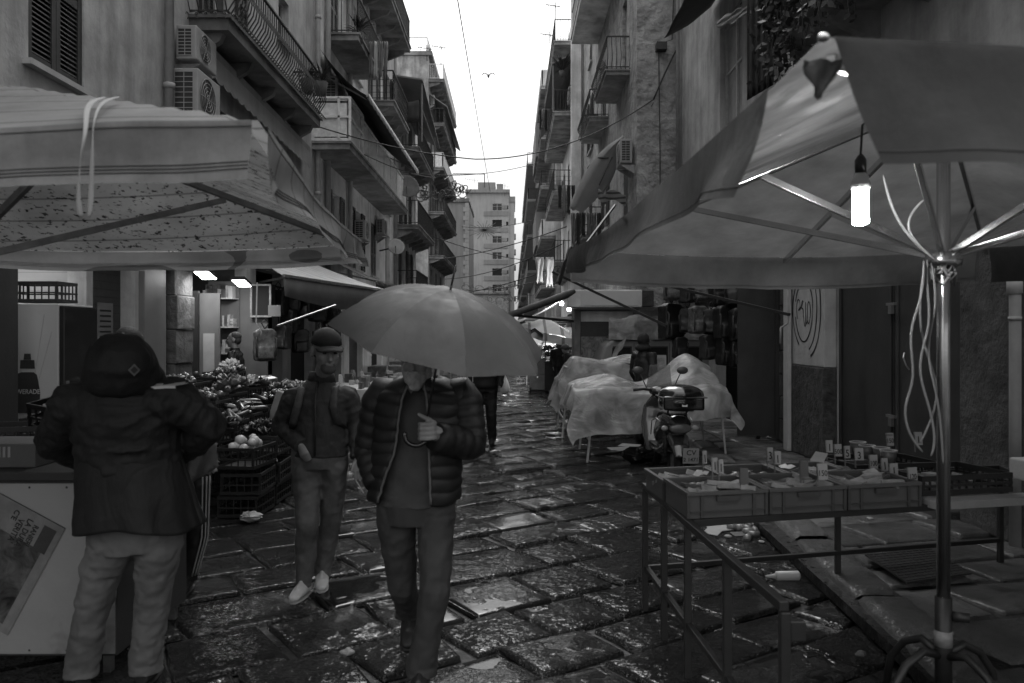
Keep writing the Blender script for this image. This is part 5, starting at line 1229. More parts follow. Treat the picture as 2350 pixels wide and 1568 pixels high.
# ---------------------------------------------------------------- fruit stall
tom = mat('tomato_skin', .055, .22, .3, 5, .05, coat=.3); aub = mat('aubergine_skin', .012, .18, .3, 5, coat=.4); zuc = mat('zucchini_skin', .05, .35, .3, 9); oni = mat('pale_onion_skin', .38, .4, .2, 6); leaf = mat('leafy_green', .05, .5, .5, 7, .3, 20); lettm = mat('pale_lettuce', .2, .5, .4, 8, .4, 16)
def fruit(k):
    if k == 0: return tag(MB().ell((0, 0, 0), (.042, .042, .036), nu=7, nv=10).build('tomato', tom, smooth=True), None, 'tomato')
    if k == 1: return MB().loft([(-.12, 0, 0), (-.10, 0, 0), (-.03, 0, .0), (.05, 0, 0), (.10, 0, 0), (.125, 0, 0)], [.012, .024, .032, .042, .034, .008], 10).build('aubergine', aub, smooth=True)
    if k == 2: return MB().loft([(-.12, 0, 0), (-.115, 0, 0), (0, .012, 0), (.11, 0, 0), (.12, 0, 0)], [.006, .021, .023, .021, .008], 8).build('zucchini', zuc, smooth=True)
    if k == 3: return MB().ell((0, 0, 0), (.045, .045, .042), nu=7, nv=10).build('onion', oni, smooth=True)
    mb = MB(); rr = random.Random(k)
    for q in range(16):
        a = q*2.4; r0 = .02+.05*(q/16); c = V((math.cos(a)*r0, math.sin(a)*r0, .05-.04*q/16)); u_ = V((math.cos(a), math.sin(a), .7)).normalized(); w_ = V((-math.sin(a), math.cos(a), 0))
        mb.grid([[c+u_*(.09*i/3)+w_*(.07*(j/3-.5)*(1.2-abs(i/3-.5)))+V((0, 0, .02*math.sin(j*2.5+q)-.02*(i/3)**2)) for j in range(4)] for i in range(4)])
    return mb.build('lettuce', (lettm if k == 4 else leaf), smooth=True, solid=.002)
fl = {0: ('round tomato heaped on the fruit stall', 'tomato', 'tomatoes heaped on the fruit stall'), 1: ('glossy dark aubergine on the fruit stall', 'aubergine', 'aubergines on the fruit stall'), 2: ('long zucchini on the fruit stall', 'zucchini', 'zucchini on the fruit stall'),
      3: ('pale onion at the front of the fruit stall', 'onion', 'onions on the fruit stall'), 4: ('pale leafy lettuce head on the fruit stall', 'lettuce', 'lettuces on the fruit stall'), 5: ('dark leafy greens on the fruit stall', 'greens', 'leafy greens on the fruit stall')}
fp_ = {}
def put(k, loc, rot=None, sc=1.):
    if k not in fp_: o = fp_[k] = fruit(k); tag(o, *fl[k]); o.location = loc
    else: o = dup(fp_[k], loc)
    o.rotation_euler = rot or (rnd.uniform(-.4, .4), rnd.uniform(-.4, .4), rnd.uniform(0, 6.3)); o.scale = (sc,)*3
pc = crate('crate', .52, .38, .20, blk); stackpos = []
grp = 'black crates of the fruit stall'
pc.location = (-2.62, 7.72, .42); pc.rotation_euler.z = 1.45; tag(pc, 'black plastic crate of the fruit stall', 'crate', grp)
rows = []
for i in range(6):
    d = 7.75+.62*i
    for j in range(4):
        x = -2.58-.44*j+.02*math.sin(i*3+j); z = .47+.13*j+.035*i
        rows.append((x, d, z, i, j))
kinds = [[3, 5, 5, 4], [5, 2, 0, 0], [2, 1, 0, 5], [1, 1, 4, 0], [4, 0, 4, 0], [5, 4, 0, 4]]
first = True
for x, d, z, i, j in rows:
    if first: pc.location = (x, d, z); first = False
    else: dup(pc, (x, d, z), 1.5+.08*math.sin(i*2+j*5))
    k = kinds[i][j]; n_ = {0: 15, 1: 8, 2: 9, 3: 10, 4: 5, 5: 5}[k]
    for q in range(n_):
        put(k, (x+rnd.uniform(-.14, .14), d+rnd.uniform(-.20, .20), z+.16+rnd.uniform(0, .09)+(.02 if k < 4 else 0)), sc=rnd.uniform(.85, 1.25))
for i in range(4):
    for q in range(2): dup(pc, (-2.58+.02*q, 7.75+.62*i, .015+.215*q), 1.55+.05*q)
for i in (0, 1): dup(pc, (-3.02, 7.75+.6*i, .24), 1.5)
t = thing('stall_table', 'dark trestle table under the fruit crates', 'table', (-3.2, 9.4, 0)); 
for j in range(3): MB().box(-4.1+.44*j-.02+.02, -3.24+.44*j-.46, 7.6, 11.2, .47+.13*(3-j)-.05, .47+.13*(3-j)-.01).build('board', old, t)
for x in (-3.9, -3.2):
    for y in (7.8, 11): MB().box(x-.03, x+.03, y-.03, y+.03, 0, .6).build('leg', old, t)
t = thing('paper_bag', 'brown paper bag standing open on the fruit stall', 'paper bag', P(645, 960, 9.0)); c = P(650, 935, 9.3)
MB().obox(c, (.24, .12, .34), Matrix.Rotation(R(18), 3, 'Y') @ Matrix.Rotation(R(-20), 3, 'Z')).build('bag', mat('brown_paper', .16), t, bevel=.01)
o = MB().ell(P(610, 870, 10.5), (.16, .14, .05)).build('scale_pan', steel, smooth=True); tag(o, 'shallow metal scale pan on the fruit stall', 'scale pan')
# table of small goods behind the two walking men
t = thing('goods_table', 'pale covered table of small goods behind the two walking men', 'table', (-2.2, 14, 0))
MB().box(-3.2, -1.9, 12.6, 15.6, .80, .86).build('top', pl_mid, t); MB().grid([[(-1.89+.02*math.sin(i*1.3)*j/4, 12.6+3.0*i/30, .86-.16*j) for j in range(5)] for i in range(31)]).build('cover', pf, t, smooth=True)
MB().grid([[(-3.2+1.31*i/14, 12.59+.02*math.sin(i*1.9)*j/4, .86-.16*j) for j in range(5)] for i in range(15)]).build('cover', pf, t, smooth=True)
for x in (-3.1, -2.0):
    for y in (12.8, 15.5): MB().box(x-.02, x+.02, y-.02, y+.02, 0, .8).build('leg', gal, t)
r_ = random.Random(21)
for k in range(34):
    x, y = r_.uniform(-3.1, -2.0), r_.uniform(12.7, 15.4); h2 = r_.uniform(.05, .22)
    if k % 3: o = MB().obox((x, y, .861+h2/2), (r_.uniform(.05, .16), r_.uniform(.05, .15), h2), Matrix.Rotation(r_.uniform(0, 1.5), 3, 'Z')).build('goods_box', r_.choice((card, pk[1], pk[2])), bevel=.004); tag(o, 'small box on the goods table behind the walking men', 'box', 'boxes on the goods table')
    else: o = MB().lathe((x, y, .861), [(0, 0), (.035, 0), (.035, h2*.7), (.012, h2*.9), (.012, h2), (0, h2)], 10).build('bottle', r_.choice((card, acm, pk[1])), smooth=True); tag(o, 'small bottle on the goods table behind the walking men', 'bottle', 'bottles on the goods table')
tag(MB().tube([P(895, 790, 12.2), P(888, 850, 12.2)], .014, 8).build('pole', pipem), 'short pale pole standing between the two walking men', 'pole')
# ---------------------------------------------------------------- right middle ground
def plastic_mat():
    m = bpy.data.materials.new('clear_plastic_sheet'); m.use_nodes = True; nt = m.node_tree; N = nt.nodes; L = nt.links; b = N['Principled BSDF']; out = N['Material Output']
    tc = N.new('ShaderNodeTexCoord'); n1 = N.new('ShaderNodeTexNoise'); n1.inputs['Scale'].default_value = 3.2; n1.inputs['Detail'].default_value = 6; n1.inputs['Distortion'].default_value = 1.2; L.new(tc.outputs['Object'], n1.inputs['Vector'])
    mp = N.new('ShaderNodeMapping'); mp.inputs['Rotation'].default_value = (.3, .4, .6); mp.inputs['Scale'].default_value = (1, 3.5, 1.5); L.new(tc.outputs['Object'], mp.inputs[0])
    n2 = N.new('ShaderNodeTexNoise'); n2.inputs['Scale'].default_value = 3.4; n2.inputs['Detail'].default_value = 5; n2.inputs['Distortion'].default_value = .8; L.new(mp.outputs[0], n2.inputs['Vector'])
    bn = N.new('ShaderNodeBump'); bn.inputs['Strength'].default_value = .8; bn.inputs['Distance'].default_value = .05; sb = N.new('ShaderNodeMath'); sb.operation = 'SUBTRACT'; L.new(n2.outputs['Fac'], sb.inputs[0]); sb.inputs[1].default_value = .5; ab = N.new('ShaderNodeMath'); ab.operation = 'ABSOLUTE'; L.new(sb.outputs[0], ab.inputs[0]); L.new(ab.outputs[0], bn.inputs['Height']); L.new(bn.outputs[0], b.inputs['Normal'])
    r = N.new('ShaderNodeMapRange'); L.new(n1.outputs['Fac'], r.inputs[0])
    for i, q in enumerate((.35, .65, .30, .48)): r.inputs[i+1].default_value = q
    L.new(r.outputs[0], b.inputs['Base Color']); b.inputs['Roughness'].default_value = .22
    t = N.new('ShaderNodeBsdfTransparent'); tl = N.new('ShaderNodeBsdfTranslucent'); tl.inputs[0].default_value = (.4,)*3+(1,)
    m1 = N.new('ShaderNodeMixShader'); m1.inputs[0].default_value = .35; L.new(b.outputs[0], m1.inputs[1]); L.new(tl.outputs[0], m1.inputs[2])
    m2 = N.new('ShaderNodeMixShader'); r2 = N.new('ShaderNodeMapRange'); L.new(n1.outputs['Fac'], r2.inputs[0])
    for i, q in enumerate((.35, .65, .58, .92)): r2.inputs[i+1].default_value = q
    L.new(r2.outputs[0], m2.inputs[0]); L.new(t.outputs[0], m2.inputs[1]); L.new(m1.outputs[0], m2.inputs[2]); L.new(m2.outputs[0], out.inputs[0]); return m
plas = plastic_mat()
def drape(x0, x1, y0, y1, top, over, seed, hf, over_l=None, fm=None):
    g = []; nx, ny = 64, 48
    ol = over_l or over
    for i in range(nx+1):
        row = []
        for j in range(ny+1):
            a = lerp(-ol, x1-x0+over, i/nx); b_ = lerp(-over, y1-y0+over, j/ny)
            if b_ < 0 and fm: b_ *= fm(min(1, max(0, a/(x1-x0))))
            ex = max(0, -a, a-(x1-x0)); ey = max(0, -b_, b_-(y1-y0)); e = math.hypot(ex, ey)
            sx = -1 if a < 0 else 1; sy = -1 if b_ < 0 else 1
            ca, cb_ = min(max(a, 0), x1-x0), min(max(b_, 0), y1-y0)
            fl_ = .16+.10*math.sin(a*7+seed)+.08*noise.noise(V((a*2, b_*2, seed)))
            x = x0+ca+sx*ex*fl_+(.05*math.sin(b_*9+seed)*min(1, ex*4)); y = y0+cb_+sy*ey*fl_+.05*math.sin(a*8+seed)*min(1, ey*4)
            z = top+hf(ca/(x1-x0), cb_/(y1-y0))-e*.93+.05*noise.noise(V((a*1.8, b_*1.8, seed)))+.050*(1-min(1, 4*abs(noise.noise(V((a*1.1+b_*.9, b_*2.8-a*.5, seed))))))
            row.append(V((x, y, max(z, .06))))
        g.append(row)
    return MB().grid(g)
def table(label, x0, x1, y0, y1, h_):
    t = thing('trestle_table', label, 'table', ((x0+x1)/2, (y0+y1)/2, 0)); MB().box(x0, x1, y0, y1, h_-.03, h_).build('top', old, t)
    for x, dx in ((x0+.12, -.08), (x1-.12, .08)):
        for y in (y0+.06, y1-.06): MB().bar((x+dx, y, 0), (x, y, h_-.031), .026).build('leg', mat('pale_steel_leg', .4, .4, .1, metal=.4), t)
        MB().bar((x+dx*.6, y0+.06, .3), (x+dx*.6, y1-.06, .3), .02).build('stretcher', mat('pale_steel_leg'), t)
    return t
table('near folding table under clear plastic sheeting beside the scooter', .98, 2.95, 10.75, 12.1, .80)
hf2 = lambda a, b_: .10+.10*max(0, math.sin(a*9))*(.5+b_)*.6+.40*math.sin(min(1, max(0, (a-.45)/.45))*1.57)**2*math.sin(min(1, max(0, (b_-.1)/.8))*1.57)**2*(1-.35*max(0, (a-.85)/.15))-.03*(b_ < .1)+.15*math.exp(-((a-.30)/.12)**2-((b_-.6)/.3)**2)
o = drape(.84, 2.95, 10.72, 12.15, .86, .42, 2.3, hf2, .30, lambda q: lerp(1.65, .8, q)).build('plastic_sheet', plas, smooth=True, sub=1); tag(o, 'wrinkled clear plastic sheet over the near table, pulled up at its far right corner', 'plastic sheet')
table('farther table of covered goods beyond the scooter', .80, 2.5, 13.3, 14.8, .85)
hf1 = lambda a, b_: .42*(1/(1+math.exp(-(a-.08)*40)))*(1/(1+math.exp(-(b_-.05)*40)))*(.85+.15*math.sin(a*6+b_*3))
o = drape(.78, 2.5, 13.2, 14.8, .92, .42, 5.1, hf1, .40).build('plastic_sheet', plas, smooth=True, sub=1); tag(o, 'clear plastic sheet over the farther table of boxed goods', 'plastic sheet')
for k, (x, y, z, sx, sz) in enumerate(((1.15, 13.6, .85, .5, .34), (1.75, 13.6, .85, .55, .40), (2.2, 14.0, .85, .3, .42), (1.3, 11.4, .80, .35, .12), (1.95, 11.3, .80, .5, .10), (2.6, 11.7, .80, .35, .2))):
    o = MB().box(x-sx/2, x+sx/2, y-.2, y+.25, z+.001, z+sz).build('goods_box', (pk[2], cg, pk[1])[k % 3], bevel=.01); tag(o, ['left carton under the far plastic sheet', 'middle carton under the far plastic sheet', 'right carton under the far plastic sheet', 'left carton under the near plastic sheet', 'middle carton under the near plastic sheet', 'right carton under the near plastic sheet'][k], 'carton')
t = thing('picture_card', 'small white printed card propped on the far covered table', 'card', P(1518, 830, 12.6)); c = P(1516, 832, 12.6); MB().box(c.x-.09, c.x+.09, 12.6, 12.61, c.z-.12, c.z+.12).build('card', card, t); MB().box(c.x-.06, c.x+.06, 12.594, 12.599, c.z-.06, c.z+.08).build('print', pk[2], t)

# scooter (built facing +X, then turned)
sc = thing('scooter', 'parked dark scooter with a glossy top case, seen from behind', 'scooter')
paintd = mat('dark_scooter_paint', .035, .2, .15, 3, .0, coat=.8, spec=.6); rub = mat('tyre_rubber', .012, .7, .2, 20, .3, 60); gloss = mat('glossy_black_plastic', .008, .15, .1, coat=.6); chrome = mat('chrome', .7, .08, 0, bump=0, metal=1.); trim_ = mat('scooter_pale_trim', .4, .35, .1)
def wheel(x):
    w_ = thing('wheel', None, None); del w_
for wx in (-.58, .68):
    ty = MB(); prof = [(.15, -.045), (.20, -.055), (.235, -.04), (.248, 0), (.235, .04), (.20, .055), (.15, .045)]
    ty.lathe((wx, 0, .25), prof+[prof[0]], 28, Matrix.Rotation(R(90), 3, 'X')); 
    wo = ty.build('wheel', rub, sc, smooth=True)
    MB().lathe((wx, 0, .25), [(0, -.03), (.05, -.035), (.06, -.02), (.14, -.02), (.155, -.04), (.155, .04), (.14, .02), (.06, .02), (.05, .035), (0, .03)], 24, Matrix.Rotation(R(90), 3, 'X')).build('rim', gal, wo, smooth=True)
body = MB()
body.loft([(-.86, 0, .66), (-.80, 0, .70), (-.60, 0, .70), (-.35, 0, .62), (-.12, 0, .52), (-.05, 0, .42)], [(.07, .05), (.14, .10), (.19, .16), (.20, .20), (.18, .20), (.14, .14)], 16, side=(0, 1, 0))
body.loft([(-.5, 0, .42), (-.3, 0, .33), (.1, 0, .30), (.35, 0, .34)], [(.13, .10), (.17, .08), (.17, .06), (.15, .06)], 14, side=(0, 1, 0))
body.loft([(.26, 0, .24), (.34, 0, .40), (.44, 0, .60), (.47, 0, .80), (.42, 0, .95)], [(.20, .05), (.235, .07), (.24, .07), (.21, .06), (.10, .06)], 16, side=(0, 1, 0))
body.loft([(.50, 0, .60), (.66, 0, .56), (.82, 0, .46), (.90, 0, .36)], [(.08, .05), (.10, .05), (.09, .04), (.05, .02)], 14, side=(0, 1, 0))
body.loft([(-.45, 0, .50), (-.72, 0, .54), (-.86, 0, .44), (-.93, 0, .33)], [(.14, .06), (.13, .06), (.11, .05), (.08, .03)], 14, side=(0, 1, 0))
body.build('body', paintd, sc, smooth=True, remesh=.014, relax=3)
MB().loft([(-.80, 0, .79), (-.60, 0, .82), (-.35, 0, .80), (-.08, 0, .74), (.02, 0, .66)], [(.09, .03), (.15, .045), (.16, .05), (.14, .05), (.09, .03)], 14, side=(0, 1, 0)).build('seat', rub, sc, smooth=True, sub=1)
mb = MB(); mb.loft([(.42, 0, .90), (.38, 0, 1.0), (.34, 0, 1.04)], [(.05, .05), (.12, .07), (.08, .05)], 12, side=(0, 1, 0)); mb.ell((.40, 0, 1.0), (.11, .15, .07))
hb = mb.build('headset', paintd, sc, smooth=True, remesh=.012)
for s in (-1, 1):
    h = MB().tube([(.36, s*.10, 1.01), (.33, s*.22, 1.03), (.28, s*.36, 1.02)], .017, 10).build('handlebar', rub, sc, smooth=True)
    MB().tube([(.38, s*.20, 1.03), (.39, s*.24, 1.03), (.36, s*.34, 1.0)], .006, 6).build('brake_lever', chrome, h, smooth=True)
    m_ = MB().tube([(.36, s*.18, 1.04), (.38, s*.22, 1.14), (.38, s*.27, 1.24)], .007, 6).build('mirror', blackm, sc, smooth=True)
    MB().ell((.375, s*.29, 1.27), (.02, .075, .05)).build('mirror_glass', mat('mirror_shell', .06, .25, .1), m_, smooth=True)
MB().grid([[(.44+.06*math.cos(math.pi*(i/8-.5))-.05*j/6, .17*(i/8-.5)*2*(1-.25*j/6), 1.04+.30*j/6) for j in range(7)] for i in range(9)]).build('windscreen', mat('smoked_screen', .2, .08, .1, alpha=.45, bump=0), sc, smooth=True, solid=.003)
tcs = MB().obox((-.90, 0, .96), (.38, .46, .15)).ell((-.90, 0, .97), (.215, .27, .11)).ell((-.90, 0, 1.05), (.215, .265, .12)).build('top_case', gloss, sc, smooth=True, remesh=.011, relax=14)
MB().obox((-.90, 0, 1.03), (.415, .515, .014)).build('case_seam', blackm, tcs, bevel=.01); MB().box(-1.105, -1.095, -.03, .03, .93, .955).build('case_lock', chrome, tcs)
mb = MB()
for s in (-1, 1): mb.tube([(-.62, s*.10, .80), (-.78, s*.12, .87), (-.98, s*.12, .88)], .012, 8)
mb.tube([(-.98, -.12, .88), (-1.02, 0, .88), (-.98, .12, .88)], .012, 8); mb.build('rack', blackm, sc, smooth=True)
MB().ell((-.865, 0, .66), (.03, .13, .06)).build('tail_light', mat('tail_light_glass', .12, .1, .3, 8, .3, coat=.8), sc, smooth=True)
for s in (-1, 1): MB().ell((-.84, s*.175, .66), (.03, .04, .03)).build('indicator', trim_, sc, smooth=True)
pl = MB().obox((-.965, -.10, .36), (.006, .18, .18), Matrix.Rotation(R(-12), 3, 'Y')).build('number_plate', card, sc)
MB().tube([(-.25, -.16, .28), (-.45, -.18, .26), (-.75, -.20, .33)], .045, 12).build('exhaust', gal, sc, smooth=True)
mb = MB(); mb.tube([(-.62, .12, .30), (-.66, .13, .45), (-.60, .13, .62)], .022, 10)
for k in range(7): mb.lathe((-.62-.006*k, .125, .32+.038*k), [(.036, 0), (.036, .012)], 12)
mb.build('shock_absorber', blackm, sc, smooth=True)
MB().box(-.30, .30, -.165, .165, .355, .375).build('footboard', rub, sc, bevel=.004)
mb = MB()
for s in (-1, 1): mb.tube([(-.10, s*.205, .50), (-.20, s*.21, .68), (-.45, s*.205, .74), (-.65, s*.19, .72)], .007, 6)
mb.build('side_trim', trim_, sc, smooth=True)
fr_ = frame((0, -1, 0), (-.21, 0, .98))
text('CV', 'plate_text', ink, pl, (-.978, -.10, .395), fr_, .085); text('2 1471', 'plate_text', ink, pl, (-.961, -.10, .315), fr_, .062)
sc.location = (1.93, 10.0, 0); sc.rotation_euler.z = R(90)

# small van / car parked across, with a wrapped load
vn = thing('parked_van', 'pale small van parked across, loaded with plastic wrapped sheets', 'van', (2.9, 17.2, 0))
vp = mat('van_paint', .20, .35, .1, 2, .02, coat=.3)
sh = [(1.75, .35), (1.72, .8), (1.80, 1.05), (1.95, 1.50), (2.1, 1.60), (4.0, 1.62), (4.15, 1.5), (4.2, .9), (4.2, .35)]
vb = MB().prism([(x, 16.75, z) for x, z in sh], (0, 1.5, 0)).build('body', vp, vn, bevel=.05)
for x0, x1 in ((1.98, 2.52), (2.60, 3.28), (3.36, 4.0)):
    f_ = MB().prism([(x0+.04 if x0 > 2 else x0+.08, 16.742, 1.05), (x1, 16.742, 1.05), (x1, 16.742, 1.48), (x0+.05 if x0 > 2 else x0+.14, 16.742, 1.48)], (0, .012, 0)).build('window', blackm, vn)
    MB().prism([(x0+.10, 16.738, 1.08), (x1-.03, 16.738, 1.08), (x1-.03, 16.738, 1.45), (x0+.13, 16.738, 1.45)], (0, .003, 0)).build('pane', mat('window_glass'), f_)
for x in (2.15, 3.8):
    w_ = MB().lathe((x, 16.80, .3), [(.16, -.07), (.27, -.08), (.30, -.05), (.30, .09), (.16, .1)], 24, Matrix.Rotation(R(90), 3, 'X')).build('wheel', rub, vn, smooth=True); MB().lathe((x, 16.78, .3), [(0, .05), (.15, .05), (.16, .03)], 20, Matrix.Rotation(R(90), 3, 'X')).build('hubcap', gal, w_, smooth=True)
mb = MB(); mb.box(2.56, 2.57, 16.744, 16.75, .4, 1.55); mb.box(3.31, 3.32, 16.744, 16.75, .4, 1.55); mb.build('door_seam', blackm, vn); MB().box(2.75, 2.90, 16.72, 16.749, .95, .98).build('handle', blackm, vn)
t = thing('wrapped_load', 'stack of flattened boxes wrapped in shiny plastic on the van roof', 'load', (3.0, 17.2, 1.64)); r_ = random.Random(8)
mb = MB()
for k in range(15): z = 1.66+.032*k; w2 = r_.uniform(-.1, .1)+.45*(k > 8)*.3; mb.obox((3.05+w2, 17.2, z), (1.75-.04*k, 1.0, .026), Matrix.Rotation(r_.uniform(-.05, .05), 3, 'Z'))
mb.build('boards', mat('stacked_card_edges', .10, .7, .8, 6, .2), t)
g = [[(2.02+.10*noise.noise(V((j, i, 1)))+2.0*i/20, 16.62+.05*noise.noise(V((i*1.3, j*2, 4))), 1.62+.48*j/8*(1-.1*math.sin(i*.8))) for j in range(9)] for i in range(21)]
MB().grid(g).build('wrapping', plas, t, smooth=True)
g = [[P(1435-36*i/8+8*j/4*(1+i/8), 770+52*(i/8)**1.1+5*math.sin(i+j), 16.4+.03*math.sin(i*2+j*3)) for j in range(5)] for i in range(9)]
MB().grid(g).build('loose_wrap', plas, t, smooth=True, sub=1)

# kiosk with sign box, awning roll
kk = thing('kiosk', 'market kiosk with blank pale sign box and half closed dark roller shutter', 'kiosk', (2.1, 18.6, 0))
kx0, kx1, ky0, ky1 = 1.46, 2.84, 18.0, 19.5
MB().box(kx0, kx1, ky0+.06, ky1, .02, 2.35).build('wall', mat('kiosk_metal', .12, .6, .3, 2, .2, grime=.4), kk)
for x in (kx0-.05, kx1-.08): MB().box(x, x+.13, ky0-.02, ky0+.059, .02, 2.3).build('post', mat('old_pale_post', .22, .8, .3, 3, .4, grime=.5, streak=.4), kk)
sg = MB().box(kx0-.22, kx1+.05, ky0-.32, ky0+.05, 2.33, 2.72).build('sign_box', pl_light, kk, bevel=.02)
MB().box(kx0+.06, kx1-.04, ky0-.335, ky0-.321, 2.37, 2.69).build('sign_face', mat('white_sign_face', .5, .5, .06), sg); MB().box(kx0-.02, kx1+.07, ky0-.34, ky0-.322, 2.28, 2.325).build('sign_trim', blackm, sg)
MB().box(kx0+.1, kx1-.1, ky0+.03, ky0+.058, 2.02, 2.25).build('shutter_case', pl_light, kk); MB().box(kx0+.1, kx1-.1, ky0+.035, ky0+.0585, 1.68, 2.019).build('roller_shutter', blackm, kk)
gf = MB().box(kx0+.1, kx1-.1, ky0+.02, ky0+.059, .9, 1.679).build('graffiti_panel', mat('graffiti_panel', .13, .6, .9, 4.5, .1, dist=2.2), kk)
rl = mat('rolled_canvas', .05, .7, .3, 4, .3)
tag(MB().loft([P(1318, 668, 17.4), P(1300, 676, 17.3), P(1235, 700, 16.9), P(1158, 727, 16.4)], [.05, .085, .075, .06], 12).build('rolled_awning', rl, smooth=True), 'dark rolled awning slanting out from the kiosk sign', 'rolled awning')
tag(MB().bar(P(1165, 722, 16.6), P(1316, 737, 17.6), .05).build('awning_bar', blackm), 'thin dark bar running level under the rolled awning', 'bar')
lit = mat('lit_white_canvas', .6, .6, .1, 3, .2, trans=.5)
awning('bright white awning catching light beyond the kiosk', P(1312, 672, 24), P(1302, 690, 27), P(1188, 736, 25), P(1186, 742, 22), lit, 0, arms=False)
# awning struts in front of the kiosk
for k, (a, b_, d0, d1, w2) in enumerate((((1268, 624), (1530, 748), 13.5, 12.6, .04), ((1500, 648), (1812, 722), 11.5, 9.6, .035), ((1412, 470), (1300, 620), 15, 13.6, .035))):
    tag(MB().bar(P(*a, d0), P(*b_, d1), w2).build('strut_bar', blackm), ['long dark awning arm sloping down in front of the kiosk', 'dark awning arm sloping down to the graffiti pier', 'dark awning arm rising behind the grey tent corner'][k], 'strut', 'dark awning struts on the right')
t = thing('awning', 'dark folded awning hanging just beyond the grey tent corner', 'awning', P(1295, 600, 12)); g = [[P(1310-30*i/6+6*math.sin(j), 560+85*i/6+8*math.sin(i*1.2+j)+14*j/5, 12.6+.5*j/5) for j in range(6)] for i in range(7)]
MB().grid(g).build('canvas', darkc, t, smooth=True, solid=.01, sub=1)
tag(MB().tube([P(1480, 649, 16), P(1548, 650, 16)], .02, 8).build('tube_lamp', pipem, smooth=True), 'unlit white tube under the grey tent edge', 'tube')
tag(MB().tube([P(1809, 645, 10.2), P(1809, 725, 10.2), P(1807, 742, 10.2), P(1792, 752, 10.15), P(1791, 788, 10.15)], .014, 8).build('crank_handle', cab, smooth=True), 'white awning crank hanging beside the graffiti pier', 'crank')

# far striped tent and stall
ft_m = mat('wide_striped_tent', .6, .8, .08, 3, trans=.4, stripe=(0, .42, .18, .35))
ft = thing('market_tent', 'small striped market tent lit from beneath, far down the street', 'tent', (1.3, 24.5, 0))
canopy([P(1186, 746, 23.0), P(1314, 776, 20.5), P(1304, 758, 24.0), P(1200, 742, 26)], P(1243, 727, 23.4), .03, .22, ft_m, ft, {}, nseg=14, seed=9)
MB().bar((.98, 23.4, 0), (.98, 23.4, 2.15), .04).build('pole', blackm, ft)
area('stall_lamp_light', (1.3, 24.2, 1.75), (1.2, 24.6, 0), .8, 130)
for k, (x, y, d) in enumerate(((1289, 701, 23.5), (1306, 714, 22.5))):
    c = P(x, y, d); l_ = MB().lathe(c, [(0, 0), (.05, .0), (.06, .08), (0, .14)], 12).build('stall_lamp', lampe, smooth=True); tag(l_, ['left lit bulb beside the kiosk above the far stall', 'right lit bulb beside the kiosk above the far stall'][k], 'lamp')
area('stall_lamp_light', (1.55, 23.2, 2.45), (1.0, 24.0, 2.8), .3, 45)
l_ = MB().lathe((1.2, 24.6, 1.72), [(0, 0), (.05, .0), (.06, .08), (0, .14)], 12).build('stall_lamp', lampe, smooth=True); tag(l_, 'lit bulb under the far striped tent', 'lamp')
t = thing('market_stall', 'far market stall heaped with produce beneath the striped tent', 'stall', (1.5, 23.6, 0)); MB().box(.95, 2.2, 23.0, 24.0, .1, .95).build('counter', blackm, t)
r_ = random.Random(5)
for k in range(70):
    x, y = r_.uniform(1.0, 2.15), r_.uniform(23.0, 23.9); z = .98+.32*(y-23)+r_.uniform(0, .08)
    put(r_.choice((3, 4, 5, 5, 0)), (x, y, z), sc=r_.uniform(.9, 1.5))
tag(MB().box(.3, 2.6, 26.5, 26.6, .8, 1.95).build('back_sheet', lit), 'lit pale back sheet behind the far stall', 'sheet')
o = MB().grid([[P(1218+28*i/6, 752+22*abs(i/6-.3)+8*j/4, 21.5-.4+.9*j/4) for j in range(5)] for i in range(7)]).mv((0, 0, 0)).build('parasol', blackm, smooth=True, solid=.01)
tag(o, 'small black parasol edge beside the far tent pole', 'parasol')
t = thing('hand_trolley', 'hand trolley carrying a tall wrapped parcel down the street', 'trolley', G(1236, 903)); c = G(1236, 903)
MB().box(c.x-.25, c.x+.22, c.y, c.y+.35, .10, .55).box(c.x-.20, c.x+.20, c.y+.01, c.y+.34, .551, 1.05).build('parcel', mat('wrapped_parcel', .26, .4, .25, 4, .6, 9), t, bevel=.02); MB().box(c.x-.3, c.x+.28, c.y-.1, c.y+.3, .05, .085).build('platform', blackm, t)
for s in (-.24, .24): MB().lathe((c.x+s, c.y-.04, .09), [(0, -.025), (.09, -.025), (.09, .025), (0, .025)], 14, Matrix.Rotation(R(90), 3, 'Y')).build('wheel', rub, t)
c = G(1158, 903); o = MB().loft([c+V((0, 0, .0)), c+V((0, 0, .08)), c+V((0, 0, .28)), c+V((0, 0, .42)), c+V((.0, 0, .52)), c+V((.02, 0, .66))], [.11, .15, .13, .07, .03, .02], 14, fn=lambda i, a: 1+.18*math.sin(a*4+i)).build('carrier_bag', ll, smooth=True, sub=1); tag(o, 'white plastic carrier bag in the middle of the street, far off', 'bag')
c = G(1190, 880); t = thing('shopping_cart', 'small wheeled shopping cart frame beside the white carrier bag', 'cart', c)
for s in (0, .16): MB().tube([c+V((s+.07*math.cos(R(a)), 0, .09+.07*math.sin(R(a)))) for a in range(0, 361, 30)], .012, 6).build('wheel', gal, t)
MB().bar(c+V((.1, 0, .1)), c+V((-.2, 0, .7)), .02).build('handle', gal, t)
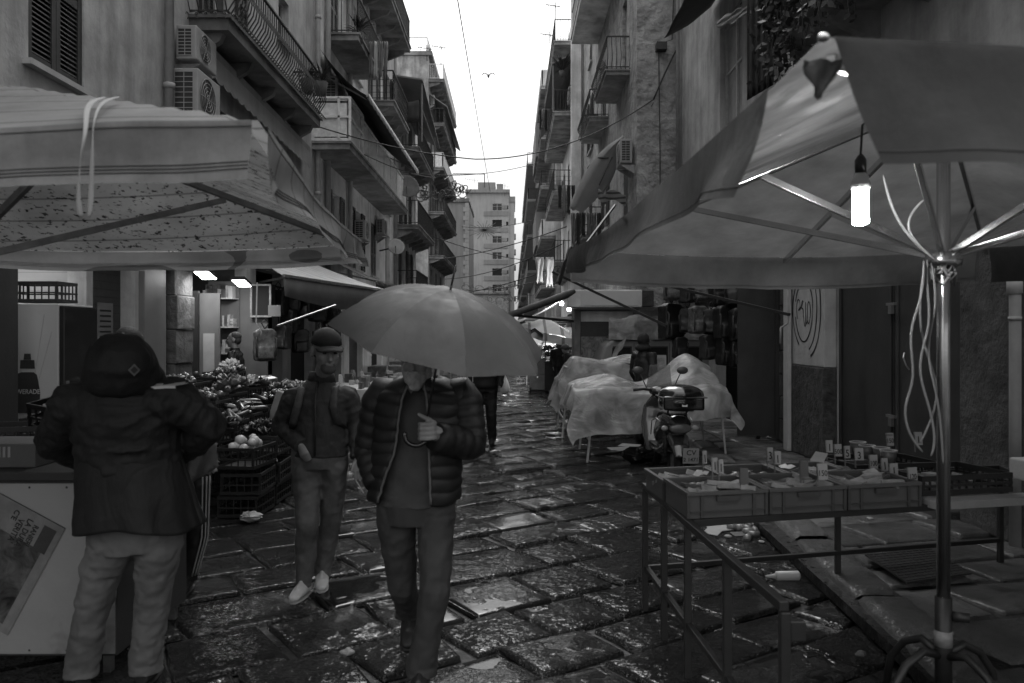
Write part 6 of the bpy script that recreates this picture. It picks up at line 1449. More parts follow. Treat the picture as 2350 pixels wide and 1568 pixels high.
# far market clutter on both sides so that the street reads busy
r_ = random.Random(14)
for k in range(6):
    x = 1.3+.1*k; y = 27+3.2*k; t = thing('market_tent', ['grey market tent just behind the striped one', 'second far tent on the right', 'third far tent down the right side', 'fourth far tent on the right', 'fifth far tent on the right', 'last visible tent on the right'][k], 'tent', (x, y, 0), 0, 'tents down the right side')
    sheet((x-.9, y, 2.15), (x+1, y, 2.2), (x+1, y+2.2, 2.25), (x-.9, y+2.2, 2.2), sag=-.12, amp=.03).build('cover', (darkc, pf)[k % 2], t, smooth=True, solid=.02); MB().bar((x-.8, y+.1, 0), (x-.8, y+.1, 2.15), .04).build('pole', gal, t); MB().box(x-.6, x+.8, y+.4, y+1.6, .3, .9).build('counter', pk[2], t)
for k in range(5):
    x = -2.9; y = 20+3.6*k; t = thing('market_tent', ['nearest tent on the left beyond the dark awning', 'second tent on the left beyond the dark awning', 'third tent on the left beyond the dark awning', 'fourth tent on the left beyond the dark awning', 'farthest tent on the left side of the street'][k], 'tent', (x, y, 0), 0, 'tents down the left side')
    sheet((x-.9, y, 2.2), (x+1, y, 2.15), (x+1, y+2.2, 2.2), (x-.9, y+2.2, 2.25), sag=-.12, amp=.03).build('cover', (pf, darkc)[k % 2], t, smooth=True, solid=.02); MB().bar((x+.8, y+.1, 0), (x+.8, y+.1, 2.15), .04).build('pole', gal, t); MB().box(x-.8, x+.6, y+.4, y+1.6, .3, .9).build('counter', pk[2], t)

# ---------------------------------------------------------------- right building dressing
aw = thing('window_awning', 'dark window awning with a pale cloth bunched on it, top right', 'awning', (XR, 13.5, 9))
sheet((XR-.05, 16.2, 8.4), (XR-.05, 12.6, 8.4), (XR-1.0, 12.4, 7.75), (XR-1.0, 16.2, 7.75), sag=.05).build('canvas', darkc, aw, smooth=True, solid=.01)
t = thing('bunched_cloth', 'pale plastic cloth bunched under the dark window awning', 'cloth', P(1690, 30, 13.2)); g = [[P(1645+90*i/10, 52-44*i/10+26*(j/6-.3)*(1-abs(i/10-.4))+5*math.sin(i*2+j), 13.2+.12*math.sin(i+j*2)) for j in range(7)] for i in range(11)]
MB().grid(g).build('cloth', ll, t, smooth=True, solid=.01, sub=1)
t = thing('drape', 'dark curtain hanging from the window awning on the right facade', 'curtain', P(1735, 225, 12.2)); g = [[P(1715+60*i/20, -10+240*j/8-18*i/20*j/8*2, 12.6-.5*i/20+.07*math.sin(i*1.5)) for j in range(9)] for i in range(21)]
MB().grid(g).build('curtain', mat('dark_drape', .03, .9, .3, 4), t, smooth=True, solid=.01)
# trailing plants on the balcony
ivy = thing('balcony_plants', 'dark trailing plants hanging thick over the near right balcony', 'plants', (3.3, 8.4, 5.4)); r_ = random.Random(31); lf = MB(); st_ = MB()
for k in range(150):
    y = r_.uniform(6.7, 10.2); x = 3.30+r_.uniform(-.12, .1); z0 = r_.uniform(5.9, 6.6); L_ = r_.uniform(.5, 1.25); p = V((x, y, z0)); pts = [p.copy()]
    for q in range(6): p = p+V((r_.uniform(-.05, .05), r_.uniform(-.06, .06), -L_/6)); pts.append(p.copy())
    st_.tube(pts, .005, 4)
    for q in range(16):
        t_ = r_.random()*5.99; i = int(t_); c = pts[i].lerp(pts[i+1], t_-i)+V((r_.uniform(-.06, .06), r_.uniform(-.06, .06), 0)); a = V((r_.uniform(-1, 1), r_.uniform(-1, 1), r_.uniform(-1, .3))).normalized(); s_ = r_.uniform(.04, .075); b_ = a.cross(V((r_.uniform(-1, 1), 1, r_.uniform(-1, 1)))).normalized()
        lf.poly([c, c+a*s_+b_*s_*.5, c+a*s_*1.9, c+a*s_-b_*s_*.5])
lf.build('foliage', mat('dark_ivy_leaf', .035, .5, .4, 6), ivy); st_.build('stem', mat('dark_stem', .03, .8, .2), ivy)
MB().box(3.34, 3.6, 6.8, 10.0, 5.56, 5.8).build('planter', slabm, ivy)
def plantlet(label, loc, n, L_, seed):
    r_ = random.Random(seed); t = thing('potted_plant', label, 'plant', loc); loc = V(loc); mb = MB()
    for k in range(n):
        a = r_.uniform(0, 6.28); e = r_.uniform(.2, 1.3); u_ = V((math.cos(a)*math.cos(e), math.sin(a)*math.cos(e), math.sin(e))); w_ = u_.cross(V((0, 0, 1))).normalized(); l2 = L_*r_.uniform(.6, 1)
        mb.poly([loc+V((0, 0, .15)), loc+u_*l2*.5+w_*l2*.05+V((0, 0, .18)), loc+u_*l2+V((0, 0, .08)), loc+u_*l2*.5-w_*l2*.05+V((0, 0, .18))])
    mb.build('leaves', mat('dark_ivy_leaf'), t); MB().lathe(loc+V((0, 0, -.12)), [(0, 0), (.10, 0), (.14, .26), (0, .26)], 12).build('pot', pl_dark, t, smooth=True)
plantlet('spiky plant on the deep right balcony', P(1290, 170, 35), 34, 1.0, 3); plantlet('bushy plant at the far end of the bellied balcony', P(737, 205, 16.1), 40, .5, 4); plantlet('potted plant on the upper left balcony', P(822, 88, 19.5), 40, .6, 5)
plantlet('bushy plant on the near end of the bellied balcony', (-4.05, 11.2, 6.9), 60, .5, 6); plantlet('plant low on the bellied balcony rail', P(705, 200, 15.6), 50, .45, 8)

# ---------------------------------------------------------------- litter and the manhole
mh = thing('manhole_cover', 'square ribbed iron manhole cover set in the pavement', 'manhole cover', G(2095, 1305, .14)); q = [G(1985, 1275, .148), G(2135, 1262, .148), G(2230, 1318, .148), G(2082, 1340, .148)]
mm = mat('wet_cast_iron', .03, .3, .3, 10, .3); MB().prism(q, (0, 0, .012)).build('plate', mm, mh); mb = MB()
for i in range(12):
    a, b_ = q[0].lerp(q[3], (i+.5)/12), q[1].lerp(q[2], (i+.5)/12)
    for k in range(10): mb.bar(a.lerp(b_, (k+.15)/10)+V((0, 0, .0135)), a.lerp(b_, (k+.85)/10)+V((0, 0, .0135)), .014, .005)
mb.build('tread', mm, mh)
t = thing('plastic_bottle', 'white plastic bottle lying against the kerb', 'bottle', G(1805, 1320)); c = G(1808, 1318, .05); ax = V((1, .05, .0)).normalized()
MB().loft([c-ax*.09, c-ax*.08, c+ax*.07, c+ax*.075, c+ax*.085], [.02, .033, .034, .034, .02], 16).mv((0, 0, -.01)).build('bottle', mat('white_plastic'), t, smooth=True); MB().loft([c-ax*.16, c-ax*.12, c-ax*.092], [.008, .012, .02], 10).mv((0, 0, -.012)).build('neck', mat('white_plastic'), t, smooth=True)
def crumple(label, cat, x, y, s, m, z=0., seed=1, name='litter'):
    c = G(x, y, z+.02); mb = MB().ell((0, 0, 0), (s, s*.8, s*.45), nu=10, nv=14); mb.v = [p*(1+.5*noise.noise(p*40+V((seed, 0, 0)))) for p in mb.v]; mb.mv(c); o = mb.build(name, m); tag(o, label, cat)
crumple('crumpled pale wrapper on the wet slabs in the near centre', 'wrapper', 797, 1495, .035, mat('thin_pale_plastic'), seed=2)
crumple('balled paper on the pavement beyond the stall frame', 'paper', 1997, 1190, .03, card, .14, 3); crumple('tiny paper scrap between the stall legs', 'paper', 1370, 1370, .012, card, 0, 4)
crumple('torn paper scrap near the tent foot', 'paper', 1975, 1500, .03, pend, 0, 5); crumple('white tissue at the kerb by the crushed cans', 'tissue', 1748, 1243, .025, card, 0, 6); crumple('pale scrap beside the left stall leg', 'paper', 1672, 1230, .03, card, 0, 7)
crumple('clear plastic tub dropped by the fruit crates', 'plastic tub', 575, 1185, .10, mat('thin_pale_plastic'), .04, 8); crumple('dark plastic sack beside the scooter wheel', 'sack', 1465, 1045, .22, gloss, .08, 9, 'rubbish_sack')
for k, (x, y, s, a, l) in enumerate(((1655, 1212, .11, .4, 'flattened card on the ground left of the crushed cans'), (1635, 1220, .10, 1.1, 'pale torn card overlapping the flattened one'), (1700, 1225, .08, .2, 'small card in the litter under the stall'), (1425, 1030, .18, .3, 'opened cardboard on the street left of the scooter'), (1445, 1022, .16, -.5, 'folded cardboard behind the opened one'))):
    o = MB().obox(G(x, y, .015), (s*2, s*1.3, .006), Matrix.Rotation(a, 3, 'Z') @ Matrix.Rotation(.08, 3, 'X')).build('cardboard', card if k != 2 else pend); tag(o, l, 'cardboard')
for k in range(9):
    c = G(1700+rnd.uniform(-25, 35), 1213+rnd.uniform(-12, 22), .03); o = MB().lathe(c, [(0, -.05), (.028, -.048), (.030, .045), (0, .05)], 12, Matrix.Rotation(R(90), 3, 'Y') @ Matrix.Rotation(rnd.uniform(0, 3), 3, 'X')).build('crushed_can', pk[0], smooth=True, disp=.02, dscale=.04); o.rotation_euler.z = 0
    tag(o, 'crushed can in the litter under the stall', 'can', 'crushed cans under the stall')
# ---------------------------------------------------------------- people
skin = mat('skin', .23, .5, .12, 9, .15, 70, bdist=.002); hairm = mat('dark_hair', .02, .7, .4, 30, .6, 90); beardm = mat('grey_beard', .34, .9, .35, 40, .8, 120, bdist=.004); eyem = mat('eye_dark', .02, .2, .1)
puff = mat('black_puffer_nylon', .011, .58, .25, 8, .25, 40, bdist=.004); sweat = mat('grey_knit', .062, .9, .15, 12, .3, 90, bdist=.003); trous = mat('dark_chino', .042, .8, .15, 5, .3, 14, bdist=.008)
jean = mat('washed_jeans', .12, .85, .6, 3.4, .4, 16, bdist=.008, grime=.4); jeanl = mat('pale_jeans', .12, .85, .35, 3, .4, 14, bdist=.008); jack = mat('dark_field_jacket', .010, .7, .35, 5, .4, 18, bdist=.008, wrk=.02, wsc=4); camo_j = mat('grey_cotton_jacket', .027, .8, .3, 5, .4, 16, bdist=.008, wrk=.012, wsc=6)
capm = mat('black_cap_cloth', .008, .85, .2, 9, .2, 60); shoew = mat('white_leather_shoe', .55, .5, .12, 9, .1, 30); shoed = mat('dark_shoe', .02, .5, .3, 9, .2); track = mat('black_tracksuit', .010, .6, .25, 6, .2, 20); stripew = mat('white_stripe', .34, .6, .05)

def head(mb, c, face, tilt=0., s=1., beard=False):
    """c: head centre, face: direction the face looks"""
    f = V(face).normalized(); side = V((0, 0, 1)).cross(f).normalized(); up = f.cross(side) * 1.0
    M = Matrix((side, -f, up)).transposed()      # local x: side, local -y: face direction, z: up
    def E(p, r): mb.ell(V(c)+M @ V(p)*s, [q*s for q in r], M)
    E((0, .015, .035), (.076, .094, .084)); E((0, -.02, -.02), (.063, .074, .092)); E((0, -.048, -.086), (.034, .034, .024)); E((0, -.012, -.062), (.055, .06, .042))
    mb.loft([V(c)+M @ V(p)*s for p in ((0, -.084, .018), (0, -.103, -.010), (0, -.110, -.022), (0, -.094, -.032))], [.008*s, .011*s, .015*s, .010*s], 8)
    for k in (-1, 1): E((k*.028, -.083, .027), (.025, .011, .008)); E((k*.036, -.066, -.018), (.02, .018, .019)); E((k*.077, .012, -.006), (.010, .021, .033))
    E((0, -.092, -.050), (.024, .010, .006)); E((0, -.090, -.060), (.021, .010, .006))
    return M
def fingers(mb, roots, dirs, curl, lens, r=.0082, ax=None):
    for i, (p, d) in enumerate(zip(roots, dirs)):
        p = V(p); d = V(d).normalized(); n = V(ax).normalized(); pts = [p-d*.012, p]; L_ = lens[i]
        for k, fr in enumerate((.45, .3, .25)):
            d = (Matrix.Rotation(curl[i]*(1 if k else .7), 3, n) @ d); p = p+d*L_*fr; pts.append(p)
        mb.loft(pts, [r*1.05, r*1.05, r, r*.92, r*.72], 8)
def relaxed_hand(mb, w_, d, out, curlax, sgn=1, s=1.):
    """w_: wrist, d: direction towards fingertips, out: across the palm (index side), curlax: axis the fingers bend round"""
    w_, d, out = V(w_), V(d).normalized(), V(out).normalized(); out = (out-d*out.dot(d)).normalized()
    mb.loft([w_-d*.03, w_, w_+d*.035*s, w_+d*.085*s], [(.026*s, .019*s), (.028*s, .018*s), (.040*s, .016*s), (.040*s, .014*s)], 12, side=out)
    roots = [w_+d*.088*s+out*(.030-.020*i)*s for i in range(4)]; fingers(mb, roots, [d+out*(.12-.08*i) for i in range(4)], [sgn*(.32+.08*i) for i in range(4)], [.072*s, .080*s, .074*s, .058*s], .0085*s, curlax)
    fingers(mb, [w_+d*.03*s+out*.034*s], [d+out*.9], [sgn*.25], [.062*s], .0098*s, curlax)
def human(name_label, J, mats, feet_at, voxel=.007, cat='person', group=None, top='plain', fold=.012, build=1., beard=False, hair=True, hands=True, up_extra=None, legs=True, shoes=True, face=(0, -1, 0), facetilt=None, headscale=1.):
    t = thing('person', name_label, cat, feet_at, 0, group)
    b = build; side = (J['sR']-J['sL']).normalized()
    hM = None
    body = MB(); hM = head(body, J['head'], face, s=headscale)
    body.loft([J['neck']-V((0, 0, .06)), J['neck'], J['head']+V((0, 0, -.05))], [.062*b, .054*b, .052*b], 12)
    tor = [J['hip'], J['hip'].lerp(J['chest'], .45), J['chest'], J['neck'].lerp(J['chest'], .25)]
    body.loft(tor, [(.14*b, .10*b), (.13*b, .09*b), (.16*b, .10*b), (.10*b, .06*b)], 14, side=side)
    for s in 'LR':
        body.loft([J['s'+s].lerp(J['chest'], .3), J['s'+s], J['e'+s], J['w'+s] if s not in J.get('cut', '') else J['e'+s].lerp(J['w'+s], .8)], [.05*b, .048*b, .038*b, .025*b], 10)
        if legs: body.loft([J['h'+s], J['k'+s], J['a'+s]], [.07*b, .048*b, .035*b], 10)
    if hands:
        for s in 'LR':
            hd = J.get('hand'+s)
            if hd: hd(body)
            else:
                d = (J['w'+s]-J['e'+s]).normalized(); relaxed_hand(body, J['w'+s], d, V((0, -1, 0)) if abs(d.y) < .7 else side, side, -1 if abs(d.y) < .7 else 1)
    bo = body.build('body', skin, t, smooth=True, remesh=voxel, relax=1)
    ey = MB()
    for k in (-1, 1): ey.ell(J['head']+hM @ V((k*.029, -.081, .010))*headscale, (.013*headscale, .008*headscale, .008*headscale))
    if voxel < .012:
        for k in (-1, 1):
            e_ = MB().ell(J['head']+hM @ V((k*.029, -.084, .010))*headscale, (.012*headscale, .006*headscale, .006*headscale)); e_.build('eye', eyem, t, smooth=True)
            MB().loft([J['head']+hM @ V((k*(.014+.014*q), -.094+.003*q, .030+.004*math.sin(q)))*headscale for q in range(3)], .004, 6).build('eyebrow', hairm, t, smooth=True)
    if hair:
        hh = MB().ell(J['head']+hM @ V((0, .030, .052))*headscale, (.080*headscale, .090*headscale, .076*headscale), hM); hh.ell(J['head']+hM @ V((0, .055, .0))*headscale, (.074*headscale, .06*headscale, .07*headscale), hM)
        hh.build('hair', mats.get('hair', hairm), t, smooth=True, disp=.01, dscale=.04)
    # garment for the upper body
    tp = MB(); cw = J.get('waist', J['hip'].lerp(J['chest'], .35)); vx = max(voxel, .008)
    fa = J.get('fold', .12)
    if 'tor' in J: tp.limb([q_[0] for q_ in J['tor']], [q_[1] for q_ in J['tor']], 30, fa*.6, 3, side=side, steps=5)
    else: tp.limb([J['hip']-V((0, 0, .06)), J['hip']+V((0, 0, .02)), cw, J['chest'], J['chest'].lerp(J['neck'], .55), J['neck']-V((0, 0, .012)), J['neck']+V((0, 0, .025))],
            [(.178*b, .130*b), (.175*b, .130*b), (.165*b, .122*b), (.182*b, .128*b), (.140*b, .10*b), (.078*b, .070*b), (.068*b, .064*b)], 30, fa*.55, 5, side=side, steps=5)
    for s in 'LR': tp.limb([J['s'+s].lerp(J['chest'], .35), J['s'+s], J['s'+s].lerp(J['e'+s], .5), J['e'+s], J['e'+s].lerp(J['w'+s], .55), J['w'+s]], [q_*b*J.get('slv', 1.) for q_ in (.075, .073, .064, .056, .050, .043)], 20, fa*1.5, 2 if s == 'L' else 4, steps=6)
    to = tp.build('jumper' if top == 'jumper' else 'jacket', mats['top'], t, smooth=True, remesh=vx, relax=2, disp=fold, dscale=.09)
    if legs:
        lg = MB(); lg.loft([J['hip']+V((0, 0, .05)), J['hip']-V((0, 0, .04)), (J['hL']+J['hR'])/2-V((0, 0, .07))], [(.162*b, .118*b), (.172*b, .128*b), (.15*b, .118*b)], 18, side=side)
        wd = J.get('cuff', .066)
        for s in 'LR': lg.limb([J['h'+s]+V((0, 0, .05)), J['h'+s]-V((0, 0, .05)), J['h'+s].lerp(J['k'+s], .5), J['k'+s], J['k'+s].lerp(J['a'+s], .5), J['a'+s]+V((0, 0, .02)), J['a'+s]-V((0, 0, .03))], [.098*b, .098*b, .086*b, .072*b, .068*b, wd, wd*1.04], 22, J.get('lfold', .14), 6 if s == 'L' else 8, steps=7)
        lg.build('trousers', mats['legs'], t, smooth=True, remesh=vx, relax=2, disp=fold*1.2, dscale=.12)
    if shoes and legs:
        for s in 'LR':
            a = J['a'+s]; d = V(J['toe'+s]).normalized(); hl = a-d*.06; 
            sh_ = MB().loft([V((hl.x, hl.y, a.z-.045)), V((a.x, a.y, a.z-.035)), V((a.x, a.y, a.z-.045))+d*.09, V((a.x, a.y, a.z-.060))+d*.165, V((a.x, a.y, a.z-.062))+d*.19], [(.034, .036), (.043, .052), (.046, .036), (.038, .024), (.02, .014)], 14, side=d.cross(V((0, 0, 1))))
            sh_.loft([a+V((0, 0, .03)), a-V((0, 0, .05))], [.044, .046], 12); sh_.loft([a+V((0, 0, .0))+d*.03, a-V((0, 0, .035))+d*.11], [(.030, .02), (.032, .02)], 10)
            so_ = sh_.build('shoe', mats['shoe'], t, smooth=True, remesh=.007, relax=2)
            MB().loft([V((hl.x, hl.y, a.z-.086))-d*.004, V((a.x, a.y, a.z-.087))+d*.05, V((a.x, a.y, a.z-.087))+d*.14, V((a.x, a.y, a.z-.087))+d*.185], [(.034, .011), (.045, .011), (.042, .010), (.022, .009)], 14, side=d.cross(V((0, 0, 1)))).build('sole', mats.get('sole', rub), so_, smooth=True)
    return t, hM

# --- man with the umbrella
d0 = 3.95
J = dict(head=P(958, 828, 3.88), neck=P(965, 884, 3.95), chest=P(965, 945, 3.95), waist=P(958, 1040, 3.95), hip=P(952, 1130, 3.97), sL=P(877, 905, 3.97), sR=P(1062, 905, 3.97), eL=P(850, 1030, 4.02), eR=P(1080, 1020, 3.93), wL=P(868, 1110, 3.92), wR=P(1000, 1003, 3.72),
         hL=P(908, 1165, 4.0), hR=P(1000, 1165, 3.95), kL=P(925, 1345, 4.08), kR=P(998, 1350, 3.86), aL=P(940, 1462, 4.44), aR=P(968, 1530, 3.92), toeL=(.05, -.9, -.35), toeR=(-.05, -1, 0), cuff=.074)
J['aL'].z = .20; J['aR'].z = .10; J['aR'].x += .0
hp = P(975, 988, 3.66)       # where the shaft passes through the fist
def fist(mb):
    h = hp; w_ = J['wR']
    mb.loft([w_+V((.03, .02, 0)), w_.lerp(h, .35), h+V((.045, .005, .0)), h+V((.030, .0, 0))], [(.026, .024), (.026, .028), (.022, .042), (.016, .042)], 12, side=(0, 1, 0))
    for i in range(4):
        z = .034-.0225*i; k = .004*(i == 0)
        mb.loft([h+V((.050, .0, z)), h+V((.040, -.024, z+.002)), h+V((.012, -.034-k, z)), h+V((-.016, -.028, z-.002)), h+V((-.026, -.004, z-.003)), h+V((-.012, .012, z-.002))], [.0105, .0108, .0102, .0096, .009, .007], 8)
    mb.loft([h+V((.040, -.005, .035)), h+V((.018, -.018, .055)), h+V((-.008, -.022, .066)), h+V((-.030, -.024, .080))], [.013, .012, .0105, .008], 8)
J['handR'] = fist
J['handL'] = lambda mb: None
um, hM = human('bearded man in an open puffer jacket walking forward under a grey umbrella', J, dict(top=sweat, legs=trous, shoe=shoed, hair=hairm), (-.46, 3.95, 0), voxel=.0055, top='jumper', fold=.010, face=(-.12, -1, -.12), hair=True, build=1.0)
MB().ell(J['head']+hM @ V((0, -.055, -.072)), (.058, .056, .050), hM).ell(J['head']+hM @ V((0, -.068, -.108)), (.036, .034, .030), hM).ell(J['head']+hM @ V((0, -.100, -.040)), (.030, .010, .008), hM).ell(J['head']+hM @ V((.055, -.02, -.05)), (.018, .03, .05), hM).ell(J['head']+hM @ V((-.055, -.02, -.05)), (.018, .03, .05), hM).build('beard', beardm, um, smooth=True, remesh=.006, disp=.008, dscale=.02)
for k in (-1, 1): MB().prism([J['neck']+V((k*.012, -.085, .00)), J['neck']+V((k*.075, -.035, .045)), J['neck']+V((k*.085, -.03, .015)), J['neck']+V((k*.035, -.085, -.035))], (0, -.008, 0)).build('collar', stripew, um, bevel=.002)
# puffer shell, open at the front
def shell(J, open0, open1, zt, zb, wx, wy, nz=64, na=44, puffs=10, pamp=.010, cx=None):
    g = []
    for i in range(nz+1):
        t = i/nz; z = lerp(zt, zb, t); c = J['neck'].lerp(J['hip'], min(1, max(0, (J['neck'].z-z)/(J['neck'].z-J['hip'].z)))); row = []
        sh_w = min(1, (t/.13)**.5) if t < .13 else 1.
        pu = pamp*abs(math.sin(math.pi*t*puffs))**.6
        rx, ry = wx(t)*lerp(.46, 1, sh_w)+pu, wy(t)*lerp(.62, 1, sh_w)+pu
        for j in range(na+1):
            q = j/na; a = lerp(-math.pi/2+open1(t), math.pi*1.5-open0(t), q)     # starts on the image right of the opening, round the back
            k = 1+.03*noise.noise(V((a*2, t*6, 3)))
            row.append(V((c.x+rx*k*math.cos(a), c.y+ry*k*math.sin(a), z+.006*math.sin(a*5+t*9))))
        g.append(row)
    return g
op0 = lambda t: lerp(.30, .50, t) if t < .6 else lerp(.42, .85, (t-.6)/.4)
op1 = lambda t: lerp(.22, .45, t)
g = shell(J, op0, op1, J['neck'].z+.035, .925, lambda t: lerp(.205, .218, t) if t > .2 else lerp(.18, .206, t/.2), lambda t: .158+.015*t, 72)
jk = MB().grid(g)
for s in 'LR':
    pts = []; rr = []; A, B, C = J['s'+s], J['e'+s], J['w'+s]; a0 = A.lerp(J['chest'], .30)
    path = [a0.lerp(A, q/4) for q in range(4)]+[A.lerp(B, q/22) for q in range(22)]+[B.lerp(C, q/20) for q in range(21)]
    for i, p in enumerate(path): rr.append((.078 if i < 8 else lerp(.078, .056, (i-8)/(len(path)-8)))+.009*abs(math.sin(i*.62))**.7)
    jk.loft(path, rr, 18)
jo = jk.build('puffer_jacket', puff, um, smooth=True, solid=.016, disp=.010, dscale=.06)
for row_i, nm in ((0, 'zip_edge'), (-1, 'zip_edge')):
    MB().tube([r_[row_i]+V((0, -.006, 0)) for r_ in g[2::3]], .0062, 6).build(nm, mat('zip_tape', .12, .5, .1), um, smooth=True)
# umbrella
ub = thing('umbrella', 'large plain grey umbrella held open by the bearded man, seen from the front', 'umbrella', hp)
ap = P(1034, 664, 3.53); ax = V((.235, -.235, 1)).normalized(); bx_ = ax.cross(V((0, 1, 0))).normalized(); by_ = ax.cross(bx_)
Rr, Hh, nr, TH = .503, .235, 16, .95; ub_m = MB()
for k in range(8):
    g = []
    for i in range(nr+1):
        q = i/nr; row = []
        for j in range(13):
            off = (j/12-.5)*math.pi/4; a = 2*math.pi*(k+j/12)/8+.35; fr = 1-abs(j/12-.5)*2
            rad = Rr*math.sin(q*TH)/math.sin(TH)*lerp(1, math.cos(math.pi/8)/math.cos(off), 1)*(1-.035*fr**1.5*q**6); dz = Hh*(1-math.cos(q*TH))/(1-math.cos(TH))+.020*fr*q*(1.15-q)
            p = ap-ax*dz+(bx_*math.cos(a)+by_*math.sin(a))*rad
            p += ax*.005*noise.noise(V((p.x*7, p.y*7, p.z*7)))*q; row.append(p)
        g.append(row)
    ub_m.grid(g)
cloth_u = mat('grey_umbrella_cloth', .070, .60, .15, 4, .3, 11, trans=.2, bdist=.003, rvar=.12, wrk=.008, wsc=3, wst=(1, 1, 1))
cn = ub_m.build('canopy', cloth_u, ub, smooth=True)
for k in range(8):
    a = 2*math.pi*k/8+.35; pts = []
    for i in range(0, nr+1, 2):
        q = i/nr; pts.append(ap-ax*(Hh*(1-math.cos(q*TH))/(1-math.cos(TH))+.004)+(bx_*math.cos(a)+by_*math.sin(a))*Rr*math.sin(q*TH)/math.sin(TH))
    MB().tube(pts, .0025, 5).build('rib', blackm, ub, smooth=True); MB().lathe(pts[-1]-V((0, 0, .004)), [(0, -.006), (.004, 0), (0, .008)], 6).build('rib_tip', steel, ub)
sd = (hp-ap); MB().tube([ap+ax*.11, ap+ax*.02], .0045, 8).tube([ap+ax*.02, ap, ap+sd*.5, hp], .0055, 8).build('shaft', blackm, ub, smooth=True)
hk = [hp+V((.012, .0, .06)), hp, hp+V((-.002, .0, -.06))]+[P(955+27*math.cos(R(a_)), 1000+24*math.sin(R(a_)), 3.655) for a_ in (25, 60, 95, 130, 160, 185, 205)]
MB().tube(hk, .0125, 10).build('hook_handle', gloss, ub, smooth=True, sub=1)

# --- man with the cap
J = dict(slv=1.05, head=P(750, 806, 5.20), neck=P(738, 866, 5.32), chest=P(735, 920, 5.32), waist=P(735, 975, 5.3), hip=P(735, 1025, 5.3), sL=P(674, 914, 5.32), sR=P(797, 912, 5.34), eL=P(642, 975, 5.36), eR=P(818, 975, 5.36), wL=P(690, 1024, 5.18), wR=P(820, 1052, 5.24),
         hL=P(703, 1045, 5.3), hR=P(765, 1045, 5.32), kL=P(706, 1190, 5.26), kR=P(760, 1190, 5.42), aL=P(698, 1320, 5.30), aR=P(740, 1310, 5.52), toeL=(-.15, -1, 0), toeR=(.2, -1, 0), cuff=.052)
J['aL'].z = .10; J['aR'].z = .10; J['kL'].z = J['kR'].z = .50
J['handL'] = lambda mb: mb.loft([J['wL'], J['wL']+V((.03, -.02, -.05)), J['wL']+V((.05, 0, -.09))], [(.03, .02), (.04, .02), (.03, .02)], 10)
J['handR'] = lambda mb: relaxed_hand(mb, J['wR'], (.05, -.1, -1), (-.6, -1, 0), (1, -.4, 0), 1)
cm, hM = human('man in a dark baseball cap, ripped jeans and white trainers walking with a cigarette', J, dict(top=camo_j, legs=jean, shoe=shoew, sole=stripew), (-1.27, 5.3, 0), voxel=.0065, fold=.018, face=(.45, -1, -.25), hair=True, build=1.02, headscale=1.17)
cp_ = MB().ell(J['head']+hM @ V((0, .018, .050)), (.100, .120, .100), hM); cp_.v = [p if (hM.inverted() @ (p-J['head'])).z > .048 else J['head']+hM @ V(((hM.inverted() @ (p-J['head'])).x, (hM.inverted() @ (p-J['head'])).y, .048)) for p in cp_.v]
gcap = [[J['head']+hM @ V((.092*math.sin(u_)*(1-.12*q), -.075-.03*math.cos(u_)-.085*q*math.cos(u_)**.6, .060-.016*q-.020*math.sin(u_)**2)) for q in (0, .33, .66, 1)] for u_ in [(-1.45+2.9*i/14) for i in range(15)]]
hat = cp_.build('cap', capm, cm, smooth=True); MB().grid(gcap).build('peak', capm, hat, smooth=True, solid=.005)
MB().ell(J['head']+hM @ V((0, -.079, -.092)), (.052, .042, .042), hM).build('stubble', mat('stubble', .08, .9, .3, 40), cm, smooth=True)
MB().loft([J['neck']+V((0, 0, -.035)), J['neck']+V((0, 0, .035))], [(.092, .080), (.080, .072)], 20, side=(1, 0, 0)).build('jacket_collar', camo_j, cm, smooth=True, solid=.008)
for k, s in ((-1, 'L'), (1, 'R')):
    MB().loft([J['s'+s].lerp(J['neck'], .45)+V((0, .04, .035)), J['s'+s].lerp(J['neck'], .4)+V((0, -.08, .015)), J['s'+s].lerp(J['chest'], .35)+V((0, -.145, -.04)), J['s'+s].lerp(J['hip'], .45)+V((k*.045, -.14, 0)), J['s'+s].lerp(J['hip'], .6)+V((k*.10, -.05, 0))], [(.026, .007)]*5, 8, side=(1, 0, 0)).build('backpack_strap', mat('patterned_strap', .035, .7, .9, 18), cm, smooth=True)
zc = MB()
for k in range(24): p = J['chest'].lerp(J['hip'], k/18-.25); zc.box(p.x-.004, p.x+.004, p.y-.146, p.y-.132, p.z-.012, p.z+.008)
zc = MB().tube([J['neck']+V((0, -.085, -.02)), J['chest']+V((0, -.143, .03)), J['waist']+V((0, -.137, 0)), J['hip']+V((0, -.145, -.04))], .006, 6).build('zip', blackm, cm, smooth=True)
tag(MB().tube([J['wR']+V((.0, -.06, -.13)), J['wR']+V((.055, -.07, -.215))], .0042, 6).build('cigarette', stripew), 'cigarette held low in the hand of the man with the cap', 'cigarette')

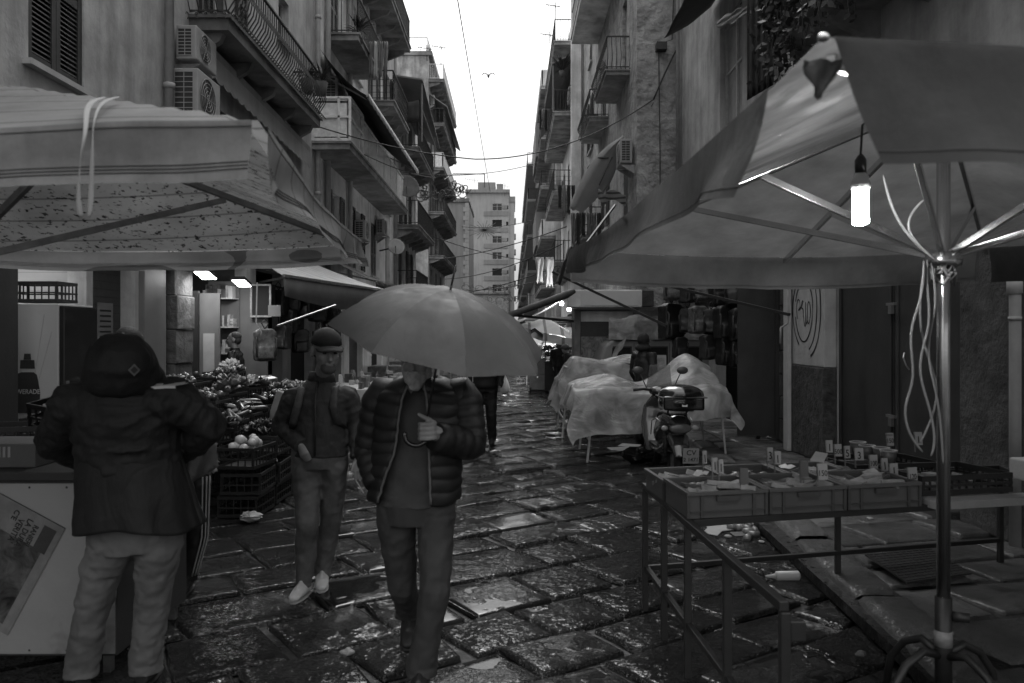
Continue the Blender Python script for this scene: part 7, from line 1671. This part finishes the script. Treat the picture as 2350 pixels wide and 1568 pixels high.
# --- man seen from behind at the left counter
J = dict(head=P(285, 848, 3.58), neck=P(285, 880, 3.66), chest=P(290, 935, 3.70), waist=P(290, 1040, 3.76), hip=P(305, 1170, 3.80), sL=P(172, 925, 3.68), sR=P(402, 920, 3.68), eL=P(120, 1012, 3.80), eR=P(483, 975, 3.74), wL=P(215, 1062, 4.12), wR=P(425, 1035, 3.92),
         hL=P(258, 1225, 3.80), hR=P(362, 1225, 3.82), kL=P(215, 1380, 3.86), kR=P(350, 1385, 3.90), aL=P(188, 1530, 3.92), aR=P(333, 1535, 3.96), toeL=(-.55, .8, 0), toeR=(-.1, 1, 0), cuff=.078)
J['aL'].z = J['aR'].z = .10; J['hip'] = P(305, 1185, 3.80)
J['slv'] = 1.28; J['tor'] = [(P(300, 1075, 3.78), (.215, .17)), (P(296, 1050, 3.76), (.235, .185)), (P(292, 1000, 3.74), (.24, .185)), (P(289, 940, 3.70), (.245, .17)), (P(287, 905, 3.68), (.235, .145)), (P(286, 878, 3.66), (.17, .12)), (P(285, 862, 3.64), (.10, .10))]
J['handR'] = lambda mb: None; J['handL'] = lambda mb: None; J['cut'] = 'LR'
bm, hM = human('hooded man in a dark jacket and pale jeans, seen from behind at the counter', J, dict(top=jack, legs=jeanl, shoe=shoed), (-1.78, 3.8, 0), voxel=.007, fold=.022, face=(-.05, .8, -.6), hair=False, build=1.12)
# loose coat skirt and hood
g = []
for i in range(25):
    t_ = i/24; c = P(296, 1035, 3.76).lerp(P(322, 1205, 3.80), t_); row = []
    for j in range(49):
        a = 2*math.pi*j/48; k = 1+.05*math.sin(a*5+1)*t_+.04*math.sin(a*9)*t_
        row.append(c+V(((.228+.050*t_)*k*math.cos(a), (.180+.040*t_)*k*math.sin(a), .02*math.sin(a*3)*t_)))
    g.append(row)
MB().grid(g).build('coat_skirt', jack, bm, smooth=True, solid=.01, disp=.02, dscale=.12)
hd = MB().loft([P(281, 766, 3.60), P(281, 770, 3.60), P(280, 784, 3.60), P(278, 806, 3.60), P(277, 832, 3.60), P(279, 852, 3.62), P(284, 864, 3.66), P(287, 874, 3.70)], [.02, (.06, .07), (.108, .12), (.142, .15), (.155, .165), (.160, .152), (.172, .135), (.19, .10)], 24, side=(1, 0, 0))
hd.build('hood', jack, bm, smooth=True, remesh=.010, relax=4, disp=.035, dscale=.13)
refl = mat('reflective_tape', .42, .4, .05)
coat = [c_ for c_ in bm.children if c_.name.startswith('jacket')][0]; hoodo = [c_ for c_ in bm.children if c_.name.startswith('hood')][0]
def wrap(o, tgt, off=.004):
    m_ = o.modifiers.new('w', 'SHRINKWRAP'); m_.target = tgt; m_.wrap_method = 'PROJECT'; m_.use_project_x = False; m_.use_project_y = True; m_.use_project_z = False; m_.use_negative_direction = False; m_.use_positive_direction = True; m_.offset = -off if False else off; m_.project_limit = 1.
    return o
for k, pts in enumerate((((216, 894), (245, 886), (272, 882), (302, 880)), ((322, 880), (350, 877), (380, 875), (407, 875)))):
    fine = []
    for i in range(len(pts)-1):
        for q in range(6): fine.append((lerp(pts[i][0], pts[i+1][0], q/6), 13+lerp(pts[i][1], pts[i+1][1], q/6)))
    o = MB().grid([[P(x, y-3, 3.3), P(x, y, 3.3), P(x, y+3, 3.3)] for x, y in fine]).build('reflective_strip', refl, bm); wrap(o, coat)
lg_ = MB().obox(P(308, 849, 3.455), (.038, .003, .038), Matrix.Rotation(R(45), 3, 'Y')).build('logo_patch', mat('logo_grey', .09, .6, .1), bm); MB().obox(P(308, 849, 3.452), (.022, .003, .022), Matrix.Rotation(R(45), 3, 'Y')).build('logo_mark', jack, lg_)

# --- person leaning behind him, striped tracksuit trousers
J = dict(head=P(292, 795, 5.35), neck=P(315, 850, 5.4), chest=P(345, 930, 5.4), waist=P(380, 1000, 5.4), hip=P(425, 1070, 5.4), sL=P(290, 900, 5.35), sR=P(400, 890, 5.45), eL=P(290, 980, 5.2), eR=P(440, 985, 5.4), wL=P(330, 1040, 5.0), wR=P(470, 1050, 5.15),
         hL=P(405, 1090, 5.4), hR=P(452, 1090, 5.4), kL=P(400, 1230, 5.35), kR=P(452, 1230, 5.4), aL=P(385, 1340, 5.4), aR=P(430, 1340, 5.42), toeL=(-.3, -1, 0), toeR=(.1, -1, 0))
J['aL'].z = J['aR'].z = .10
ps, hM = human('person in three-striped tracksuit trousers, mostly hidden behind the hooded man', J, dict(top=track, legs=track, shoe=shoed), (-2.15, 5.4, 0), voxel=.010, face=(.1, -1, -.4), build=.95)
MB().ell(J['head']+V((0, .02, .035)), (.095, .105, .095)).build('cap', capm, ps, smooth=True)
for k in range(3):
    pts = []
    for q in range(14):
        t_ = q/13; c = J['hR'].lerp(J['kR'], t_*1.8) if t_ < .55 else J['kR'].lerp(J['aR'], (t_-.55)/.45*.95); rr = lerp(.094, .070, t_); a = R(-48+17*k); pts.append(c+V((rr*math.cos(a)*1.06, rr*math.sin(a)*1.06, 0)))
    MB().tube(pts, .0058, 5).build('stripe', stripew, ps, smooth=True)
g = [[P(425+70*i/8+6*j/6, 1022+90*j/6*(1-.35*i/8)-10*i/8, 5.02+.03*math.sin(i*1.2+j)) for j in range(7)] for i in range(9)]
o = MB().grid(g).build('shopping_bag', mat('pale_cloth_bag', .16, .9, .15, 5, .3, 14), smooth=True, solid=.01); tag(o, 'pale cloth bag held beside the striped tracksuit trousers', 'bag')

# --- generic standing figure for the middle distance
def standing(label, x, y_head, d, face, mats, build=1., lean=(0, 0, 0), arms=None, voxel=.014, hair=True, group=None, h=None, stride=.0, hat=None):
    Hd = P(x, y_head, d); H = Hd.z+.12; ln_ = V(lean); f = V((face[0], face[1], 0)).normalized(); s = V((0, 0, 1)).cross(f).normalized(); k = H/1.74
    b0_ = V((Hd.x, d, 0))-ln_*1.0
    def q(a, c, z, l=0.): return b0_+s*a*k+f*c*k+V((0, 0, z*k))+ln_*(max(0, z-.9)/.8)
    A = arms or {}
    J = dict(head=q(0, .02, 1.61), neck=q(0, 0, 1.47), chest=q(0, 0, 1.30), waist=q(0, 0, 1.10), hip=q(0, 0, .93), sL=q(-.19, 0, 1.40), sR=q(.19, 0, 1.40), eL=q(*A.get('eL', (-.25, -.02, 1.12))), eR=q(*A.get('eR', (.25, -.02, 1.12))),
             wL=q(*A.get('wL', (-.24, .12, .90))), wR=q(*A.get('wR', (.24, .12, .90))), hL=q(-.09, 0, .88), hR=q(.09, 0, .88), kL=q(-.10, .06+stride*.3, .48), kR=q(.10, .04-stride*.3, .48), aL=q(-.10, stride, .10), aR=q(.10, -stride, .10), toeL=f, toeR=f)
    return human(label, J, mats, b0_, voxel=voxel, face=face, build=build, hair=hair, group=group, fold=.02) + (J,)
vd, _, JJ = standing('balding stallholder in a dark puffer jacket watching beside the lit shop', 539, 778, 12.0, (-1, -.15, 0), dict(top=puff, legs=track, shoe=shoed, hair=mat('cropped_hair', .035, .8, .3)), build=1.05, voxel=.009, hair=True)
tr, _, JJ = standing('person in a hooded black tracksuit top with white sleeve stripes by the covered tables', 1478, 782, 12.55, (.8, .5, -.2), dict(top=track, legs=track, shoe=shoed), build=1.0, voxel=.010, lean=(-.0, 0, 0))
MB().ell(JJ['head']+V((-.025, -.01, .03)), (.098, .108, .115)).ell(JJ['head']+V((-.03, -.01, -.10)), (.13, .12, .07)).build('hood', capm, tr, smooth=True, remesh=.012, disp=.02, dscale=.08)
for k in range(2): MB().tube([JJ['sR']+V((-.02+.03*k, -.075, .04)), JJ['sR'].lerp(JJ['eR'], .5)+V((-.01+.03*k, -.075, 0)), JJ['eR']+V((.0+.03*k, -.065, 0)), JJ['wR']+V((-.01+.03*k, -.05, .02))], .006, 5).build('sleeve_stripe', stripew, tr, smooth=True)
wk, _, JJ = standing('walker in a long black coat and trousers, half hidden by the grey umbrella', 1112, 775, 12.4, (-.1, -1, 0), dict(top=track, legs=jack, shoe=shoed), build=1.15, stride=.14, voxel=.012)
MB().loft([JJ['waist'], JJ['hip'], JJ['hip']-V((0, 0, .06))], [(.22, .17), (.24, .18), (.24, .19)], 20, side=(1, 0, 0)).build('coat_skirt', track, wk, smooth=True, disp=.02, dscale=.1)
# black umbrella of that walker
bu = thing('umbrella', 'black umbrella held low behind the grey one, only its rim showing', 'umbrella', P(1060, 800, 12.2)); g = []
ap2 = P(1085, 770, 12.0)
for i in range(8): g.append([ap2+V((.58*math.sin(i/7*1.4)*math.cos(2*math.pi*j/32), .58*math.sin(i/7*1.4)*math.sin(2*math.pi*j/32), -.34*(1-math.cos(i/7*1.4)))) for j in range(33)])
MB().grid(g).build('canopy', capm, bu, smooth=True, solid=.003); MB().tube([ap2+V((0, 0, .06)), ap2-V((0, 0, .7))], .006, 6).build('shaft', steel, bu)
standing('far stallholder in dark clothes behind the lit produce heap', 1249, 776, 24.2, (0, -1, 0), dict(top=jack, legs=track, shoe=shoed), voxel=.02)
bd, _, JJ = standing('shopper in a beanie bending over beside the kiosk post', 1296, 802, 20.5, (-.7, -.4, -.4), dict(top=jack, legs=track, shoe=shoed), voxel=.018, lean=(-.22, 0, 0))
MB().ell(JJ['head']+V((0, .0, .05)), (.105, .115, .09)).build('beanie', mat('grey_beanie', .07, .9, .2), bd, smooth=True)
standing('shopper in a dark coat behind the beanie wearer at the far stall', 1283, 790, 22.3, (.3, -1, 0), dict(top=track, legs=track, shoe=shoed), voxel=.02)
